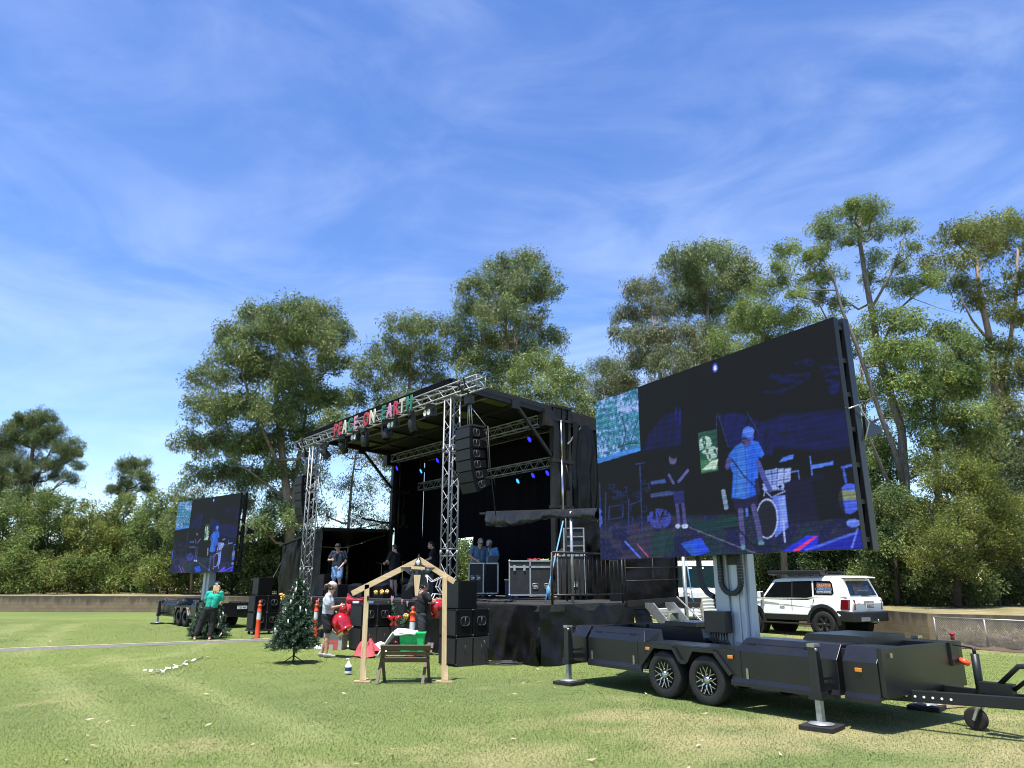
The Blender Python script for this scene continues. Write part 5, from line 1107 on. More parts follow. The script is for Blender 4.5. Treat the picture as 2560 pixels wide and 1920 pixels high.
    # open side with trees, and the lit doorway
    w1 = poly([(75, 612), (350, 512), (372, 925), (95, 1015)]); nf = fbm(X/11, Y/15, 2, 4); nd = fbm(X/60, Y/80, 33, 3); put(w1, (0.36, 0.50, 1.0)); put(w1*(nf+0.5*nd > 0.66), (0.10, 0.30, 0.62)); put(w1*(nf+0.5*nd > 0.76), (0.03, 0.15, 0.30)); put(w1*(fbm(X/6, Y/8, 8, 3)+0.3*nd > 0.74), (0.06, 0.30, 0.36)); put(w1*(np.abs(X-262-12*np.sin(Y/40)) < 5)*(Y > 700), (0.03, 0.10, 0.20)); put(w1*(np.abs(X-300+0.3*(Y-900)) < 4)*(Y > 720), (0.03, 0.10, 0.20))
    put(poly([(95, 985), (372, 895), (372, 930), (95, 1015)]), (0.06, 0.26, 0.75)); line([(225, 910), (300, 880), (360, 880)], 5, (0.02, 0.06, 0.10))
    w2 = poly([(750, 812), (872, 783), (885, 1060), (775, 1080)]); put(w2, (0.02, 0.09, 0.07)); put(w2*(Y > 990), (0.05, 0.20, 0.10)); put(w2*((ell(800, 890, 45, 60)+ell(840, 930, 40, 70)) > 0)*(n2 > 0.45), (0.40, 0.60, 0.55)); put(poly([(775, 1060), (850, 990), (885, 985), (870, 1050)]), (0.55, 0.72, 0.62))
    # lamp
    put(ell(860, 372, 18, 30), (0.05, 0.10, 0.9)); put(ell(861, 372, 11, 17), (0.75, 0.85, 1.0))
    # left clutter
    for P in ([(110, 1150), (120, 1440)], [(150, 1210), (150, 1480)], [(300, 1250), (300, 1480)], [(370, 1020), (390, 1480)], [(175, 1300), (265, 1285), (262, 1370), (172, 1385), (175, 1300)], [(340, 1020), (400, 1010)], [(300, 1290), (385, 1260)]): line(P, 4, (0.03, 0.05, 0.20), 0.8)
    g_ = np.random.default_rng(12)
    for _i in range(26):
        cx_, cy_ = g_.uniform(110, 420), g_.uniform(1130, 1470); w_, h_ = g_.uniform(10, 50), g_.uniform(10, 45)
        if _i % 3: line([(cx_, cy_), (cx_+w_, cy_-0.1*w_), (cx_+w_, cy_+h_), (cx_, cy_+h_)], g_.uniform(1.5, 3), (0.02, 0.035, 0.16), 0.8)
        else: put(poly([(cx_, cy_), (cx_+w_, cy_-4), (cx_+w_, cy_+h_), (cx_, cy_+h_)]), (0.008, 0.012, 0.06), 0.7)
    put(ell(105, 1380, 30, 70)*(n2 > 0.45), (0.08, 0.16, 0.75), 0.8); put(poly([(440, 1135), (550, 1115), (552, 1140), (445, 1155)]), (0.05, 0.10, 0.34)); put(poly([(440, 1215), (590, 1190), (590, 1225), (445, 1240)]), (0.06, 0.09, 0.28), 0.8)
    put(ell(500, 1380, 80, 65)*(n2 > 0.42), (0.05, 0.07, 0.42), 0.95); put(poly([(450, 1470), (590, 1450), (600, 1600), (455, 1640)]), (0.006, 0.05, 0.045), 0.7)
    # keyboard player
    put(ell(585, 985, 26, 38), (0.10, 0.10, 0.22)); put(ell(590, 962, 26, 20), (0.004, 0.004, 0.01)); put(poly([(520, 1020), (600, 1020), (680, 1050), (660, 1200), (570, 1200), (530, 1110)]), (0.004, 0.005, 0.012)); line([(685, 1060), (625, 1135)], 9, (0.11, 0.12, 0.34)); line([(560, 1090), (590, 1145)], 8, (0.10, 0.11, 0.32))
    put(poly([(590, 1200), (660, 1195), (665, 1280), (600, 1290)]), (0.02, 0.025, 0.15)); line([(615, 1290), (630, 1420)], 11, (0.06, 0.06, 0.22)); line([(655, 1290), (668, 1410)], 11, (0.07, 0.07, 0.24)); put(ell(622, 1430, 17, 14), (0.5, 0.6, 0.95)); put(ell(668, 1430, 22, 15), (0.5, 0.6, 0.95))
    # drums
    put(poly([(1195, 1065), (1280, 1045), (1290, 1150), (1215, 1165)]), (0.24, 0.35, 0.80)); put(poly([(1280, 1050), (1370, 1045), (1365, 1130), (1270, 1170)]), (0.38, 0.50, 0.95)); line([(1370, 1070), (1420, 1065), (1425, 1120)], 5, (0.1, 0.16, 0.5)); put(poly([(1180, 1150), (1340, 1150), (1330, 1190), (1190, 1200)])*(n2 > 0.45), (0.30, 0.42, 0.9))
    for P in ([(1195, 1090), (1290, 1075)], [(1240, 1055), (1245, 1160)], [(1280, 1050), (1275, 1170)], [(1325, 1045), (1322, 1150)], [(1290, 1075), (1370, 1070)], [(1210, 1140), (1360, 1115)]): line(P, 3, (0.03, 0.05, 0.20), 0.9)
    for P in ([(1180, 1180), (1240, 1240), (1330, 1200)], [(1200, 1160), (1190, 1230)]): line(P, 3, (0.35, 0.45, 0.9))
    put(poly([(1245, 1235), (1330, 1225), (1355, 1440), (1265, 1510)]), (0.12, 0.20, 0.80)); put(poly([(1290, 1240), (1330, 1230), (1345, 1400), (1300, 1450)]), (0.26, 0.38, 0.92), 0.8)
    put(ell(1212, 1382, 74, 134), (0.40, 0.50, 0.90)); put(ell(1210, 1384, 66, 124), (0.012, 0.014, 0.03)); line([(1320, 1390), (1330, 1540)], 6, (0.4, 0.5, 0.95))
    put(poly([(1290, 1005), (1320, 970), (1390, 955), (1380, 985)]), (0.10, 0.24, 0.95)); put(poly([(1500, 1025), (1600, 1010), (1655, 997), (1655, 1020), (1510, 1050)]), (0.10, 0.24, 0.95)); line([(1497, 965), (1512, 1090)], 4, (0.1, 0.2, 0.7))
    line([(1715, 1040), (1775, 1025)], 8, (0.08, 0.18, 0.85)); line([(1722, 1040), (1745, 1160)], 8, (0.05, 0.12, 0.6)); put(ell(1765, 1250, 75, 102), (0.07, 0.13, 0.75)); put(ell(1765, 1250, 75, 102)*(Y > 1195)*(Y < 1260), (0.22, 0.26, 0.16)); put(ell(1790, 1415, 45, 28), (0.16, 0.26, 0.95)); line([(1335, 730), (1340, 880)], 4, (0.008, 0.008, 0.02)); line([(1280, 810), (1410, 800)], 9, (0.008, 0.008, 0.03))
    # singer in front
    put(poly([(1100, 860), (1150, 868), (1192, 950), (1175, 975), (1150, 970), (1150, 1110), (1110, 1120)]), (0.03, 0.17, 0.90)); put(poly([(1120, 1115), (1150, 1110), (1165, 1220), (1120, 1230)]), (0.02, 0.02, 0.08))
    put(poly([(950, 960), (1000, 900), (1050, 870), (1110, 875), (1150, 960), (1160, 1030), (1125, 1060), (1135, 1225), (1060, 1250), (975, 1245), (985, 1080), (965, 1040)]), (0.02, 0.13, 0.78)); put(poly([(1000, 1060), (1070, 1050), (1090, 1230), (1000, 1240)]), (0.05, 0.17, 0.62), 0.7)
    put(soft(poly([(950, 960), (1000, 900), (1050, 870), (1110, 875), (1150, 960), (1160, 1030), (1125, 1060), (1135, 1225), (1060, 1250), (975, 1245), (985, 1080), (965, 1040)])*np.clip(1.6-np.abs(X-1030)/45, 0, 1), 3), (0.06, 0.24, 0.70), 0.55)
    for P in ([(1000, 920), (1010, 1060), (1000, 1230)], [(1060, 900), (1075, 1080), (1070, 1240)], [(1110, 1000), (1105, 1220)], [(985, 1080), (1040, 1110)], [(1050, 880), (1075, 910), (1100, 880)]): line(P, 4, (0.015, 0.06, 0.38), 0.55)
    put(ell(1080, 830, 40, 60), (0.05, 0.12, 0.62)); put(ell(1085, 800, 38, 34), (0.09, 0.22, 0.95)); put(ell(1070, 868, 30, 26), (0.08, 0.07, 0.22)); put(ell(1058, 846, 22, 9), (0.01, 0.02, 0.10)); put(ell(1052, 874, 14, 6), (0.02, 0.02, 0.10)); line([(1150, 1010), (1190, 1110), (1230, 1190)], 17, (0.07, 0.09, 0.36)); line([(955, 990), (945, 1040), (965, 985)], 15, (0.07, 0.08, 0.30)); line([(975, 985), (1050, 1090), (1130, 1170)], 5, (0.012, 0.015, 0.05))
    put(poly([(980, 1245), (1060, 1250), (1145, 1225), (1155, 1300), (1075, 1310), (1060, 1330), (1000, 1325)]), (0.012, 0.012, 0.06)); line([(1035, 1325), (1045, 1450), (1050, 1560)], 17, (0.085, 0.085, 0.26)); line([(1120, 1300), (1150, 1420), (1170, 1540)], 17, (0.08, 0.08, 0.25)); put(ell(1052, 1570, 14, 20), (0.12, 0.30, 0.42)); put(ell(1172, 1545, 20, 18), (0.10, 0.28, 0.36))
    line([(920, 1200), (940, 1310)], 14, (0.20, 0.30, 0.45)); line([(1076, 1320), (1078, 1360)], 9, (0.08, 0.20, 0.85)); line([(920, 1450), (1010, 1440), (1120, 1560), (1290, 1570)], 5, (0.004, 0.006, 0.01))
    # wedges along the front
    put(poly([(640, 1545), (775, 1508), (835, 1600), (720, 1635)]), (0.02, 0.09, 0.80)); put(poly([(650, 1545), (700, 1535), (760, 1610), (720, 1625)]), (0.02, 0.12, 0.40), 0.7)
    put(poly([(1300, 1610), (1480, 1495), (1555, 1500), (1550, 1560), (1430, 1600)]), (0.02, 0.04, 0.85)); put(poly([(1380, 1602), (1520, 1507), (1547, 1505), (1420, 1600)]), (0.85, 0.05, 0.14)); put(poly([(1480, 1600), (1800, 1480), (1850, 1450), (1850, 1590)]), (0.012, 0.02, 0.40)); line([(1470, 1597), (1690, 1520), (1800, 1485)], 8, (0.08, 0.15, 0.85)); line([(1820, 1455), (1780, 1580)], 6, (0.15, 0.22, 0.8))
    put(poly([(1340, 1150), (1520, 1090), (1560, 1400), (1360, 1420)]), (0.006, 0.006, 0.035), 0.8); put(poly([(1510, 1120), (1700, 1100), (1740, 1380), (1560, 1400)]), (0.003, 0.0035, 0.006), 0.9)
    # camera softness, cloth and skin texture, grain
    tex = 0.72+0.56*fbm(X/13, Y/21, 12, 4); img *= tex[..., None]; img *= (0.86+0.28*fbm(X/3.1, Y/3.1, 15, 2))[..., None]
    fold_ = 0.80+0.40*fbm(X/9+Y/40, Y/70, 18, 3); img *= fold_[..., None]
    for _ in range(1):
        k = np.pad(img, ((1, 1), (1, 1), (0, 0)), 'edge'); img = (k[:-2, 1:-1]+k[2:, 1:-1]+k[1:-1, :-2]+k[1:-1, 2:]+2*k[1:-1, 1:-1])/6
    moire = 1+0.22*np.sin((Y+0.18*X)/6.5)*(0.4+0.6*np.clip(fbm(X/200, Y/120, 70, 2)*2-0.4, 0, 1)); img *= moire[..., None]
    img = np.clip(img, 0, 1)**1.06
    sc = np.where((np.arange(Hn) % 4 < 2)[:, None, None], 0.84, 1.12)            # LED module rows
    return np.clip(img*sc, 0, 1)
PIC = led_picture()
def led_mat():
    m = bpy.data.materials.new('led_picture'); m.use_nodes = True; t = m.node_tree; t.nodes.clear()
    o = N(t, 'ShaderNodeOutputMaterial'); p = N(t, 'ShaderNodeBsdfPrincipled'); a = N(t, 'ShaderNodeAttribute', attribute_name='col')
    p.inputs['Base Color'].default_value = (0.010, 0.0105, 0.0115, 1); p.inputs['Roughness'].default_value = 0.6; p.inputs['Specular IOR Level'].default_value = 0.06
    t.links.new(a.outputs['Color'], p.inputs['Emission Color']); p.inputs['Emission Strength'].default_value = 0.43
    t.links.new(p.outputs[0], o.inputs[0]); M['led_picture'] = m
led_mat()
LEDM = {}
SCW, SCH, SCZ = 5.49, 3.09, 2.09
def screen_part(parent, loc, rz):
    """screen in its own frame: x to the right seen from the front, -y is the face"""
    b = MB(); b.bx(-SCW/2, SCW/2, 0.0, 0.09, SCZ, SCZ+SCH); s = b.build('screen', 'black_paint', parent, bevel=0.004); s.location = loc; s.rotation_euler = (0, 0, rz)
    Hn, Wn = PIC.shape[:2]
    xs_ = np.linspace(-SCW/2+0.004, SCW/2-0.004, Wn+1); zs_ = np.linspace(SCZ+0.004, SCZ+SCH-0.004, Hn+1); Xg, Zg = np.meshgrid(xs_, zs_)
    V = np.stack([Xg.ravel(), np.full(Xg.size, -0.004), Zg.ravel()], 1); idx = np.arange(Xg.size).reshape(Hn+1, Wn+1)
    Fq = np.stack([idx[:-1, :-1], idx[:-1, 1:], idx[1:, 1:], idx[1:, :-1]], -1).reshape(-1, 4)
    ip = np.pad(PIC, ((0, 1), (0, 1), (0, 0)), 'edge')
    if 'picture' in LEDM: pc = bpy.data.objects.new('picture', LEDM['picture']); COL.objects.link(pc); pc.parent = s
    else: LEDM['picture'] = np_mesh('picture', V, Fq, 'led_picture', s, colors=ip.reshape(-1, 3)).data
    b = MB()
    for x in (-SCW/2+0.05, SCW/2-0.05): b.bx(x-0.05, x+0.05, 0.20, 0.32, SCZ-0.02, SCZ+SCH+0.02)
    for z in (SCZ+0.2, SCZ+1.5, SCZ+SCH-0.15): b.bx(-SCW/2+0.1, SCW/2-0.1, 0.30, 0.38, z-0.05, z+0.05)
    b.build('rear_frame', 'trailer_paint', s, bevel=0.006)
    for z in np.linspace(SCZ+0.12, SCZ+SCH-0.12, 7):
        for x in (-SCW/2+0.06, SCW/2-0.06): b = MB(); b.bx(x-0.03, x+0.03, 0.09, 0.20, z-0.03, z+0.03); b.build('clamp', 'plastic_black', s)
    b = MB()
    for x in np.arange(-SCW/2+0.5, SCW/2, 0.5): b.bx(x-0.21, x+0.21, 0.091, 0.16, SCZ+0.2, SCZ+SCH-0.2)
    b.build('modules', 'plastic_black', s)
    b = MB(); b.hexa([(SCW/2-0.06, 0.42, SCZ+1.45), (SCW/2-0.02, 0.42, SCZ+1.45), (SCW/2-0.02, 0.75, SCZ+1.55), (SCW/2-0.06, 0.75, SCZ+1.55), (SCW/2-0.06, 0.42, SCZ+1.75), (SCW/2-0.02, 0.42, SCZ+1.75), (SCW/2-0.02, 0.75, SCZ+1.62), (SCW/2-0.06, 0.75, SCZ+1.62)]); b.build('bracket', 'trailer_paint', s)
    b = MB(); b.tube([(SCW/2+0.01, 0.05, SCZ+1.8), (SCW/2+0.06, 0.2, SCZ+1.86), (SCW/2+0.03, 0.42, SCZ+1.65), (SCW/2+0.02, 0.3, SCZ+1.4)], 0.012, 5); b.build('cable', 'galv', s)
    return s
# ------------------------------------------------------------------ screen trailer
def wheel(parent, c, side, r=0.335, w=0.22, rim='spoke'):
    """side = outward direction along y (+1/-1)"""
    rm = rotm(-90*side, 0, 0)                       # lathe z axis -> outward
    b = MB(); b.lathe([(r*0.60, -w/2), (r*0.93, -w/2), (r, -w/2+0.03), (r, w/2-0.03), (r*0.965, w/2-0.006), (r*0.93, w/2), (r*0.66, w/2+0.004), (r*0.60, w/2-0.005), (r*0.60, -w/2)], c, rm, 36); o = b.build('wheel', 'rubber', parent)
    b = MB(); b.lathe([(0, w/2-0.09), (r*0.56, w/2-0.08), (r*0.575, w/2-0.02), (r*0.61, w/2+0.002), (r*0.62, w/2-0.03)], c, rm, 36); b.build('rim', 'plastic_black' if rim != 'spoke' else 'black_paint', o)
    b = MB(); cc = np.array(c); k = 8 if rim == 'spoke' else 6
    P = lambda rad, a, h: cc+rm@np.array([rad*math.cos(a), rad*math.sin(a), h])
    for i in range(k):
        a = 2*math.pi*i/k
        if rim == 'spoke':
            b.bar(P(0.06, a, w/2-0.02), P(r*0.30, a, w/2-0.012), 0.022, 0.02, rm@np.array([0, 0, 1.0])); 
            for da in (-0.24, 0.24): b.bar(P(r*0.29, a, w/2-0.012), P(r*0.56, a+da, w/2-0.004), 0.0125, 0.014, rm@np.array([0, 0, 1.0]))
        else: b.bar(P(0.05, a, w/2-0.05), P(r*0.56, a, w/2-0.015), 0.07, 0.02, rm@np.array([0, 0, 1.0]))
    b.build('spokes', 'chrome' if rim == 'spoke' else 'handle_grey', o)
    b = MB(); b.lathe([(0, w/2+0.015), (0.045, w/2+0.012), (0.056, w/2-0.03)], c, rm, 20); 
    for i in range(6): b.ell(P(0.082, 2*math.pi*i/6+0.3, w/2-0.01), 0.011, None, 6, 4)
    b.build('hub_cap', 'chrome' if rim == 'spoke' else 'plastic_black', o); return o
WT = 2.0
def screen_trailer(label, fr, screen_loc, screen_rz, plate=None):
    o = thing('screen_trailer', label, 'trailer', (fr.o[0], fr.o[1], 0), fr.rz, 'LED screen trailers')
    TP = 'trailer_paint'
    def side(f):                                       # f maps (x, y, z) for near (y) or far side (WT-y)
        def boxside(x0, x1, e0, e1):
            """toolbox running along the side: vertical face, chamfer, top, inner drop; e0/e1 slope of the ends"""
            sec = [(0.0, 0.37), (0.0, 0.775), (0.13, 0.945), (0.52, 0.945), (0.52, 0.37)]
            vs = []; zz = lambda z: (z-0.37)/0.575
            for (y, z) in sec: vs.append(f(x0+e0*max(0, z-0.775), y, z))
            for (y, z) in sec: vs.append(f(x1+e1*max(0, z-0.775), y, z))
            b = MB(); n = 5; fs = [tuple(range(n)), tuple(range(2*n-1, n-1, -1))]+[(i, n+i, n+(i+1) % n, (i+1) % n) for i in range(n)]
            if f(0, 1, 0)[1] < 0.999: fs = [tuple(reversed(q)) for q in fs]
            return b.add(vs, fs)
        boxside(-2.63, -2.24, 0, 0).build('body', TP, o, bevel=0.006)
        boxside(-2.17, -0.80, 0, -0.75).build('body', TP, o, bevel=0.006)
        boxside(0.93, 2.46, 0.75, 0).build('body', TP, o, bevel=0.006)
        boxside(2.53, 2.96, 0, 0).build('body', TP, o, bevel=0.006)
        b = MB(); b.bx(*(sorted((f(-2.24, 0, 0)[0], f(-2.17, 0, 0)[0]))), *sorted((f(0, 0.12, 0)[1], f(0, 0.5, 0)[1])), 0.40, 0.90); b.bx(2.46, 2.53, *sorted((f(0, 0.12, 0)[1], f(0, 0.5, 0)[1])), 0.40, 0.90); b.build('jack_slot', 'void', o)
        # middle fascia with two wheel arches
        arch = [(-0.85, 0.37), (-0.89, 0.44), (-0.59, 0.742), (-0.19, 0.742), (-0.06, 0.56), (0.06, 0.56), (0.19, 0.748), (0.59, 0.748), (0.86, 0.46), (0.84, 0.37)]
        poly = [(-0.797, 0.775), (-0.797, 0.37)]+arch+[(0.927, 0.37), (0.927, 0.775)]
        b = MB(); y0 = f(0, 0.003, 0)[1]; y1 = f(0, 0.055, 0)[1]; b.prism(poly, (0, y0, 0), (1, 0, 0), (0, 0, 1), (0, y1-y0, 0)); b.build('fender', TP, o)
        b = MB()
        for p, q in zip(arch[1:-2], arch[2:-1]): b.bar(f(p[0], -0.012, p[1]-0.015), f(q[0], -0.012, q[1]-0.015), 0.05, 0.06, (0, 1, 0))
        b.build('arch_lip', TP, o, bevel=0.006)
        b = MB(); b.bx(-0.80, 0.93, *sorted((f(0, 0.056, 0)[1], f(0, 0.6, 0)[1])), 0.752, 0.782); b.build('mid_deck', TP, o)
        for x0, x1 in ((-2.17, -0.87), (0.86, 2.46), (2.53, 2.96)): b = MB(); b.prism([(-0.03, 0), (0, 0.055), (0, -0.05), (-0.03, -0.05)], f(x0, 0, 0.375), (0, 1 if f(0, 1, 0)[1] > 0.999 else -1, 0), (0, 0, 1), (x1-x0, 0, 0)); b.build('sill', TP, o)
        # door seams, latches, hinges, lamps
        for x0, x1 in ((-2.10, -0.97), (1.03, 2.22)):
            b = MB(); b.bar(f(x0, 0.073, 0.872), f(x1, 0.073, 0.872), 0.008, 0.012); b.bar(f(x1 if x0 < 0 else x0, -0.002, 0.42), f(x1 if x0 < 0 else x0, -0.002, 0.775), 0.008, 0.006); b.bar(f(x1 if x0 < 0 else x0, -0.001, 0.775), f(x1 if x0 < 0 else x0, 0.073, 0.872), 0.008, 0.006)
            for t in (0.12, 0.85): b.bx(x0+(x1-x0)*t-0.06, x0+(x1-x0)*t+0.06, *sorted((f(0, 0.06, 0)[1], f(0, 0.08, 0)[1])), 0.86, 0.89)
            b.build('door_seams', 'void', o)
        for x in (-2.08, -1.06, 1.13): b = MB(); b.box(f(x, -0.008, 0.49), (0.04, 0.02, 0.14)); b.build('latch', 'chrome', o, bevel=0.006)
        for x in (-0.86+0.12, 0.86, 2.73): b = MB(); b.box(f(x, -0.010, 0.685), (0.085, 0.018, 0.045)); b.build('marker_lamp', 'amber', o, bevel=0.005)
        # stabiliser jacks
        for x in (-2.43, 2.32):
            b = MB(); s1 = 1 if f(0, 1, 0)[1] > 0.999 else -1
            yc = f(0, -0.24, 0)[1]; b.box((x, yc, 0.66), (0.14, 0.13, 0.56), None, 0.72); b.box((x, yc, 0.375), (0.17, 0.15, 0.09)); jk = b.build('jack_housing', TP, o, bevel=0.01)
            b = MB(); b.box((x, yc, 0.945), (0.10, 0.12, 0.04)); b.cyl((x-0.05, yc-0.03, 0.90), (x+0.07, yc-0.03, 0.90), 0.018); b.build('jack_head', 'chrome', jk)
            for z in (0.56, 0.46): b = MB(); b.bar((x, yc, z), (x, f(0, 0.3, 0)[1], z), 0.07, 0.075 if z < 0.5 else 0.03); b.build('jack_arm', 'black_paint', jk)
            b = MB(); b.box((x, yc, 0.23), (0.07, 0.07, 0.30)); b.build('jack_leg', 'galv', jk)
            b = MB(); b.lathe([(0, 0.09), (0.05, 0.085), (0.15, 0.066), (0.15, 0.06), (0, 0.06)], (x, yc, 0.004), None, 16); b.build('jack_foot', 'alu', jk)
            b = MB(); b.box((x, yc, 0.03), (0.40, 0.40, 0.056), rotm(0, 0, 12)); b.build('jack_pad', 'rubber', jk, bevel=0.006)
        for x in (-0.42, 0.40):
            sd = -1 if f(0, 1, 0)[1] > 0.999 else 1
            wheel(o, f(x, 0.10, 0.335), sd)
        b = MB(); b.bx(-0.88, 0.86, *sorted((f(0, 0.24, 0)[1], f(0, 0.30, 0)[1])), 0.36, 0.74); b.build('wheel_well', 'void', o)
    side(lambda x, y, z: (x, y, z)); side(lambda x, y, z: (x, WT-y, z))
    # front and rear cross boxes, floor
    b = MB(); b.bx(2.96, 3.02, 0.02, WT-0.02, 0.40, 0.945); b.build('front_panel', TP, o, bevel=0.008)
    b = MB(); b.bx(-2.69, -2.63, 0.02, WT-0.02, 0.42, 0.93); b.build('rear_panel', TP, o, bevel=0.008)
    b = MB(); b.bx(-2.6, 2.94, 0.525, WT-0.525, 0.60, 0.70); b.build('floor', 'deck_black', o)
    b = MB(); b.prism([(1.55, 0.80), (1.75, 1.03), (2.55, 1.03), (2.55, 0.80)], (0, 0.50, 0), (1, 0, 0), (0, 0, 1), (0, WT-1.0, 0)); b.build('front_locker', TP, o, bevel=0.008)
    b = MB(); b.bx(-1.55, -0.85, WT-0.75, WT-0.10, 0.947, 1.03); b.build('rear_locker', TP, o, bevel=0.008)
    b = MB(); b.box((3.03, 1.72, 0.80), (0.04, 0.20, 0.28)); b.build('lamp_pod', 'black_paint', o)
    b = MB(); b.lathe([(0, 0.0), (0.06, 0.0), (0.065, 0.05), (0, 0.07)], (3.10, 1.80, 0.68), rotm(0, 25, 0), 14); b.build('front_lamp', 'orange', o)
    b = MB(); b.cyl((3.02, 1.78, 0.96), (3.02, 1.78, 1.03), 0.025); b.ell((3.02, 1.78, 1.04), (0.04, 0.04, 0.02)); b.build('isolator_knob', 'red_gloss', o)
    b = MB(); b.box((3.035, 0.18, 0.86), (0.03, 0.05, 0.05)); b.build('catch', 'chrome', o)
    # drawbar, handbrake, jockey wheel
    b = MB()
    for ys in (0.42, WT-0.42): b.bar((2.3, ys, 0.37), (4.3, 1.0+(0.06 if ys > 1 else -0.06), 0.41), 0.06, 0.13)
    b.bar((4.25, 1.0, 0.42), (4.75, 1.0, 0.43), 0.12, 0.10)
    b.build('drawbar', 'black_paint', o, bevel=0.008)
    b = MB()
    for i in range(7): 
        t = 0.28+0.045*i; x = 2.3+2.0*t; y = 0.42+0.52*t; b.cyl((x+0.008, y-0.0285, 0.385), (x+0.010, y-0.034, 0.385), 0.014, n=10)
    b.build('bolt_holes', 'plate_white', o)
    b = MB(); b.cyl((3.50, 1.22, 0.30), (3.50, 1.22, 0.86), 0.045); b.cyl((3.50, 1.22, 0.86), (3.50, 1.22, 0.93), 0.02); b.bar((3.50, 1.22, 0.92), (3.22, 1.32, 0.94), 0.02, 0.015); b.build('jockey_stem', 'black_paint', o)
    b = MB(); b.bar((3.50, 1.17, 0.34), (3.40, 1.17, 0.12), 0.05, 0.03); b.bar((3.50, 1.27, 0.34), (3.40, 1.27, 0.12), 0.05, 0.03); b.build('jockey_fork', 'galv', o)
    b = MB(); b.lathe([(0, -0.03), (0.10, -0.035), (0.125, -0.03), (0.13, 0), (0.125, 0.03), (0.10, 0.035), (0, 0.03)], (3.40, 1.22, 0.13), rotm(90, 0, 0), 24); jw = b.build('jockey_wheel', 'rubber', o)
    b = MB(); b.lathe([(0, -0.037), (0.085, -0.038)], (3.40, 1.22, 0.13), rotm(90, 0, 0), 20); b.build('wheel_disc', 'galv', jw)
    b = MB(); b.bx(3.62, 3.95, 0.93, 1.07, 0.46, 0.58); b.tube([(3.8, 0.98, 0.55), (4.05, 0.96, 0.78), (4.35, 0.96, 0.80)], 0.028, 8); b.tube([(3.95, 1.0, 0.52), (4.15, 1.0, 0.68), (4.2, 1.0, 0.72)], 0.022, 8); b.build('handbrake', 'black_paint', o)
    # mast
    b = MB(); b.bx(-0.02, 0.24, 0.82, 1.10, 0.70, 3.9); ms = b.build('mast', 'mast_light', o, bevel=0.012)
    b = MB(); b.bx(0.243, 0.50, 0.86, 1.16, 0.70, 3.9); b.bx(0.30, 0.42, 0.83, 0.857, 0.80, 3.9); b.bx(0.503, 0.56, 0.94, 1.10, 0.7, 3.8); b.build('mast_slider', 'mast_grey', ms, bevel=0.01)
    b = MB(); b.bx(0.28, 0.44, 0.802, 0.829, 1.95, 2.6); b.build('mast_ram', 'plastic_black', ms)
    b = MB(); b.box((0.10, 0.70, 1.10), (0.40, 0.18, 0.32)); b.build('control_box', 'black_paint', ms, bevel=0.01)
    b = MB()
    for i in range(7): b.tube([(-0.05+i*0.05, 0.70, 0.95), (-0.06+i*0.055, 0.68, 0.84), (0.02+i*0.045, 0.72, 0.76), (0.1+i*0.03, 0.80, 0.73)], 0.014, 6)
    b.build('cables', 'plastic_black', ms)
    def chain(xc, w, zb, zt_, y):
        b = MB(); P = []
        for z in np.linspace(zt_, zb+w, 14): P.append((xc-w, y, z))
        for t in np.linspace(0, math.pi, 14)[1:-1]: P.append((xc-w*math.cos(t), y, zb+w-w*math.sin(t)))
        for z in np.linspace(zb+w, zt_, 14): P.append((xc+w, y, z))
        for p, q in zip(P[:-1], P[1:]): b.bar(p, np.array(p)*0.06+np.array(q)*0.94, 0.07, 0.055, (0, 1, 0))
        b.build('cable_chain', 'plastic_black', ms)
    chain(0.36, 0.19, 1.52, 2.3, 0.76)
    b = MB(); P = [(-0.42, 0.95, 2.3), (-0.40, 0.93, 1.85), (-0.33, 0.9, 1.62), (-0.2, 0.87, 1.52), (-0.03, 0.84, 1.45)]
    Q = []
    for a, c in zip(P[:-1], P[1:]):
        for t in np.linspace(0, 1, 6)[:-1]: Q.append(np.array(a)*(1-t)+np.array(c)*t)
    for p, q in zip(Q[:-1], Q[1:]): b.bar(p, p*0.06+q*0.94, 0.07, 0.06, (0, 1, 0))
    b.build('cable_chain', 'plastic_black', ms)
    b = MB(); b.bx(-0.1, 0.6, 1.0, 1.2, 2.6, 3.9); b.build('carriage', TP, ms)
    if plate:
        p = MB(); p.box((-2.700, 0.62, 0.76), (0.012, 0.38, 0.12)); pl = p.build('number_plate', 'plate_white', o)
        text_obj('plate_text', plate, 0.105, 'plate_black', pl, (-2.707, 0.62, 0.757), Euler((R(90), 0, R(-90)), 'XYZ'), 0.001, 0.9)
    screen_part(o, screen_loc, screen_rz)
    return o
sx_ = np.array([0.2, 0.9]); a5 = R(-5.2); off = np.array([-0.065, -0.4]); cl = sx_+np.array([off[0]*math.cos(a5)-off[1]*math.sin(a5), off[0]*math.sin(a5)+off[1]*math.cos(a5)])
screen_trailer('near black trailer carrying the big LED screen showing a blue lit band', TR, (cl[0], cl[1], 0), a5)
screen_trailer('far small LED screen trailer with white number plate left of the stage', TL, (0.15, 1.45, 0), R(-172), 'TS0 440')
pp = gp(2353, 1765); b = MB(); b.box((0, 0, 0.035), (0.55, 0.4, 0.05), rotm(0, 0, 20)); pd = b.build('ground_pad', 'timber'); pd.location = (pp[0], pp[1], 0); tag(pd, 'orange brown board on the grass beneath the near trailer drawbar', 'board')
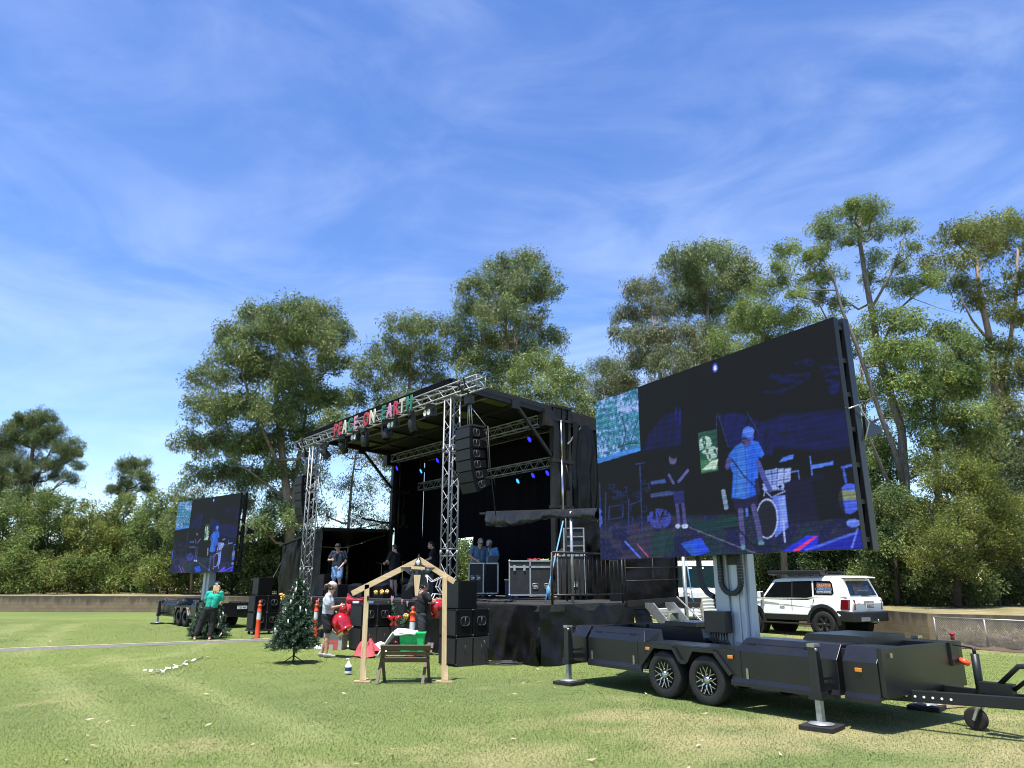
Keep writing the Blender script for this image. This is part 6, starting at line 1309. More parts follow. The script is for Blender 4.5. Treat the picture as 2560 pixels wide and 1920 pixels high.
# ------------------------------------------------------------------ white off-road car
CARZ = R(90+32)
yv = 24.0; xv = (2066-1280)/FPX*(yv*_c+(0.4-CAM_H)*_s); fx, fy = math.cos(CARZ), math.sin(CARZ)
ox = xv+1.4*fx+0.84*fy; oy = yv+1.4*fy-0.84*fx
car = thing('parked_car', 'white off-road wagon with black roof awning parked before the block wall', 'car', (ox, oy, 0), CARZ)
def car_side(sgn):
    Y = lambda y: y*sgn
    arch = lambda cx, r: [(cx+r*math.cos(t), 0.40+r*math.sin(t)) for t in np.linspace(math.pi*1.0, 0, 11)]
    low = [(-2.30, 0.62)]
    return low
HW = 0.93
def arcp(cx, r, rev=False):
    P = [(cx+r*math.cos(t), 0.42+r*0.98*math.sin(t)) for t in np.linspace(math.pi, 0, 13)]
    return P[::-1] if rev else P
body = [(-2.36, 0.80), (-2.40, 1.05), (-2.36, 1.22), (-2.28, 1.24), (-1.9, 1.235), (-1.45, 1.225), (-1.12, 1.21), (-0.82, 1.13), (0.95, 1.12), (1.02, 1.13), (1.6, 1.14), (2.25, 1.10), (2.38, 0.98), (2.40, 0.72)]
low = [(2.0, 0.62)]+[(x, z) for x, z in arcp(1.45, 0.50, True)][1:-1]+[(0.92, 0.56), (-0.86, 0.56)]+[(x, z) for x, z in arcp(-1.40, 0.50, True)][1:-1]+[(-1.95, 0.62), (-2.36, 0.66)]
b = MB(); polyp = body+[(2.40, 0.62)]+low
# body halves with slight tumblehome: extrude centre slab, then side skins leaning in at the top
def skin(poly, ytop, ybot, z0, z1, y_in):
    A = []; Bq = []
    for x, z in poly:
        t = min(max((z-z0)/(z1-z0), 0), 1); bul = ybot+(ytop-ybot)*t**1.6; nose = 1-0.10*max(0, (abs(x)-1.9)/0.5)**2
        A.append((x, bul*nose, z)); Bq.append((x, y_in, z))
    return A, Bq
A, Bq = skin(polyp, 0.89, 0.945, 0.6, 1.24, 0.0); A2 = [(x, -y, z) for x, y, z in A]
n = len(A); f1 = tuple(range(n)); b.add(A+A2, [tuple(range(n)), tuple(range(2*n-1, n-1, -1))]+[((i+1) % n, i, n+i, n+(i+1) % n) for i in range(n)])
b.build('body', 'white_paint', car, bevel=0.05)
# greenhouse
gh0 = [(-2.26, 1.22), (-2.05, 1.80), (-1.9, 1.84), (0.2, 1.84), (0.55, 1.78), (1.08, 1.12)]
b = MB(); g0 = []
for x, z in gh0:
    t = (z-1.12)/0.72; g0.append((x, 0.885-0.13*t**1.2, z))
g1 = [(x, -y, z) for x, y, z in g0]; n = len(g0)
b.add(g0+g1, [tuple(range(n)), tuple(range(2*n-1, n-1, -1))]+[((i+1) % n, i, n+i, n+(i+1) % n) for i in range(n)])
b.build('cabin', 'white_paint', car, bevel=0.045)
b = MB(); p = [(-2.18, -0.70, 1.83), (0.15, -0.72, 1.845), (0.15, 0.72, 1.845), (-2.18, 0.70, 1.83), (-2.10, -0.60, 1.90), (0.05, -0.62, 1.90), (0.05, 0.62, 1.90), (-2.10, 0.60, 1.90)]; b.hexa(p); b.hexa([(-2.36, -0.66, 1.825), (-2.15, -0.70, 1.825), (-2.15, 0.70, 1.825), (-2.36, 0.66, 1.825), (-2.34, -0.62, 1.86), (-2.15, -0.64, 1.88), (-2.15, 0.64, 1.88), (-2.34, 0.62, 1.86)]); b.build('roof', 'white_paint', car, bevel=0.03)
yg = lambda z: 0.885-0.13*((z-1.12)/0.72)**1.2+0.004
def glass(poly, name, m='glass_dark', sg=1, off=0.0):
    b = MB(); V = [(x, sg*(yg(z)+off), z) for x, z in poly]; f = tuple(range(len(V))); b.add(V, [f if sg < 0 else tuple(reversed(f))]); return b.build(name, m, car)
for sg in (1, -1):
    glass([(-0.20, 1.20), (-0.20, 1.72), (0.46, 1.70), (0.92, 1.20)], 'side_window', sg=sg); glass([(-1.02, 1.25), (-0.98, 1.74), (-0.25, 1.73), (-0.25, 1.20), (-0.78, 1.20)], 'side_window', sg=sg); glass([(-1.80, 1.36), (-1.74, 1.66), (-1.66, 1.735), (-1.04, 1.745), (-1.07, 1.30), (-1.74, 1.30)], 'side_window', sg=sg)
    glass([(-0.255, 1.20), (-0.255, 1.73), (-0.195, 1.73), (-0.195, 1.20)], 'pillar', 'plastic_black', sg, 0.002)
    # black cladding: arches, sills
    for cx in (1.45, -1.40):
        b = MB(); P = [(cx+0.56*math.cos(t), sg*0.955, 0.42+0.55*math.sin(t)) for t in np.linspace(math.pi*1.02, -math.pi*0.02, 11)]
        for p, q in zip(P[:-1], P[1:]): b.bar(p, q, 0.11, 0.05, (0, 1, 0))
        b.build('arch_trim', 'plastic_black', car, bevel=0.01)
    b = MB(); b.bx(-0.90, 0.93, sg*0.90-0.05, sg*0.90+0.05, 0.48, 0.68); b.bx(-0.95, 0.95, sg*0.96-0.06, sg*0.96+0.06, 0.36, 0.41); b.build('side_step', 'plastic_black', car, bevel=0.015)
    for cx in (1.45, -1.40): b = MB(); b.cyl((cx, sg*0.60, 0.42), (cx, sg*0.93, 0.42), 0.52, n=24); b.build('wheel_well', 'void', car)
    for cx in (1.45, -1.40): wheel(car, (cx, sg*0.84, 0.40), sg, 0.40, 0.26, 'plain')
    for x in (0.30, -0.92): b = MB(); b.box((x-0.14, sg*0.942, 0.985), (0.20, 0.035, 0.04)); b.build('door_handle', 'white_paint', car, bevel=0.01)
    b = MB()
    for pth in ([(-0.23, 0.62), (-0.23, 1.13)], [(-1.02, 0.95), (-1.10, 1.2)], [(1.0, 0.75), (1.02, 1.1)]):
        for p, q in zip(pth[:-1], pth[1:]): b.bar((p[0], sg*0.935, p[1]), (q[0], sg*0.912, q[1]), 0.010, 0.012, (0, 1, 0))
    b.build('door_gaps', 'void', car)
    b = MB(); b.box((0.95, sg*1.02, 1.28), (0.14, 0.18, 0.22)); b.bar((0.92, sg*0.9, 1.16), (0.94, sg*1.0, 1.20), 0.05, 0.05); mi = b.build('mirror', 'white_paint', car, bevel=0.02)
    b = MB(); b.box((0.872, sg*1.02, 1.28), (0.01, 0.15, 0.18)); b.build('mirror_glass', 'plastic_black', mi)
    b = MB(); b.hexa([(-2.42, sg*0.70, 0.86), (-2.30, sg*0.90, 0.86), (-2.02, sg*0.955, 0.86), (-2.1, sg*0.70, 0.86), (-2.42, sg*0.70, 1.16), (-2.30, sg*0.88, 1.17), (-2.06, sg*0.925, 1.17), (-2.1, sg*0.70, 1.16)]); b.build('tail_lamp', 'red_lamp', car, bevel=0.02)
b = MB(); b.add([(1.10, 0.80, 1.15), (1.10, -0.80, 1.15), (0.60, -0.72, 1.74), (0.60, 0.72, 1.74)], [(0, 1, 2, 3)]); b.build('windscreen', 'glass_dark', car)
b = MB(); b.hexa([(-2.46, -0.92, 0.50), (-1.85, -0.94, 0.50), (-1.85, 0.94, 0.50), (-2.46, 0.92, 0.50), (-2.46, -0.92, 0.80), (-1.88, -0.95, 0.84), (-1.88, 0.95, 0.84), (-2.46, 0.92, 0.80)]); bp = b.build('rear_bumper', 'plastic_black', car, bevel=0.03)
b = MB(); b.box((-2.47, 0.35, 0.58), (0.02, 0.45, 0.12)); b.build('bumper_plate', 'galv', bp)
b = MB(); b.bar((-2.4, 0, 0.50), (-2.62, 0, 0.50), 0.06, 0.06); b.ell((-2.66, 0, 0.55), 0.035); b.build('tow_bar', 'chrome', car)
# rear glass and gate details: plane from (-2.29,1.26) to (-2.07,1.78)
def rearpt(y, t, o=0.006): return (-2.285+0.215*t-o, y, 1.235+0.56*t+o*0.3)
b = MB(); b.add([rearpt(-0.70, 0.10), rearpt(0.70, 0.10), rearpt(0.60, 0.90), rearpt(-0.60, 0.90)], [(0, 3, 2, 1)]); b.build('rear_window', 'glass_dark', car)
b = MB(); b.bar(rearpt(0.1, 0.06, 0.03), rearpt(-0.35, 0.12, 0.03), 0.03, 0.02); b.build('wiper', 'plastic_black', car)
b = MB(); b.add([rearpt(-0.5, 0.15, 0.010), rearpt(0.45, 0.15, 0.010), rearpt(0.40, 0.66, 0.010), rearpt(-0.45, 0.66, 0.010)], [(0, 3, 2, 1)]); b.build('rear_sticker', 'sticker', car)
RE = Matrix(((0, 0, -1), (-1, 0, 0), (0, 1, 0)))
def rtxt(t, size, m, y, tt, sq=0.9):
    me = text_mesh(t, size, 0.0, sq); me.materials.clear(); me.materials.append(M[m]); o = bpy.data.objects.new('sticker_text', me); COL.objects.link(o); o.parent = car
    o.location = rearpt(y, tt, 0.018); ang = math.atan2(0.56, 0.215); o.rotation_euler = Euler((ang, 0, R(-90)), 'XYZ'); return o
rtxt('CREATIVE', 0.10, 'text_orange', 0.18, 0.50); rtxt('CONCEPTS', 0.10, 'text_blue', -0.22, 0.50, 0.8); rtxt('LIGHTING & SOUND', 0.07, 'text_white', -0.05, 0.36)
b = MB(); b.box((-2.405, -0.02, 1.06), (0.012, 0.52, 0.13)); b.build('gate_trim', 'galv', car); b = MB(); b.box((-2.412, -0.05, 0.965), (0.012, 0.40, 0.15)); b.build('plate_recess', 'plate_white', car)
b = MB(); b.box((-2.420, -0.05, 0.965), (0.010, 0.36, 0.11)); npl = b.build('number_plate', 'plate_black', car); text_obj('plate_text', 'CC 2508', 0.10, 'text_white', npl, (-2.427, -0.05, 0.963), Euler((R(90), 0, R(-90)), 'XYZ'), 0.0, 0.85)
text_obj('badge', '250', 0.06, 'plate_black', car, (-2.412, 0.52, 1.05), Euler((R(90), 0, R(-90)), 'XYZ'), 0.001)
# side window sticker
glass([(-1.73, 1.335), (-1.68, 1.66), (-1.18, 1.69), (-1.20, 1.335)], 'window_sticker', 'sticker', 1, 0.003)
def stxt(t, size, m, x, z, sq=0.95):
    me = text_mesh(t, size, 0.0, sq); me.materials.clear(); me.materials.append(M[m]); o = bpy.data.objects.new('sticker_text', me); COL.objects.link(o); o.parent = car
    o.location = (x, yg(z)+0.010, z); o.rotation_euler = Euler((R(90-12), 0, R(180)), 'XYZ')
stxt('CREATIVE', 0.125, 'text_orange', -1.44, 1.59); stxt('CONCEPTS', 0.125, 'text_blue', -1.44, 1.48); stxt('LIGHTING & SOUND', 0.062, 'text_white', -1.44, 1.395)
aw = thing('roof_awning', 'long black rolled awning bag on the white car roof', 'awning', (ox, oy, 0), CARZ); b = MB(); b.prism([(0.58, 1.93), (0.86, 1.95), (0.86, 2.09), (0.60, 2.07)], (-1.40, 0, 0), (0, 1, 0), (0, 0, 1), (2.1, 0, 0)); b.build('bag', 'plastic_black', aw, bevel=0.03)
b = MB()
for x in (-1.2, -0.4, 0.4): b.bar((x, -0.65, 1.95), (x, 0.7, 1.95), 0.05, 0.03); b.bar((x, 0.6, 1.87), (x, 0.6, 1.95), 0.04, 0.04); b.bar((x, -0.6, 1.87), (x, -0.6, 1.95), 0.04, 0.04)
b.bar((-1.9, 0.3, 2.0), (-1.3, 0.3, 2.02), 0.2, 0.05); b.build('roof_rack', 'plastic_black', aw)
# ------------------------------------------------------------------ white truck cab behind the stage
tp = at(1752, 1530, 28.5); tk = thing('truck', 'white truck cab behind the stage stairs', 'truck', (tp[0], tp[1], 0), R(-12))
b = MB(); b.prism([(0, 0.75), (-0.02, 1.35), (0.12, 1.45), (0.35, 2.35), (0.6, 2.52), (1.9, 2.52), (1.9, 0.75)], (-0.98, 0, 0), (0, 1, 0), (0, 0, 1), (1.96, 0, 0)); b.build('cab', 'white_paint', tk, bevel=0.05)
b = MB(); b.add([(-0.86, 0.128, 1.50), (0.86, 0.128, 1.50), (0.80, 0.335, 2.32), (-0.80, 0.335, 2.32)], [(0, 1, 2, 3)]); b.build('windscreen', 'glass_green', tk)
b = MB(); b.bx(-0.95, 0.95, -0.07, 0.2, 0.42, 0.74); b.build('bumper', 'white_paint', tk, bevel=0.03)
b = MB(); b.bx(-0.80, 0.80, -0.03, -0.012, 0.95, 1.12); b.build('front_grille', 'plastic_black', tk); b = MB(); b.bx(-0.80, 0.80, -0.075, 0.1, 0.755, 0.93); b.build('lower_grille', 'plastic_black', tk)
for sx in (-0.75, 0.75): b = MB(); b.box((sx, -0.02, 0.85), (0.28, 0.06, 0.14)); b.build('headlight', 'lens_white', tk, bevel=0.02)
for sx in (-1.1, 1.1): b = MB(); b.box((sx, 0.2, 1.9), (0.10, 0.16, 0.42)); b.bar((sx, 0.2, 2.15), (sx*0.88, 0.3, 2.3), 0.03, 0.03); b.build('mirror', 'plastic_black', tk, bevel=0.02)
b = MB(); b.bar((-0.5, 0.1, 1.5), (0.1, 0.12, 1.53), 0.02, 0.015); b.bar((0.15, 0.1, 1.5), (0.7, 0.12, 1.53), 0.02, 0.015); b.build('wiper', 'plastic_black', tk)
for sx in (-0.4, 0.05): b = MB(); b.add([(sx, 0.30, 2.21), (sx+0.18, 0.30, 2.21), (sx+0.18, 0.316, 2.27), (sx, 0.316, 2.27)], [(0, 1, 2, 3)]); b.build('window_sticker', 'text_white', tk)
b = MB(); b.bx(-0.95, 0.95, 1.95, 5.2, 0.75, 0.95); b.bx(-0.95, 0.95, 1.95, 2.05, 0.95, 1.7); b.build('tray', 'galv', tk)
for sx in (-1, 1):
    for yy_ in (0.75, 4.2): wheel(tk, (sx*0.82, yy_, 0.42), 1, 0.42, 0.26, 'plain').location = (0, 0, 0)
np_ = MB(); np_.box((0.20, -0.078, 0.60), (0.36, 0.012, 0.12)); pl = np_.build('number_plate', 'plate_white', tk); text_obj('plate_text', 'BP 19CY', 0.09, 'text_blue', pl, (0.20, -0.087, 0.598), Euler((R(90), 0, 0), 'XYZ'), 0.0, 0.8)
text_obj('cab_number', 'XPS', 0.10, 'plate_black', tk, (-0.45, -0.022, 1.28), Euler((R(88), 0, 0), 'XYZ'), 0.001)
# ------------------------------------------------------------------ stacked chairs and crates behind the near trailer
def chair(P, rz, label):
    o = thing('plastic_chair', label, 'chair', P, rz, 'stacked white plastic chairs')
    b = MB()
    def shell(a, c):
        x = (a-0.5)*0.44
        if c < 0.5: t = c/0.5; y = -0.20+0.38*t; z = 0.44-0.02*math.sin(t*math.pi)+0.03*(2*a-1)**2
        else: t = (c-0.5)/0.5; y = 0.18+0.10*t; z = 0.44+0.36*t; x *= (1-0.06*t); y -= 0.04*(1-(2*a-1)**2)*t*-1
        return (x, y, z)
    b.grid(shell, 8, 14); b.build('seat_shell', 'chair_plastic', o, solid=0.012)
    for sx in (-0.19, 0.19):
        for y0, y1 in ((-0.16, -0.22), (0.16, 0.24)): b = MB(); b.tube([(sx, y0, 0.43), (sx*1.15, y1, 0.0)], 0.013, 6); b.build('leg', 'galv', o)
    return o
proto = None
def chairstack(u, v, Y, n, rz, where):
    global proto
    p = at(u, v, Y)
    for i in range(n):
        P = (p[0]+math.sin(rz)*0.012*i, p[1]-math.cos(rz)*0.02*i, 0.02+i*0.095); pos = ('lowest', 'second', 'third', 'fourth', 'fifth', 'sixth', 'seventh')[i] if i < n-1 else 'topmost'
        lab = f'{pos} white plastic chair in the stack {where}'
        if proto is None:
            proto = chair(P, rz, lab); KIDS[proto] = kids(proto)
        else: dup(proto, P, rz, lab)
chairstack(1762, 1560, 22.3, 6, R(-155), 'beside the screen mast'); chairstack(1678, 1560, 22.8, 4, R(200), 'under the stage stairs'); chairstack(1652, 1560, 23.6, 4, R(200), 'farthest left below the platform')
for (u, Y, z, w, h, lab) in ((1716, 22.0, 0.02, 0.42, 0.34, 'lower black crate between the chair stacks'), (1719, 22.0, 0.37, 0.40, 0.34, 'upper black crate between the chair stacks')):
    p = at(u, 1560, Y); o = thing('crate', lab, 'crate', (p[0], p[1], z), R(8), 'black crates by the stairs'); b = MB(); b.bx(-w/2, w/2, -0.2, 0.2, 0, h); 
    b.bx(-w/2-0.015, w/2+0.015, -0.215, 0.215, h-0.06, h-0.02); b.build('crate_body', 'plastic_black', o, bevel=0.01)
    b = MB(); b.bx(0.02, 0.05, -0.222, -0.216, h*0.3, h*0.7); b.build('tag', 'text_white', o)
# blue ratchet straps
b = MB(); A = np.array(ST.onY(1408, 1302, 1.25)); Bq = np.array(ST.onY(1371, 1470, 0.9)); Cq = np.array(ST.onY(1363, 1506, 0.75)); b.tube([A, Bq, Cq], 0.016, 6); b.ell(Bq+np.array([0, 0, -0.08]), (0.06, 0.05, 0.12)); sp_ = b.build('ratchet_strap', 'blue_strap'); sp_.location = sw(0, 0); sp_.rotation_euler = (0, 0, SZ); tag(sp_, 'pale blue ratchet strap from the canopy pole to the deck by the flight case', 'strap')
b = MB(); b.tube([at(1717, 1405, 20.3), at(1724, 1455, 20.3), at(1730, 1488, 20.3), at(1733, 1505, 20.2)], 0.018, 6); sp_ = b.build('ratchet_strap', 'blue_strap'); tag(sp_, 'dark blue ratchet strap beside the steel platform post', 'strap')
# ------------------------------------------------------------------ nativity frame, manger, star
FY = 13.45
def fp(u, v, Y=FY): return np.array(at(u, v, Y))
fb = gp(1008, 1704); fo = np.array([fb[0], FY, 0.0])
tf = thing('timber_frame', 'raw pine house-shaped timber frame standing on the lawn', 'frame', fo, 0)
pl = gp(904, 1703); pr_ = gp(1112, 1701)
xl, xr = fp(906, 1700)[0], fp(1110, 1700)[0]; xlt, xrt = fp(918, 1466)[0], fp(1112, 1444)[0]
zl, zr = fp(918, 1464)[2], fp(1112, 1445)[2]
for x0, x1, z1 in ((xl, xlt, zl), (xr, xrt, zr)):
    b = MB(); b.bar((x0-fo[0], 0, 0.0), (x1-fo[0], 0, z1+0.02), 0.085, 0.045, (0, 1, 0)); b.build('post', 'timber_up', tf, bevel=0.003)
    b = MB(); b.bar((x0-fo[0], -0.05, 0.012), (x0-fo[0]+0.01, 0.30, 0.012), 0.09, 0.022); b.bar((x0-fo[0]+0.05, -0.03, 0.03), (x0-fo[0]+0.035, 0.0, 0.27), 0.02, 0.045); b.bar((x0-fo[0]-0.14, -0.02, 0.012), (x0-fo[0]+0.16, -0.06, 0.012), 0.07, 0.022); b.build('foot_brace', 'timber', tf)
ap = fp(1048, 1398); le = fp(880, 1484); re_ = fp(1136, 1455)
b = MB(); b.bar(le-fo, ap-fo+np.array([0.02, 0, -0.01]), 0.045, 0.095, (0, 0, 1)); b.build('rafter', 'timber', tf, bevel=0.003)
b = MB(); b.bar(re_-fo+np.array([0, 0.047, 0]), ap-fo+np.array([-0.03, 0.047, 0.01]), 0.045, 0.095, (0, 0, 1)); b.build('rafter', 'timber', tf, bevel=0.003)
b = MB(); b.ell((xlt-fo[0]+0.03, -0.03, zl-0.22), (0.02, 0.01, 0.05)); b.build('hinge', 'black_metal', tf)
mg = thing('manger', 'brown slatted wooden manger with crossed legs under the pine frame', 'manger', (fp(1010, 1700)[0], 13.32, 0), 0)
def mx(u): return fp(u, 1700, 13.32)[0]-fp(1010, 1700)[0]
for u0 in (951, 1064):
    x = mx(u0)
    b = MB(); b.bar((x-0.035, -0.17, 0), (x+0.02, 0.20, 0.64), 0.035, 0.05, (1, 0, 0)); b.build('leg', 'brown_wood', mg); b = MB(); b.bar((x+0.045, 0.17, 0), (x+0.03, -0.20, 0.64), 0.035, 0.05, (1, 0, 0)); b.build('leg', 'brown_wood', mg)
for z, y, h, u0, u1 in ((0.595, -0.205, 0.10, 957, 1078), (0.50, -0.155, 0.055, 960, 1076), (0.385, -0.09, 0.085, 954, 1071)):
    for sg in (1, -1): b = MB(); b.box(((mx(u0)+mx(u1))/2, y*sg, z), (mx(u1)-mx(u0), 0.022, h), rotm(28*sg, 0, 0)); b.build('slat', 'brown_wood', mg, bevel=0.003)
tb = thing('storage_tub', 'bright translucent green plastic tub sitting in the brown manger', 'tub', (fp(1031, 1600, 13.4)[0], 13.42, 0.46), R(4))
b = MB(); b.box((0, 0, 0.175), (0.40, 0.30, 0.35), None, 1.12); b.build('tub_body', 'green_plastic', tb, bevel=0.02); b = MB(); b.box((0, 0, 0.362), (0.48, 0.37, 0.022)); b.box((0, 0, 0.34), (0.47, 0.36, 0.02)); b.build('rim', 'green_plastic', tb, bevel=0.008)
b = MB(); cx = fp(1008, 1600, 13.4)[0]
def cloth(a, c):
    x = -0.42+0.66*a; t = 0.0+1.0*c
    z = 0.86-0.02*t+0.02*math.sin(a*9+c*4)
    if a < 0.45: z = 0.86-(0.45-a)*0.95+0.025*math.sin(c*8+a*6)
    y = -0.22+0.36*c+0.02*math.sin(a*12); 
    if c < 0.15 and a > 0.4: z -= (0.15-c)*0.5
    return (x, y, z+0.02*(1-abs(2*a-1)))
b.grid(cloth, 20, 14); cl_ = b.build('blanket', 'white_cloth', None, solid=0.02); cl_.location = (cx, 13.42, 0.0); tag(cl_, 'folded white and pink blanket draped over the green tub', 'blanket')
sto = fp(1045, 1433, 13.38); star = thing('rag_star', 'dark bundled plastic star backed with pale timber strips hanging from the frame apex', 'star', sto, 0)
b = MB(); r5 = np.random.default_rng(8); pts = []
for i in range(10):
    a = math.pi/2+math.pi*i/5; rr_ = (0.36 if i % 2 == 0 else 0.13)*r5.uniform(0.9, 1.08); pts.append((rr_*math.cos(a), rr_*math.sin(a)))
b.prism(pts, (0, 0.02, 0), (1, 0, 0), (0, 0, 1), (0, 0.05, 0))
for i in range(14):
    k = r5.integers(0, 5); a = math.pi/2+2*math.pi*k/5+r5.normal()*0.12; d = r5.uniform(0.05, 0.20); b.ell((d*math.cos(a), 0.02+r5.uniform(-0.03, 0.05), d*math.sin(a)), (r5.uniform(0.02, 0.055), 0.03, r5.uniform(0.02, 0.05)), rotm(0, r5.uniform(0, 180), 0), 8, 6)
b.build('rag_bundle', 'dark_rag', star)
b = MB(); b.box((0.005, -0.045, 0.09), (0.25, 0.025, 0.05), rotm(0, 3, 0)); b.build('timber_strip', 'timber', star, bevel=0.003)
b = MB(); b.prism([(-0.07, 0.0), (0.055, 0.0), (0.02, -0.36), (-0.035, -0.36)], (0, -0.045, -0.03), (1, 0, 0), (0, 0, 1), (0, 0.02, 0)); b.build('timber_strip', 'timber_up', star)
b = MB(); b.tube([(0, -0.02, 0.14), (0.0, 0.0, 0.26)], 0.006, 5); b.ell((0, -0.035, 0.19), (0.035, 0.02, 0.045)); b.build('tie', 'white_sheet', star)
wo = np.array(ST.W(-3.95, -0.25, 0)); ws = thing('wire_star', 'white wire star frame leaning by the right truss tower behind the timber frame', 'star', (wo[0]+0.1, wo[1]-0.1, 1.55), R(35))
b = MB()
for off_ in (0.0, 0.14):
    P = [((0.36 if i % 2 == 0 else 0.16)*math.cos(math.pi/2+math.pi*i/5+0.5), off_, (0.36 if i % 2 == 0 else 0.16)*math.sin(math.pi/2+math.pi*i/5+0.5)) for i in range(11)]; b.tube(P, 0.011, 5)
    if off_ == 0: F0 = P
for p in F0[:-1]: b.tube([p, (p[0], 0.14, p[2])], 0.008, 5)
b.build('wire_frame', 'white_sheet', ws)
# ------------------------------------------------------------------ bollards
def bollard(u, v, label):
    p = gp(u, v); o = thing('bollard', label, 'bollard', (p[0], p[1], 0), 0, 'orange traffic bollards'); H_ = 1.15
    b = MB(); b.lathe([(0, 0.045), (0.17, 0.04), (0.20, 0.02), (0.20, 0.0), (0, 0)], (0, 0, 0.003), None, 8); b.build('base', 'rubber', o)
    b = MB(); b.lathe([(0.085, 0.02), (0.088, 0.05), (0.075, 0.10), (0.066, 0.55), (0.07, 0.565), (0.066, 0.58), (0.062, 0.81), (0.072, 0.82), (0.072, 0.83), (0.06, 0.84), (0.058, 0.98), (0.064, 0.985), (0.064, 1.01), (0.035, 1.03), (0.025, 1.06), (0.04, 1.09), (0.036, 1.13), (0, 1.15)], (0, 0, 0), None, 20); b.build('post', 'orange', o)
    b = MB(); b.lathe([(0.0685, 0.59), (0.0655, 0.80)], (0, 0, 0), None, 20); b.build('reflective_band', 'reflective', o)
bollard(642, 1599, 'orange bollard in front of the left speaker stack'); bollard(786, 1596, 'orange bollard behind the woman in the white shirt'); bollard(1028, 1645, 'orange bollard behind the brown manger')
# ------------------------------------------------------------------ artificial Christmas trees
leafmat('xmas_needle', 0.55, 0.12, 0.4)
def xmas(u, v, vtop, label, seed, rmax=0.52, z0=0.36, ornaments=True):
    g = np.random.default_rng(seed); p = gp(u, v); top = at(u, vtop, p[1])[2]; o = thing('christmas_tree', label, 'christmas tree', (p[0], p[1], 0), 0, 'artificial Christmas trees')
    b = MB(); b.tube([(0, 0, 0.02), (0, 0, top*0.98)], [0.022, 0.010], 8)
    for a in (0, 1.57, 3.14, 4.71): b.tube([(0, 0, 0.16), (0.22*math.cos(a+.3), 0.22*math.sin(a+.3), 0.012)], 0.011, 5)
    V, C, tips = [], [], []
    z = z0
    while z < top-0.05:
        f = (z-z0)/(top-z0); rad = rmax*(1-f)**1.0+0.03; k = max(5, int(15*(1-f)+5))
        for i in range(k):
            a = 2*math.pi*i/k+g.uniform(-0.25, 0.25); L = rad*g.uniform(0.78, 1.12); rise = g.uniform(-0.14, 0.10)*L+0.02
            tip = np.array([L*math.cos(a), L*math.sin(a), z+rise]); root = np.array([0, 0, z]); b.tube([root, tip], [0.005, 0.002], 4, caps=False)
            n = int(95*L/0.5)+22; t = g.random(n)**0.6; c = root+(tip-root)*t[:, None]
            d = g.normal(size=(n, 3))*0.8+(tip-root)/max(L, .01)*0.8; d /= np.linalg.norm(d, axis=1, keepdims=True); s = np.cross(d, g.normal(size=(n, 3))); s /= np.linalg.norm(s, axis=1, keepdims=True)
            ln = g.uniform(0.045, 0.085, n)[:, None]; w = 0.009
            c = c+g.normal(size=(n, 3))*0.022
            V.append(np.stack([c-s*w, c+s*w, c+d*ln+s*w*0.4, c+d*ln-s*w*0.4], 1)); col = np.array([0.018, 0.045, 0.022])*g.uniform(0.6, 1.7, (n, 1)); tipm = (t > 0.85) & (g.random(n) < 0.5); col[tipm] = np.array([0.09, 0.14, 0.085])*g.uniform(0.7, 1.4, (int(tipm.sum()), 1)); C.append(np.repeat(col, 4, 0)); tips.append(tip)
        z += 0.085*(1-0.35*f)
    b.build('trunk', 'black_metal', o); V = np.concatenate(V).reshape(-1, 3); np_mesh('crown', V, np.arange(len(V)).reshape(-1, 4), 'xmas_needle', o, colors=np.concatenate(C))
    if ornaments:
        g.shuffle(tips)
        for i, t in enumerate(tips[:34]):
            b = MB(); q = t*np.array([1.02, 1.02, 1])+np.array([0, 0, 0.0]); 
            if i < 27: b.cyl(q, q+np.array([g.normal()*0.02, g.normal()*0.02, 0.11]), 0.015, 0.012, 8); b.build('candle', 'white_sheet', o)
            elif q[2] > 1.0: b.ell(q, 0.035); b.build('bauble', 'red_gloss', o)
        b = MB(); r_ = 0.06; b.prism([((r_ if i % 2 == 0 else r_*0.45)*math.cos(math.pi/2+math.pi*i/5), (r_ if i % 2 == 0 else r_*0.45)*math.sin(math.pi/2+math.pi*i/5)) for i in range(10)], (0, -0.01, top), (1, 0, 0), (0, 0, 1), (0, 0.02, 0))
    return o
xmas(733, 1658, 1443, 'artificial Christmas tree with white candles standing on the open lawn', 5, 0.50)
xmas(519, 1596, 1462, 'artificial Christmas tree the woman in the teal shirt is decorating', 6, 0.58, 0.12)
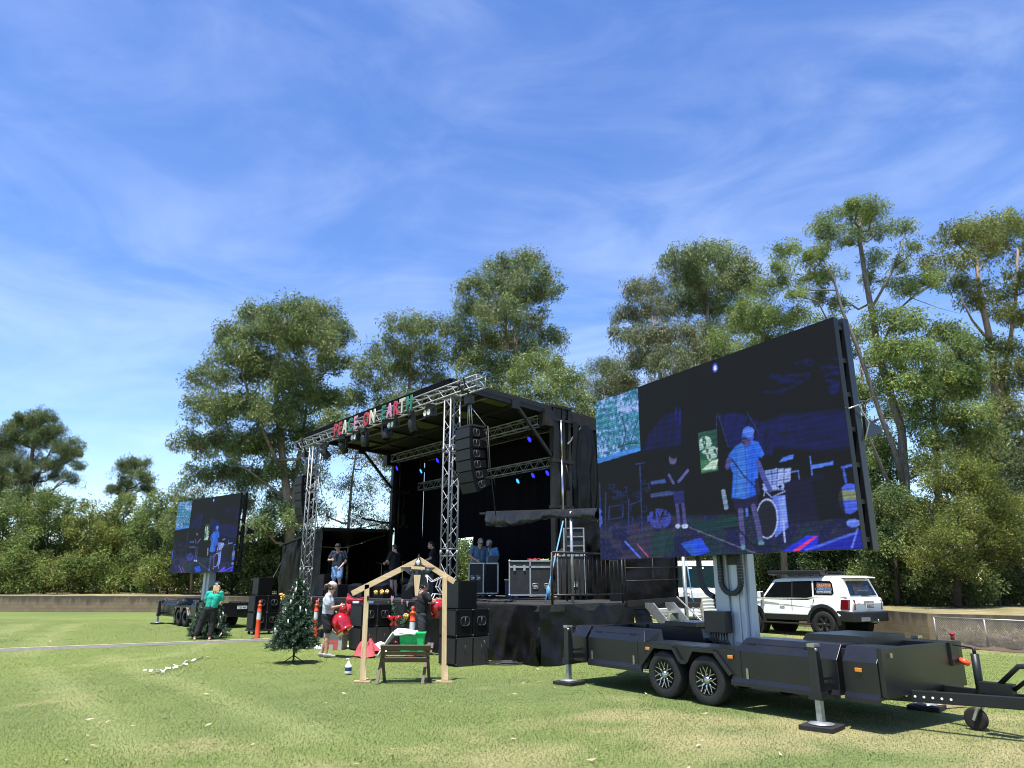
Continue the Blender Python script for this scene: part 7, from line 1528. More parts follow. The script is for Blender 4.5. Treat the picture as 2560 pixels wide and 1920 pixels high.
# ------------------------------------------------------------------ small things on the lawn
p = gp(870, 1686); o = thing('pump_bottle', 'small white pump bottle with dark label left of the pine frame', 'bottle', (p[0], p[1], 0), 0)
b = MB(); b.lathe([(0, 0.0), (0.06, 0.0), (0.065, 0.02), (0.062, 0.15), (0.02, 0.20), (0.02, 0.22), (0, 0.22)], (0, 0, 0.012), None, 18); b.build('bottle_body', 'white_sheet', o); b = MB(); b.lathe([(0.0645, 0.05), (0.0635, 0.12)], (0, 0, 0.012), None, 18); b.build('bottle_label', 'blue_bin', o)
b = MB(); b.cyl((0, 0, 0.22), (0, 0, 0.285), 0.008); b.bar((0.01, 0, 0.285), (-0.05, -0.01, 0.28), 0.02, 0.012); b.build('pump', 'white_sheet', o)
def carton(P, rz, w, d, h, label, flaps=True, prn=True):
    o = thing('cardboard_box', label, 'box', P, rz, 'cardboard boxes'); b = MB(); t = 0.006
    for x0, x1, y0, y1 in ((-w/2, w/2, 0, t), (-w/2, w/2, d-t, d), (-w/2, -w/2+t, t, d-t), (w/2-t, w/2, t, d-t)): b.bx(x0, x1, y0, y1, 0, h)
    b.bx(-w/2, w/2, 0, d, 0.001, 0.006); b.build('carton', 'cardboard_side', o)
    if flaps:
        b = MB(); b.hexa([(-w/2, -0.001, h-0.006), (w/2, -0.001, h-0.006), (w/2, 0.005, h), (-w/2, 0.005, h), (-w/2+0.02, -0.07, h-0.20), (w/2-0.02, -0.07, h-0.20), (w/2-0.02, -0.064, h-0.20), (-w/2+0.02, -0.064, h-0.20)]); b.build('flap', 'cardboard', o)
        b = MB(); b.hexa([(-w/2, 0, h-0.004), (-w/2, d, h-0.004), (-w/2+0.004, d, h), (-w/2+0.004, 0, h), (-w/2-0.20, 0.02, h-0.20), (-w/2-0.20, d-0.02, h-0.20), (-w/2-0.196, d-0.02, h-0.196), (-w/2-0.196, 0.02, h-0.196)]); b.build('flap', 'cardboard', o)
    if prn:
        b = MB(); b.tube([(w*0.45*math.cos(t_), -0.006, h*0.33+0.2*math.sin(t_)) for t_ in np.linspace(0.2, math.pi-0.2, 9)], 0.008, 4); b.box((0.02, -0.004, h*0.30), (w*0.5, 0.004, h*0.12)); b.box((0.08, -0.004, h*0.14), (w*0.25, 0.004, h*0.22)); b.box((-0.12, -0.004, h*0.16), (w*0.12, 0.004, h*0.2)); b.build('print', 'print_red', o)
p = gp(830, 1626); carton((p[0], p[1], 0), R(-8), 0.50, 0.40, 0.70, 'tall open cardboard carton with red print behind the woman in the white shirt')
p = gp(680, 1622); carton((p[0], p[1]+0.3, 0), R(10), 0.30, 0.25, 0.18, 'low pale cardboard box left of the front Christmas tree', False, False)
def heap(name, label, cat, c, rx, ry, h, m, seed, peak=None, mark=None):
    g = np.random.default_rng(seed); ph = g.uniform(0, 6, 8)
    def fn(a, c_):
        th = a*2*math.pi; r_ = c_
        k = 1+0.22*math.sin(3*th+ph[0])+0.14*math.sin(5*th+ph[1])+0.08*math.sin(9*th+ph[2]); x = rx*r_*k*math.cos(th); y = ry*r_*k*math.sin(th)
        z = h*(1-r_**1.6)*(0.75+0.25*math.sin(4*th+ph[3]+r_*3))+0.05*h*math.sin(th*7+ph[4]+r_*9)
        if peak: z += peak[2]*math.exp(-((x-peak[0])**2*(0.6+0.5*math.sin(th*3))+(y-peak[1])**2)/0.035)+0.10*math.exp(-((x+0.20)**2+(y+0.05)**2)/0.012)+0.035*math.sin(x*31+y*9)*(1-r_)+0.03*math.sin(y*37-x*14)*(1-r_)
        return (x, y, max(0.012, z+0.012))
    b = MB(); b.grid(fn, 36, 12); o = b.build(name, m, None); o.location = c; return tag(o, label, cat)
p = gp(920, 1644); heap('cloth_bag', 'crumpled red cloth bag on the grass beside the left timber post', 'bag', (p[0], p[1], 0), 0.36, 0.24, 0.20, 'red_bag', 3, (0.08, 0.0, 0.19))
p = gp(945, 1632); heap('white_cloth', 'bunched white cloth behind the crumpled red bag', 'cloth', (p[0], p[1]+0.4, 0), 0.34, 0.22, 0.22, 'white_sheet', 4)
p = gp(800, 1624); heap('plastic_sheet', 'flat white plastic sheet spread on the grass under the carton', 'sheet', (p[0], p[1]+0.5, 0), 0.95, 0.30, 0.10, 'white_sheet', 5)
p = gp(985, 1638); heap('red_cushion', 'small red shiny bundle behind the manger at the bollard base', 'bundle', (p[0], p[1]+0.2, 0), 0.15, 0.14, 0.30, 'red_gloss', 6)
# string of white tags lying on the lawn
P = [gp(388, 1686), gp(408, 1682), gp(428, 1676), gp(441, 1672), gp(455, 1667), gp(470, 1661), gp(488, 1655), gp(508, 1647)]
bu = thing('bunting', 'string of white tags lying in a line on the lawn', 'bunting', (P[0][0], P[0][1], 0), 0); g = np.random.default_rng(4)
b = MB(); b.tube([q-P[0]+np.array([0, 0, 0.03]) for q in P], 0.005, 4); b.build('string', 'plastic_black', bu)
for i in range(13):
    t = i/12*7; k = min(int(t), 6); q = P[k]+(P[k+1]-P[k])*(t-k)-P[0]; b = MB(); b.box((q[0]+g.normal()*0.05, q[1]+g.normal()*0.04, 0.04+g.random()*0.03), (0.10, 0.05, 0.005), rotm(g.uniform(-25, 25), g.uniform(-25, 25), g.uniform(0, 180))); b.build('tag', 'white_sheet', bu)
for i in range(4): b = MB(); b.box((g.normal()*0.10, g.normal()*0.08, 0.05+g.random()*0.06), (0.10, 0.06, 0.005), rotm(g.uniform(-50, 50), g.uniform(-50, 50), g.uniform(0, 180))); b.build('tag', 'white_sheet' if i < 4 else 'blue_bin', bu)
# ------------------------------------------------------------------ garland, bows and flowers along the stage front
def garland(label, pts, seed, n=420, rad=0.09):
    g = np.random.default_rng(seed); P = [np.array(ST.W(*q)) for q in pts]; o = thing('garland', label, 'garland', P[0], 0, 'fir garlands along the stage front'); cs = []
    for a, c in zip(P[:-1], P[1:]):
        for t in np.linspace(0, 1, 10): cs.append(a+(c-a)*t-P[0])
    b = MB(); b.tube(cs, 0.012, 5); b.build('stem', 'black_metal', o)
    cs = np.array(cs); c = cs[g.integers(0, len(cs), n)]; d = g.normal(size=(n, 3)); d /= np.linalg.norm(d, axis=1, keepdims=True); s = np.cross(d, g.normal(size=(n, 3))); s /= np.linalg.norm(s, axis=1, keepdims=True); ln = g.uniform(0.5, 1.2, n)[:, None]*rad; w = 0.012
    V = np.stack([c-s*w, c+s*w, c+d*ln+s*w*0.4, c+d*ln-s*w*0.4], 1).reshape(-1, 3); np_mesh('needles', V, np.arange(n*4).reshape(-1, 4), 'xmas_needle', o, colors=np.repeat(np.array([0.03, 0.075, 0.04])*g.uniform(0.6, 2.0, (n, 1)), 4, 0)); return o
yS = -0.30
def sx_at(u, v, y=yS): q = ST.onY(u, v, y); return q
q0, q1, q2, q3 = (sx_at(u, v) for u, v in ((972, 1512), (992, 1548), (1014, 1558), (1034, 1520)))
garland('fir garland swag with red bow between the centre bollard and the man in black', [q0, q1, q2, q3], 3, 620, 0.13)
q0, q1, q2 = (sx_at(u, v) for u, v in ((700, 1495), (712, 1525), (735, 1510))); garland('fir garland hanging at the left stage corner behind the front Christmas tree', [q0, q1, q2], 4)
q0, q1 = (sx_at(u, v) for u, v in ((800, 1510), (825, 1518))); garland('short fir garland left of the woman in the white shirt', [q0, q1], 5, 300)
def bow(u, v, label, s=0.2, m='red_gloss', y=-0.5):
    P = np.array(ST.W(*ST.onY(u, v, y))); o = thing('ribbon_bow', label, 'bow', P, 0, None)
    b = MB(); b.ell((-s*0.55, 0, s*0.18), (s*0.6, s*0.25, s*0.34), rotm(0, 25, 0)); b.ell((s*0.55, 0, s*0.18), (s*0.6, s*0.25, s*0.34), rotm(0, -25, 0)); b.ell((0, -s*0.1, 0.05), s*0.2); b.bar((0, 0, 0), (-s*0.5, 0, -s*0.9), s*0.35, 0.02, (0, 1, 0)); b.bar((0, 0, 0), (s*0.4, 0, -s), s*0.35, 0.02, (0, 1, 0)); b.build('bow', m, o)
bow(985, 1548, 'glossy red bow on the fir garland by the centre bollard', 0.17); bow(745, 1513, 'small red bow glimpsed behind the top of the front Christmas tree', 0.10)
def flower(u, v, label, s=0.10, y=-0.42, m='gold'):
    P = np.array(ST.W(*ST.onY(u, v, y))); g = np.random.default_rng(int(u)); o = thing('gold_flower', label, 'artificial flower', P, 0, 'gold artificial flowers along the stage front'); b = MB()
    for i in range(9): a = i*0.7; b.ell((s*0.5*math.cos(a), 0.03*g.normal(), s*0.5*math.sin(a)), (s*0.45, s*0.2, s*0.3), rotm(g.uniform(-30, 30), -math.degrees(a), 0), 8, 6)
    b.ell((0, -0.02, 0), s*0.25); b.build('petals', m, o)
flower(703, 1493, 'gold flower at the far left end of the stage edge', 0.16); flower(955, 1480, 'pale gold flower right of the left timber post', 0.075); flower(940, 1481, 'pale gold flower touching the left timber post', 0.07); flower(968, 1479, 'gold flower nearest the centre bollard top', 0.065); flower(1015, 1541, 'gold flower on the fir garland swag', 0.09)
b = MB(); P = [ST.onY(u, v, -0.12) for u, v in ((778, 1500), (850, 1503), (930, 1502), (1000, 1504), (1050, 1503))]; b.tube(P, 0.008, 4); o = b.build('light_string', 'handle_grey'); o.location = sw(0, 0); o.rotation_euler = (0, 0, SZ); tag(o, 'thin string line stretched along the stage front edge', 'string')
for i, (u, v) in enumerate(((778, 1497), (796, 1500), (980, 1497), (1005, 1502), (1018, 1507))):
    P = np.array(ST.W(*ST.onY(u, v, -0.16))); o = thing('heart_tag', f'{("pink paddle tag leftmost", "pink paddle tag second from the left", "large pale pink heart tag above the centre bollard", "small pink tag over the fir garland", "pink heart tag nearest the man in black")[i]} on the stage string', 'tag', P, SZ, 'pink heart tags on the stage string'); b = MB(); s = 0.05 if i != 2 else 0.08
    b.prism([(0, -s*1.2), (s, 0.2*s), (s*0.6, s), (0, 0.6*s), (-s*0.6, s), (-s, 0.2*s)], (0, 0, 0), (1, 0, 0), (0, 0, 1), (0, 0.01, 0)); b.build('heart', 'sign_pink', o); b = MB(); b.cyl((0, 0.005, -s), (0, 0.005, -s*2.2), 0.006, n=6); b.build('stick', 'cream', o)
# big red fabric bow slumped on the centre speaker stack
P0 = np.array(ST.W(*ST.onY(884, 1504, -0.9))); o = thing('red_fabric', 'large red fabric bow slumped over the centre speaker stack', 'fabric', P0, 0)
for (pts, nm) in (([(-0.18, 0.22), (0.02, 0.06), (0.30, 0.12), (0.25, -0.02), (0.03, -0.03), (-0.22, -0.06)], 'loop'), ([(-0.20, 0.0), (0.05, -0.03), (-0.02, -0.22), (-0.12, -0.40), (-0.22, -0.45)], 'tail')):
    b = MB(); n = len(pts); c = (sum(p[0] for p in pts)/n, sum(p[1] for p in pts)/n)
    def fn(a, r_, pts=pts, c=c, n=n):
        t = a*n; k = int(t) % n; f = t-int(t); x = pts[k][0]*(1-f)+pts[(k+1) % n][0]*f; z = pts[k][1]*(1-f)+pts[(k+1) % n][1]*f
        return (c[0]+(x-c[0])*r_, -0.10*(1-r_**2)+0.025*math.sin(a*40)*r_, c[1]+(z-c[1])*r_)
    b.grid(fn, 48, 6); b.build('fabric_'+nm, 'red_cloth', o, solid=0.012)
P = np.array(ST.W(*ST.onY(890, 1509, -1.15))); b = MB(); b.bx(-0.08, 0.08, -0.05, 0.05, 0, 0.05); o = b.build('white_block', 'white_sheet'); o.location = (P[0], P[1], 1.157); tag(o, 'small white block on the centre speaker stack by the red fabric', 'block')
P = np.array(ST.W(*ST.onY(926, 1504, -0.9))); b = MB(); b.bx(-0.09, 0.09, -0.06, 0.06, 0, 0.05); o = b.build('drill_case', 'blue_strap'); o.location = (P[0], P[1], 1.157); tag(o, 'small blue case on the centre speaker stack right of the timber post', 'case')
# foil bells
def bell(P, rz, label, s=1.0, tilt=(0, 0)):
    o = thing('foil_bell', label, 'balloon', P, rz, 'shiny red bell decorations'); rm = rotm(tilt[0], tilt[1], 0)
    b = MB(); b.lathe([(0.0, 0.38), (0.07, 0.375), (0.15, 0.34), (0.205, 0.26), (0.225, 0.16), (0.222, 0.07), (0.20, 0.01), (0.205, -0.025), (0.225, -0.05), (0.21, -0.07), (0.15, -0.06), (0, -0.07)], (0, 0, 0), rm, 28); b.v = [(x*s, y*s, z*s) for x, y, z in b.v]; b.build('bell', 'red_gloss', o)
    b = MB(); b.ell(rm@np.array([0, 0, -0.09])*s, 0.06*s); b.build('clapper', 'red_gloss', o)
    b = MB(); b.tube([rm@np.array([0, 0, 0.40])*s, rm@np.array([0.01, 0, 0.46])*s], 0.008, 5); b.build('ribbon', 'white_sheet', o)
# ------------------------------------------------------------------ people: one remeshed body each, clothing and hair as parts
def capsule(mb, p, q, r0, r1, n=12):
    p = np.array(p, float); q = np.array(q, float); d = q-p; L = np.linalg.norm(d)
    if L < 1e-5: mb.ell(p, r0, None, n, 8); return
    d /= L; P = []; rr_ = []
    for t in np.linspace(-math.pi/2, 0, 5)[:-1]: P.append(p+d*r0*math.sin(t)); rr_.append(max(r0*math.cos(t), r0*0.05))
    P += [p, q]; rr_ += [r0, r1]
    for t in np.linspace(0, math.pi/2, 5)[1:]: P.append(q+d*r1*math.sin(t)); rr_.append(max(r1*math.cos(t), r1*0.05))
    mb.tube(P, rr_, n)
def solidify(name, mb, m, parent, vox, smooth=4, wrinkle=0.0):
    o = mb.build(name, m, None); q = o.modifiers.new('join', 'REMESH'); q.mode = 'VOXEL'; q.voxel_size = vox; q.use_smooth_shade = True
    if smooth: k = o.modifiers.new('smooth', 'SMOOTH'); k.iterations = smooth; k.factor = 0.5
    me = bpy.data.meshes.new_from_object(o.evaluated_get(bpy.context.evaluated_depsgraph_get())); bpy.data.objects.remove(o)
    if wrinkle:
        n = len(me.vertices); co = np.empty(n*3, np.float32); no = np.empty(n*3, np.float32); me.vertices.foreach_get('co', co); me.vertices.foreach_get('normal', no); co = co.reshape(-1, 3); no = no.reshape(-1, 3)
        w = (fbm(co[:, 0]*9+co[:, 2]*5+3, co[:, 2]*13+co[:, 1]*8+9, 5, 3)-0.5)*2*wrinkle; me.vertices.foreach_set('co', (co+no*w[:, None]).ravel().astype(np.float32)); me.update()
    me.materials.clear(); me.materials.append(M[m] if isinstance(m, str) else m)
    o = bpy.data.objects.new(name, me); COL.objects.link(o); o.parent = parent; return o
BASE = dict(pel=(0, 0, 0.94), wai=(0, 0.01, 1.08), che=(0, 0.0, 1.27), nec=(0, -0.01, 1.45), hed=(0, 0.02, 1.585),
            shL=(-0.185, -0.005, 1.40), elL=(-0.235, -0.02, 1.12), wrL=(-0.245, 0.05, 0.87), shR=(0.185, -0.005, 1.40), elR=(0.235, -0.02, 1.12), wrR=(0.245, 0.05, 0.87),
            hiL=(-0.09, 0, 0.92), knL=(-0.10, 0.02, 0.50), anL=(-0.10, -0.02, 0.08), hiR=(0.09, 0, 0.92), knR=(0.10, 0.02, 0.50), anR=(0.10, -0.02, 0.08))
def person(label, loc, rz, J, skin='skin', shirt='white_cloth', bottom='plastic_black', leg='long', hair='hair_brown', hairstyle='short', hat=None, shoes='shoe_grey', scale=1.0, hyaw=0, hpitch=0, female=False, glasses=False, grip=True, foot=(0, 0)):
    j = {k: np.array(v, float) for k, v in {**BASE, **J}.items()}; o = thing('person', label, 'person', loc, rz); o.scale = (scale,)*3
    k = 0.92 if female else 1.0
    b = MB()
    capsule(b, j['pel']-np.array([0.05, 0, 0.02]), j['pel']+np.array([0.05, 0, -0.02]), 0.125, 0.125); capsule(b, j['pel'], j['wai'], 0.125*k, 0.12*k)
    for s in (-1, 1): capsule(b, j['wai']+np.array([s*0.045*k, 0, 0]), j['che']+np.array([s*0.075*k, 0, 0]), 0.105*k, 0.118*k)
    capsule(b, j['che'], j['nec']-np.array([0, 0, 0.06]), 0.115*k, 0.075)
    for s in 'LR': capsule(b, j['nec']-np.array([0, 0, 0.05]), j['sh'+s], 0.062, 0.058)
    hd = j['hed']; rm = rotm(0, 0, hyaw)@rotm(hpitch, 0, 0)
    capsule(b, j['nec']-np.array([0, 0, 0.03]), hd-rm@np.array([0, 0.02, 0.04]), 0.056, 0.053)
    b.ell(hd+rm@np.array([0, -0.012, 0.03]), (0.074, 0.094, 0.092), rm, 16, 12); b.ell(hd+rm@np.array([0, 0.030, -0.05]), (0.056, 0.062, 0.068), rm, 14, 10)
    b.ell(hd+rm@np.array([0, 0.098, -0.018]), (0.013, 0.018, 0.022), rm, 8, 6); b.ell(hd+rm@np.array([0, 0.080, -0.100]), (0.024, 0.018, 0.018), rm, 8, 6); b.ell(hd+rm@np.array([0, 0.078, 0.028]), (0.05, 0.015, 0.012), rm, 8, 6); b.ell(hd+rm@np.array([0, 0.085, -0.068]), (0.026, 0.012, 0.012), rm, 8, 6)
    for s in (-1, 1): b.ell(hd+rm@np.array([s*0.077, -0.010, -0.005]), (0.012, 0.022, 0.033), rm, 8, 6)
    for s in 'LR':
        capsule(b, j['sh'+s], j['el'+s], 0.050*k, 0.041*k); capsule(b, j['el'+s], j['wr'+s], 0.041*k, 0.028*k)
        capsule(b, j['hi'+s], j['kn'+s], 0.086*k, 0.058*k); md = j['kn'+s]*0.68+j['an'+s]*0.32-np.array([0, 0.018, 0]); capsule(b, j['kn'+s], md, 0.055*k, 0.057*k); capsule(b, md, j['an'+s], 0.055*k, 0.036)
        fy = np.array([math.sin(R(-foot[0] if s == 'L' else -foot[1])), math.cos(R(foot[0] if s == 'L' else foot[1])), 0]); an = j['an'+s]
        capsule(b, an-np.array([0, 0, 0.035])-fy*0.03, an-np.array([0, 0, 0.05])+fy*0.12, 0.036, 0.027); capsule(b, an-np.array([0, 0, 0.05])+fy*0.10, an-np.array([0, 0, 0.058])+fy*0.175, 0.034, 0.02)
        # hand: palm, four fingers, thumb
        wr = j['wr'+s]; d = wr-j['el'+s]; d /= np.linalg.norm(d); sd = -1 if s == 'L' else 1; up = np.array([sd*1.0, 0, 0.0]); side = np.cross(d, up); 
        if np.linalg.norm(side) < 0.2: side = np.cross(d, np.array([0, 0, 1.0]))
        side /= np.linalg.norm(side); nrm = np.cross(side, d)
        capsule(b, wr+d*0.02, wr+d*0.07, 0.026, 0.028); 
        for i, (of, ln) in enumerate(((-0.030, 0.062), (-0.010, 0.074), (0.010, 0.070), (0.030, 0.055))):
            a = wr+d*0.085+side*of; c1 = a+d*ln*0.45-nrm*sd*0.010; c2 = c1+(d*0.35-nrm*sd*0.85)*ln*0.5 if grip else c1+d*ln*0.5-nrm*sd*0.012
            capsule(b, wr+d*0.06+side*of*0.8, a, 0.012, 0.0105, 8); capsule(b, a, c1, 0.0105, 0.0095, 8); capsule(b, c1, c2, 0.0095, 0.008, 8)
        t1 = wr+d*0.035-side*0.035; t2 = t1+d*0.03-side*0.022-nrm*sd*0.012; capsule(b, wr+d*0.02-side*0.012, t1, 0.016, 0.0125, 8); capsule(b, t1, t2, 0.012, 0.0105, 8); capsule(b, t2, t2+d*0.026-nrm*sd*0.016, 0.0105, 0.009, 8)
    solidify('body', b, skin, o, 0.0085, 3)
    # eyes and mouth
    b = MB()
    for s in (-1, 1): b.ell(hd+rm@np.array([s*0.030, 0.087, 0.006]), (0.010, 0.006, 0.006), rm, 8, 6)
    b.build('eyes', 'plate_black', o)
    b = MB(); b.ell(hd+rm@np.array([0, 0.099, -0.068]), (0.020, 0.004, 0.004), rm, 8, 6); b.build('mouth', 'print_red', o)
    if glasses:
        b = MB()
        for s in (-1, 1): b.ell(hd+rm@np.array([s*0.034, 0.094, 0.006]), (0.028, 0.008, 0.020), rm, 10, 6); b.bar(hd+rm@np.array([s*0.065, 0.085, 0.01]), hd+rm@np.array([s*0.083, -0.01, 0.005]), 0.006, 0.010)
        b.bar(hd+rm@np.array([-0.03, 0.098, 0.012]), hd+rm@np.array([0.03, 0.098, 0.012]), 0.006, 0.006); b.build('glasses', 'plate_black', o)
    # shirt
    b = MB(); e = 0.022
    for s in (-1, 1): capsule(b, j['wai']*0.55+j['pel']*0.45+np.array([s*0.055*k, 0, -0.035]), j['che']+np.array([s*0.078*k, 0, 0]), 0.118*k+e, 0.118*k+e*0.9)
    capsule(b, j['che'], j['nec']-np.array([0, 0, 0.075]), 0.115*k+e, 0.07+e*0.5)
    for s in 'LR': capsule(b, j['nec']-np.array([0, 0, 0.075]), j['sh'+s], 0.060+e*0.6, 0.058+e*0.6); capsule(b, j['sh'+s], j['sh'+s]*0.38+j['el'+s]*0.62, 0.056+e*0.7, 0.060+e*0.75)
    solidify('shirt', b, shirt, o, 0.013, 3, 0.010)
    # lower garment
    b = MB(); e = 0.020
    capsule(b, j['pel']-np.array([0.045, 0, 0.01]), j['pel']+np.array([0.045, 0, -0.01]), 0.128+e*0.6, 0.128+e*0.6); capsule(b, j['pel'], j['pel']*0.5+j['wai']*0.5, 0.125+e*0.4, 0.118+e*0.4)
    for s in 'LR':
        if leg == 'long': md = j['kn'+s]; capsule(b, j['hi'+s], md, 0.092+e, 0.066+e); capsule(b, md, j['kn'+s]*0.10+j['an'+s]*0.90, 0.066+e, 0.048+e)
        elif leg == 'loose': capsule(b, j['hi'+s], j['kn'+s], 0.098+e, 0.086+e); capsule(b, j['kn'+s], j['kn'+s]*0.22+j['an'+s]*0.78, 0.086+e, 0.050+e)
        else: capsule(b, j['hi'+s], j['hi'+s]*0.30+j['kn'+s]*0.70 if leg == 'shorts' else j['hi'+s]*0.45+j['kn'+s]*0.55, 0.092+e, 0.082+e)
    solidify('trousers' if leg in ('long', 'loose') else 'shorts', b, bottom, o, 0.014, 3, 0.010)
    if shoes:
        for s in 'LR':
            b = MB(); an = j['an'+s]; fy = np.array([math.sin(R(-foot[0] if s == 'L' else -foot[1])), math.cos(R(foot[0] if s == 'L' else foot[1])), 0])
            capsule(b, an-np.array([0, 0, 0.02])-fy*0.03, an-np.array([0, 0, 0.038])+fy*0.11, 0.046, 0.036); capsule(b, an-np.array([0, 0, 0.045])-fy*0.04, an-np.array([0, 0, 0.048])+fy*0.19, 0.034, 0.030); solidify('shoe', b, shoes, o, 0.010, 2)
    # hair and hat
    b = MB(); b.ell(hd+rm@np.array([0, -0.026, 0.042]), (0.082, 0.092, 0.088), rm, 16, 10)
    if hairstyle == 'ponytail': b.ell(hd+rm@np.array([0, -0.02, 0.0]), (0.084, 0.085, 0.09), rm, 14, 10); capsule(b, hd+rm@np.array([0, -0.10, 0.02]), hd+rm@np.array([0, -0.155, -0.03]), 0.035, 0.045); capsule(b, hd+rm@np.array([0, -0.155, -0.03]), hd+rm@np.array([0, -0.15, -0.13]), 0.045, 0.02)
    if hairstyle == 'long':
        b.ell(hd+rm@np.array([0, -0.05, -0.03]), (0.085, 0.07, 0.11), rm, 14, 10)
        for dx_ in (-0.06, -0.02, 0.03, 0.065): capsule(b, hd+rm@np.array([dx_, -0.085, -0.03]), hd+rm@np.array([dx_*1.3, -0.10, -0.24+abs(dx_)*0.6]), 0.036, 0.016)
    if hairstyle == 'short': b.ell(hd+rm@np.array([0, -0.045, 0.0]), (0.078, 0.062, 0.075), rm, 14, 10)
    if hairstyle != 'bald': solidify('hair', b, hair, o, 0.010, 2, 0.006)
    if hat:
        b = MB(); pr = [(0.090, 0.0), (0.094, 0.03), (0.086, 0.065), (0.06, 0.095), (0.0, 0.108)]; b.lathe(pr, hd+rm@np.array([0, -0.022, 0.028]), rm@np.diag([1, 1.12, 1]), 20)
        if hat[1] == 'cap':
            b.grid(lambda a, c: tuple(hd+rm@np.array([(a-0.5)*0.15*(1-0.25*c**2), 0.070+0.095*c-0.035*(2*a-1)**2, 0.045-0.018*c-0.012*(2*a-1)**2])), 8, 5)
        ht = b.build('hat', hat[0], o, solid=0.006)
        if hat[1] == 'back': b = MB(); b.box(hd+rm@np.array([0, -0.125, 0.045]), (0.07, 0.012, 0.022), rm); b.build('hat_strap', 'white_sheet', ht)
    return o
pmat('hair_brown', (0.055, 0.028, 0.018), 0.5, 0, 0.3, 40); pmat('hair_dark', (0.012, 0.010, 0.009), 0.5, 0, 0.3, 40); pmat('hair_blonde', (0.42, 0.28, 0.14), 0.5, 0, 0.35, 45); pmat('hair_grey', (0.25, 0.23, 0.21), 0.6, 0, 0.25, 45)
pmat('tee_teal', (0.010, 0.36, 0.26), 0.85, 0, 0.08, 9); pmat('tee_white', (0.52, 0.55, 0.60), 0.85, 0, 0.08, 9, dirt=(0.22, 0.24, 0.28), dscale=7, damt=0.35); pmat('tee_black', (0.008, 0.008, 0.009), 0.85, 0, 0.1, 9); pmat('polo_navy', (0.010, 0.015, 0.032), 0.85, 0, 0.1, 9); pmat('tee_greyblue', (0.10, 0.17, 0.26), 0.85, 0, 0.1, 9); pmat('tee_sky', (0.13, 0.36, 0.66), 0.85, 0, 0.1, 9); pmat('tee_olive', (0.06, 0.07, 0.05), 0.85, 0, 0.1, 9)
pmat('denim', (0.22, 0.36, 0.62), 0.85, 0, 0.12, 12); pmat('pants_black', (0.010, 0.010, 0.012), 0.8, 0, 0.15, 8); pmat('pants_grey', (0.045, 0.047, 0.052), 0.85, 0, 0.15, 8); pmat('shoe_grey', (0.30, 0.30, 0.31), 0.7, 0, 0.15, 20); pmat('cap_navy', (0.020, 0.024, 0.040), 0.8, 0, 0.1, 10); pmat('cap_pattern', (0.50, 0.46, 0.42), 0.85, 0, 0.1, 10, dirt=(0.30, 0.10, 0.10), dscale=18, damt=0.9); pmat('cap_black', (0.010, 0.010, 0.012), 0.8, 0, 0.1, 10)
# woman in teal decorating the far tree, seen from behind
p = gp(507, 1603)
person('person in teal shirt, black trousers and dark cap, seen from behind decorating a Christmas tree', (p[0], p[1], 0), R(8), dict(pel=(0.10, 0.05, 0.93), wai=(0.14, 0.06, 1.08), che=(0.18, 0.06, 1.26), nec=(0.21, 0.07, 1.44), hed=(0.22, 0.12, 1.575), shL=(0.0, 0.06, 1.38), elL=(-0.08, 0.12, 1.12), wrL=(0.02, 0.34, 1.10), shR=(0.36, 0.06, 1.38), elR=(0.43, 0.12, 1.11), wrR=(0.34, 0.34, 1.08),
    hiL=(0.01, 0.05, 0.92), knL=(-0.13, 0.08, 0.50), anL=(-0.24, 0.0, 0.09), hiR=(0.19, 0.05, 0.92), knR=(0.20, 0.10, 0.50), anR=(0.18, 0.02, 0.09)), shirt='tee_teal', bottom='pants_black', leg='loose', hair='hair_blonde', hairstyle='long', hat=('cap_navy', 'back'), shoes=None, hpitch=-12, female=True, foot=(15, -5))
# woman in white shirt, facing right
p = gp(812, 1644)
person('person in white shirt, black shorts and patterned cap holding a large red bell', (p[0], p[1], 0), R(-84), dict(hed=(0, 0.07, 1.57), nec=(0, 0.02, 1.44), shL=(-0.18, 0.0, 1.38), elL=(-0.21, 0.03, 1.10), wrL=(-0.07, 0.26, 1.13), shR=(0.18, 0.0, 1.38), elR=(0.21, 0.03, 1.10), wrR=(0.06, 0.28, 1.15), knL=(-0.10, 0.03, 0.50), anL=(-0.11, -0.10, 0.09), knR=(0.10, 0.05, 0.50), anR=(0.11, 0.04, 0.09)),
       shirt='tee_white', bottom='pants_black', leg='shorts', hair='hair_brown', hairstyle='ponytail', hat=('cap_pattern', 'back'), glasses=True, hpitch=-28, female=True, skin='skin')
bell((p[0]+0.42, p[1]-0.06, 0.64), R(0), 'large shiny red bell hanging from the hands of the woman in white', 1.0, (-8, -32))
bell((p[0]+0.33, p[1]+0.02, 1.02), R(0), 'small shiny red bell held at chest height by the woman in white', 0.42, (10, 20))
# man in black tee with the second bell
p = gp(1048, 1640)
mk = person('person in black tee and grey trousers holding a red bell beside the right timber post', (p[0], p[1], 0), R(-62), dict(hed=(0.0, 0.08, 1.56), nec=(0, 0.03, 1.44), shL=(-0.19, 0.01, 1.39), elL=(-0.25, 0.22, 1.22), wrL=(-0.12, 0.43, 1.25), shR=(0.19, 0.01, 1.39), elR=(0.25, 0.20, 1.20), wrR=(0.12, 0.42, 1.22)), shirt='tee_black', bottom='pants_grey', leg='long', hair='hair_dark', hairstyle='short', hpitch=-18, hyaw=-10, skin='skin_tan', shoes='shoe_grey', scale=1.02)
text_obj('shirt_print', 'DYLMOM', 0.075, 'sign_pink', mk, (0.0, -0.158, 1.28), Euler((R(90), 0, 0), 'XYZ'), 0.0)
bell((p[0]+0.42, p[1]+0.10, 0.98), R(20), 'shiny red bell held up by the man in black', 0.85, (20, -14))
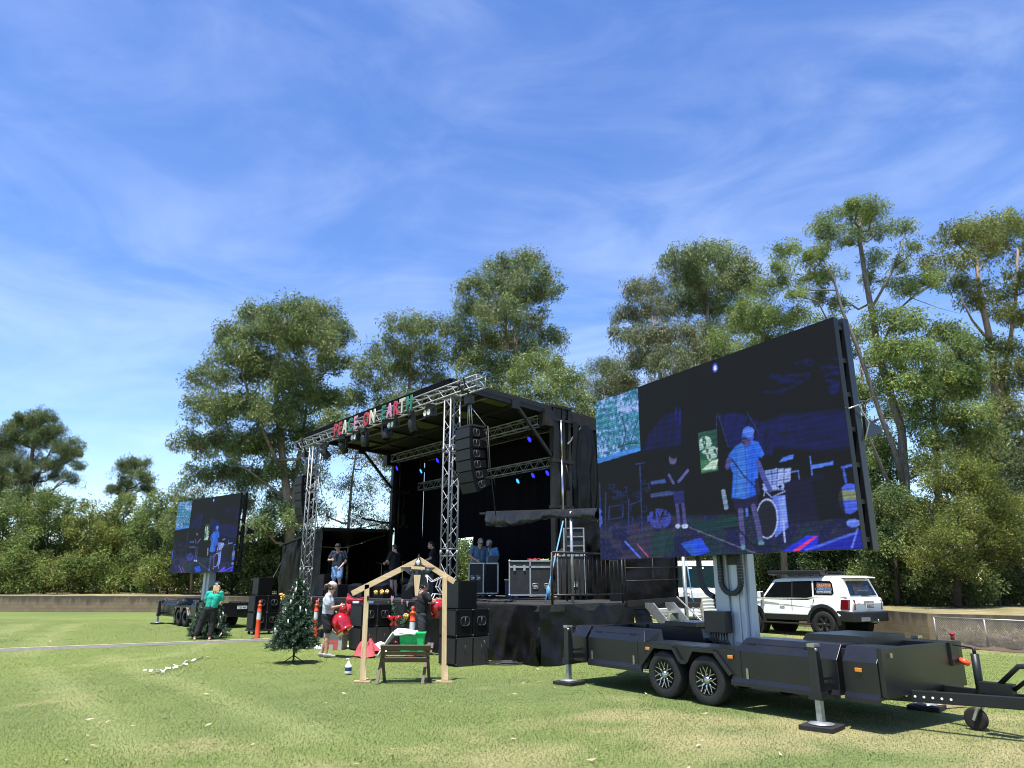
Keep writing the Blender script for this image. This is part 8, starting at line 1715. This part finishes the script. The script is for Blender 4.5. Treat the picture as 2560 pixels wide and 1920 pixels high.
# on the stage
def onstage(u, vt, y, **k): 
    x, _, z = ST.onY(u, vt, y); sc_ = (z-DECK)/1.69; P = ST.W(x, y, DECK); return (P[0], P[1], DECK), sc_
def scl(vt_u, vt_v, P, ref=1.68):
    z = at(vt_u, vt_v, P[1])[2]; return (z-P[2])/ref
P = tuple(ST.W(-11.9, 1.0, DECK)); 
person('person in navy polo, pale denim shorts and black cap at the left of the stage', P, R(168), dict(hed=(0, 0.09, 1.56), nec=(0, 0.03, 1.44), shR=(0.20, 0.0, 1.40), elR=(0.31, 0.06, 1.16), wrR=(0.12, 0.26, 1.16), shL=(-0.20, 0.0, 1.40), elL=(-0.29, 0.02, 1.13), wrL=(-0.17, 0.18, 0.92), anL=(-0.12, 0, .08), anR=(0.12, 0, .08)), shirt='polo_navy', bottom='denim', leg='shorts', hair='hair_dark', hat=('cap_black', 'cap'), hpitch=-25, scale=1.05, shoes='shoe_grey')
q = at(1197, 1350, 24.6); P = (q[0], q[1], DECK); person('person in grey blue tee with short grey hair at the mixing desk', P, R(-150), dict(hed=(0, 0.12, 1.55), nec=(0, 0.05, 1.44), elR=(0.30, 0.05, 1.15), wrR=(0.20, 0.25, 1.03), elL=(-0.27, 0.1, 1.14), wrL=(-0.15, 0.3, 1.05)), shirt='tee_greyblue', bottom='pants_black', hair='hair_grey', hpitch=-28, scale=scl(1204, 1346, P), glasses=True)
q = at(1226, 1353, 25.3); P = (q[0], q[1], DECK); person('person in sky blue tee and cap behind the mixing desk', P, R(165), dict(hed=(0, 0.10, 1.55), nec=(0, 0.04, 1.44), wrR=(0.15, 0.25, 1.0), wrL=(-0.15, 0.25, 1.0)), shirt='tee_sky', bottom='pants_black', hair='hair_dark', hat=('cap_pattern', 'cap'), hpitch=-25, scale=scl(1223, 1351, P), glasses=True)
q = ST.onY(1072, 1362, 3.7); P = tuple(ST.W(q[0], 3.9, DECK)); person('person in black tee at the keyboard half hidden behind the right truss tower', P, R(100), dict(hed=(0, 0.08, 1.57), elR=(0.27, 0.1, 1.14), wrR=(0.18, 0.35, 1.05), elL=(-0.27, 0.1, 1.14), wrL=(-0.15, 0.35, 1.05)), shirt='tee_black', bottom='pants_black', leg='shorts', hair='hair_dark', hpitch=-12, scale=scl(1068, 1354, P))
P = tuple(ST.W(-9.7, 2.0, DECK)); person('person in dark tee and shorts with bare legs in the stage shadow', P, R(60), dict(elR=(0.27, 0.1, 1.14), wrR=(0.15, 0.3, 1.1), elL=(-0.27, 0.1, 1.14), wrL=(-0.12, 0.3, 1.1)), shirt='tee_black', bottom='pants_black', leg='shorts', hair='hair_dark', hpitch=-10, scale=1.0, skin='skin')
P = tuple(ST.W(-3.75, 3.9, DECK)); person('person in black bending towards the amplifier rack under the rolled tarp', P, R(-70), dict(pel=(0, 0, 0.95), wai=(0, 0.08, 1.07), che=(0, 0.28, 1.20), nec=(0, 0.44, 1.27), hed=(0, 0.56, 1.28), shL=(-0.19, 0.38, 1.24), elL=(-0.24, 0.60, 1.30), wrL=(-0.15, 0.84, 1.38), shR=(0.19, 0.38, 1.24), elR=(0.24, 0.50, 1.00), wrR=(0.16, 0.68, 0.85)), shirt='tee_black', bottom='pants_black', hair='hair_dark', hpitch=-40, scale=1.08, skin='skin_tan')
q = gp(1872, 1610); P = (q[0], q[1], 0); person('person in olive tee standing behind the screen mast beside the white car', P, R(150), dict(elR=(0.25, -0.02, 1.13), wrR=(0.24, 0.08, 0.88), elL=(-0.25, 0.0, 1.13), wrL=(-0.24, 0.06, 0.88)), shirt='tee_olive', bottom='pants_grey', hair='hair_brown', scale=0.98, skin='skin_tan')
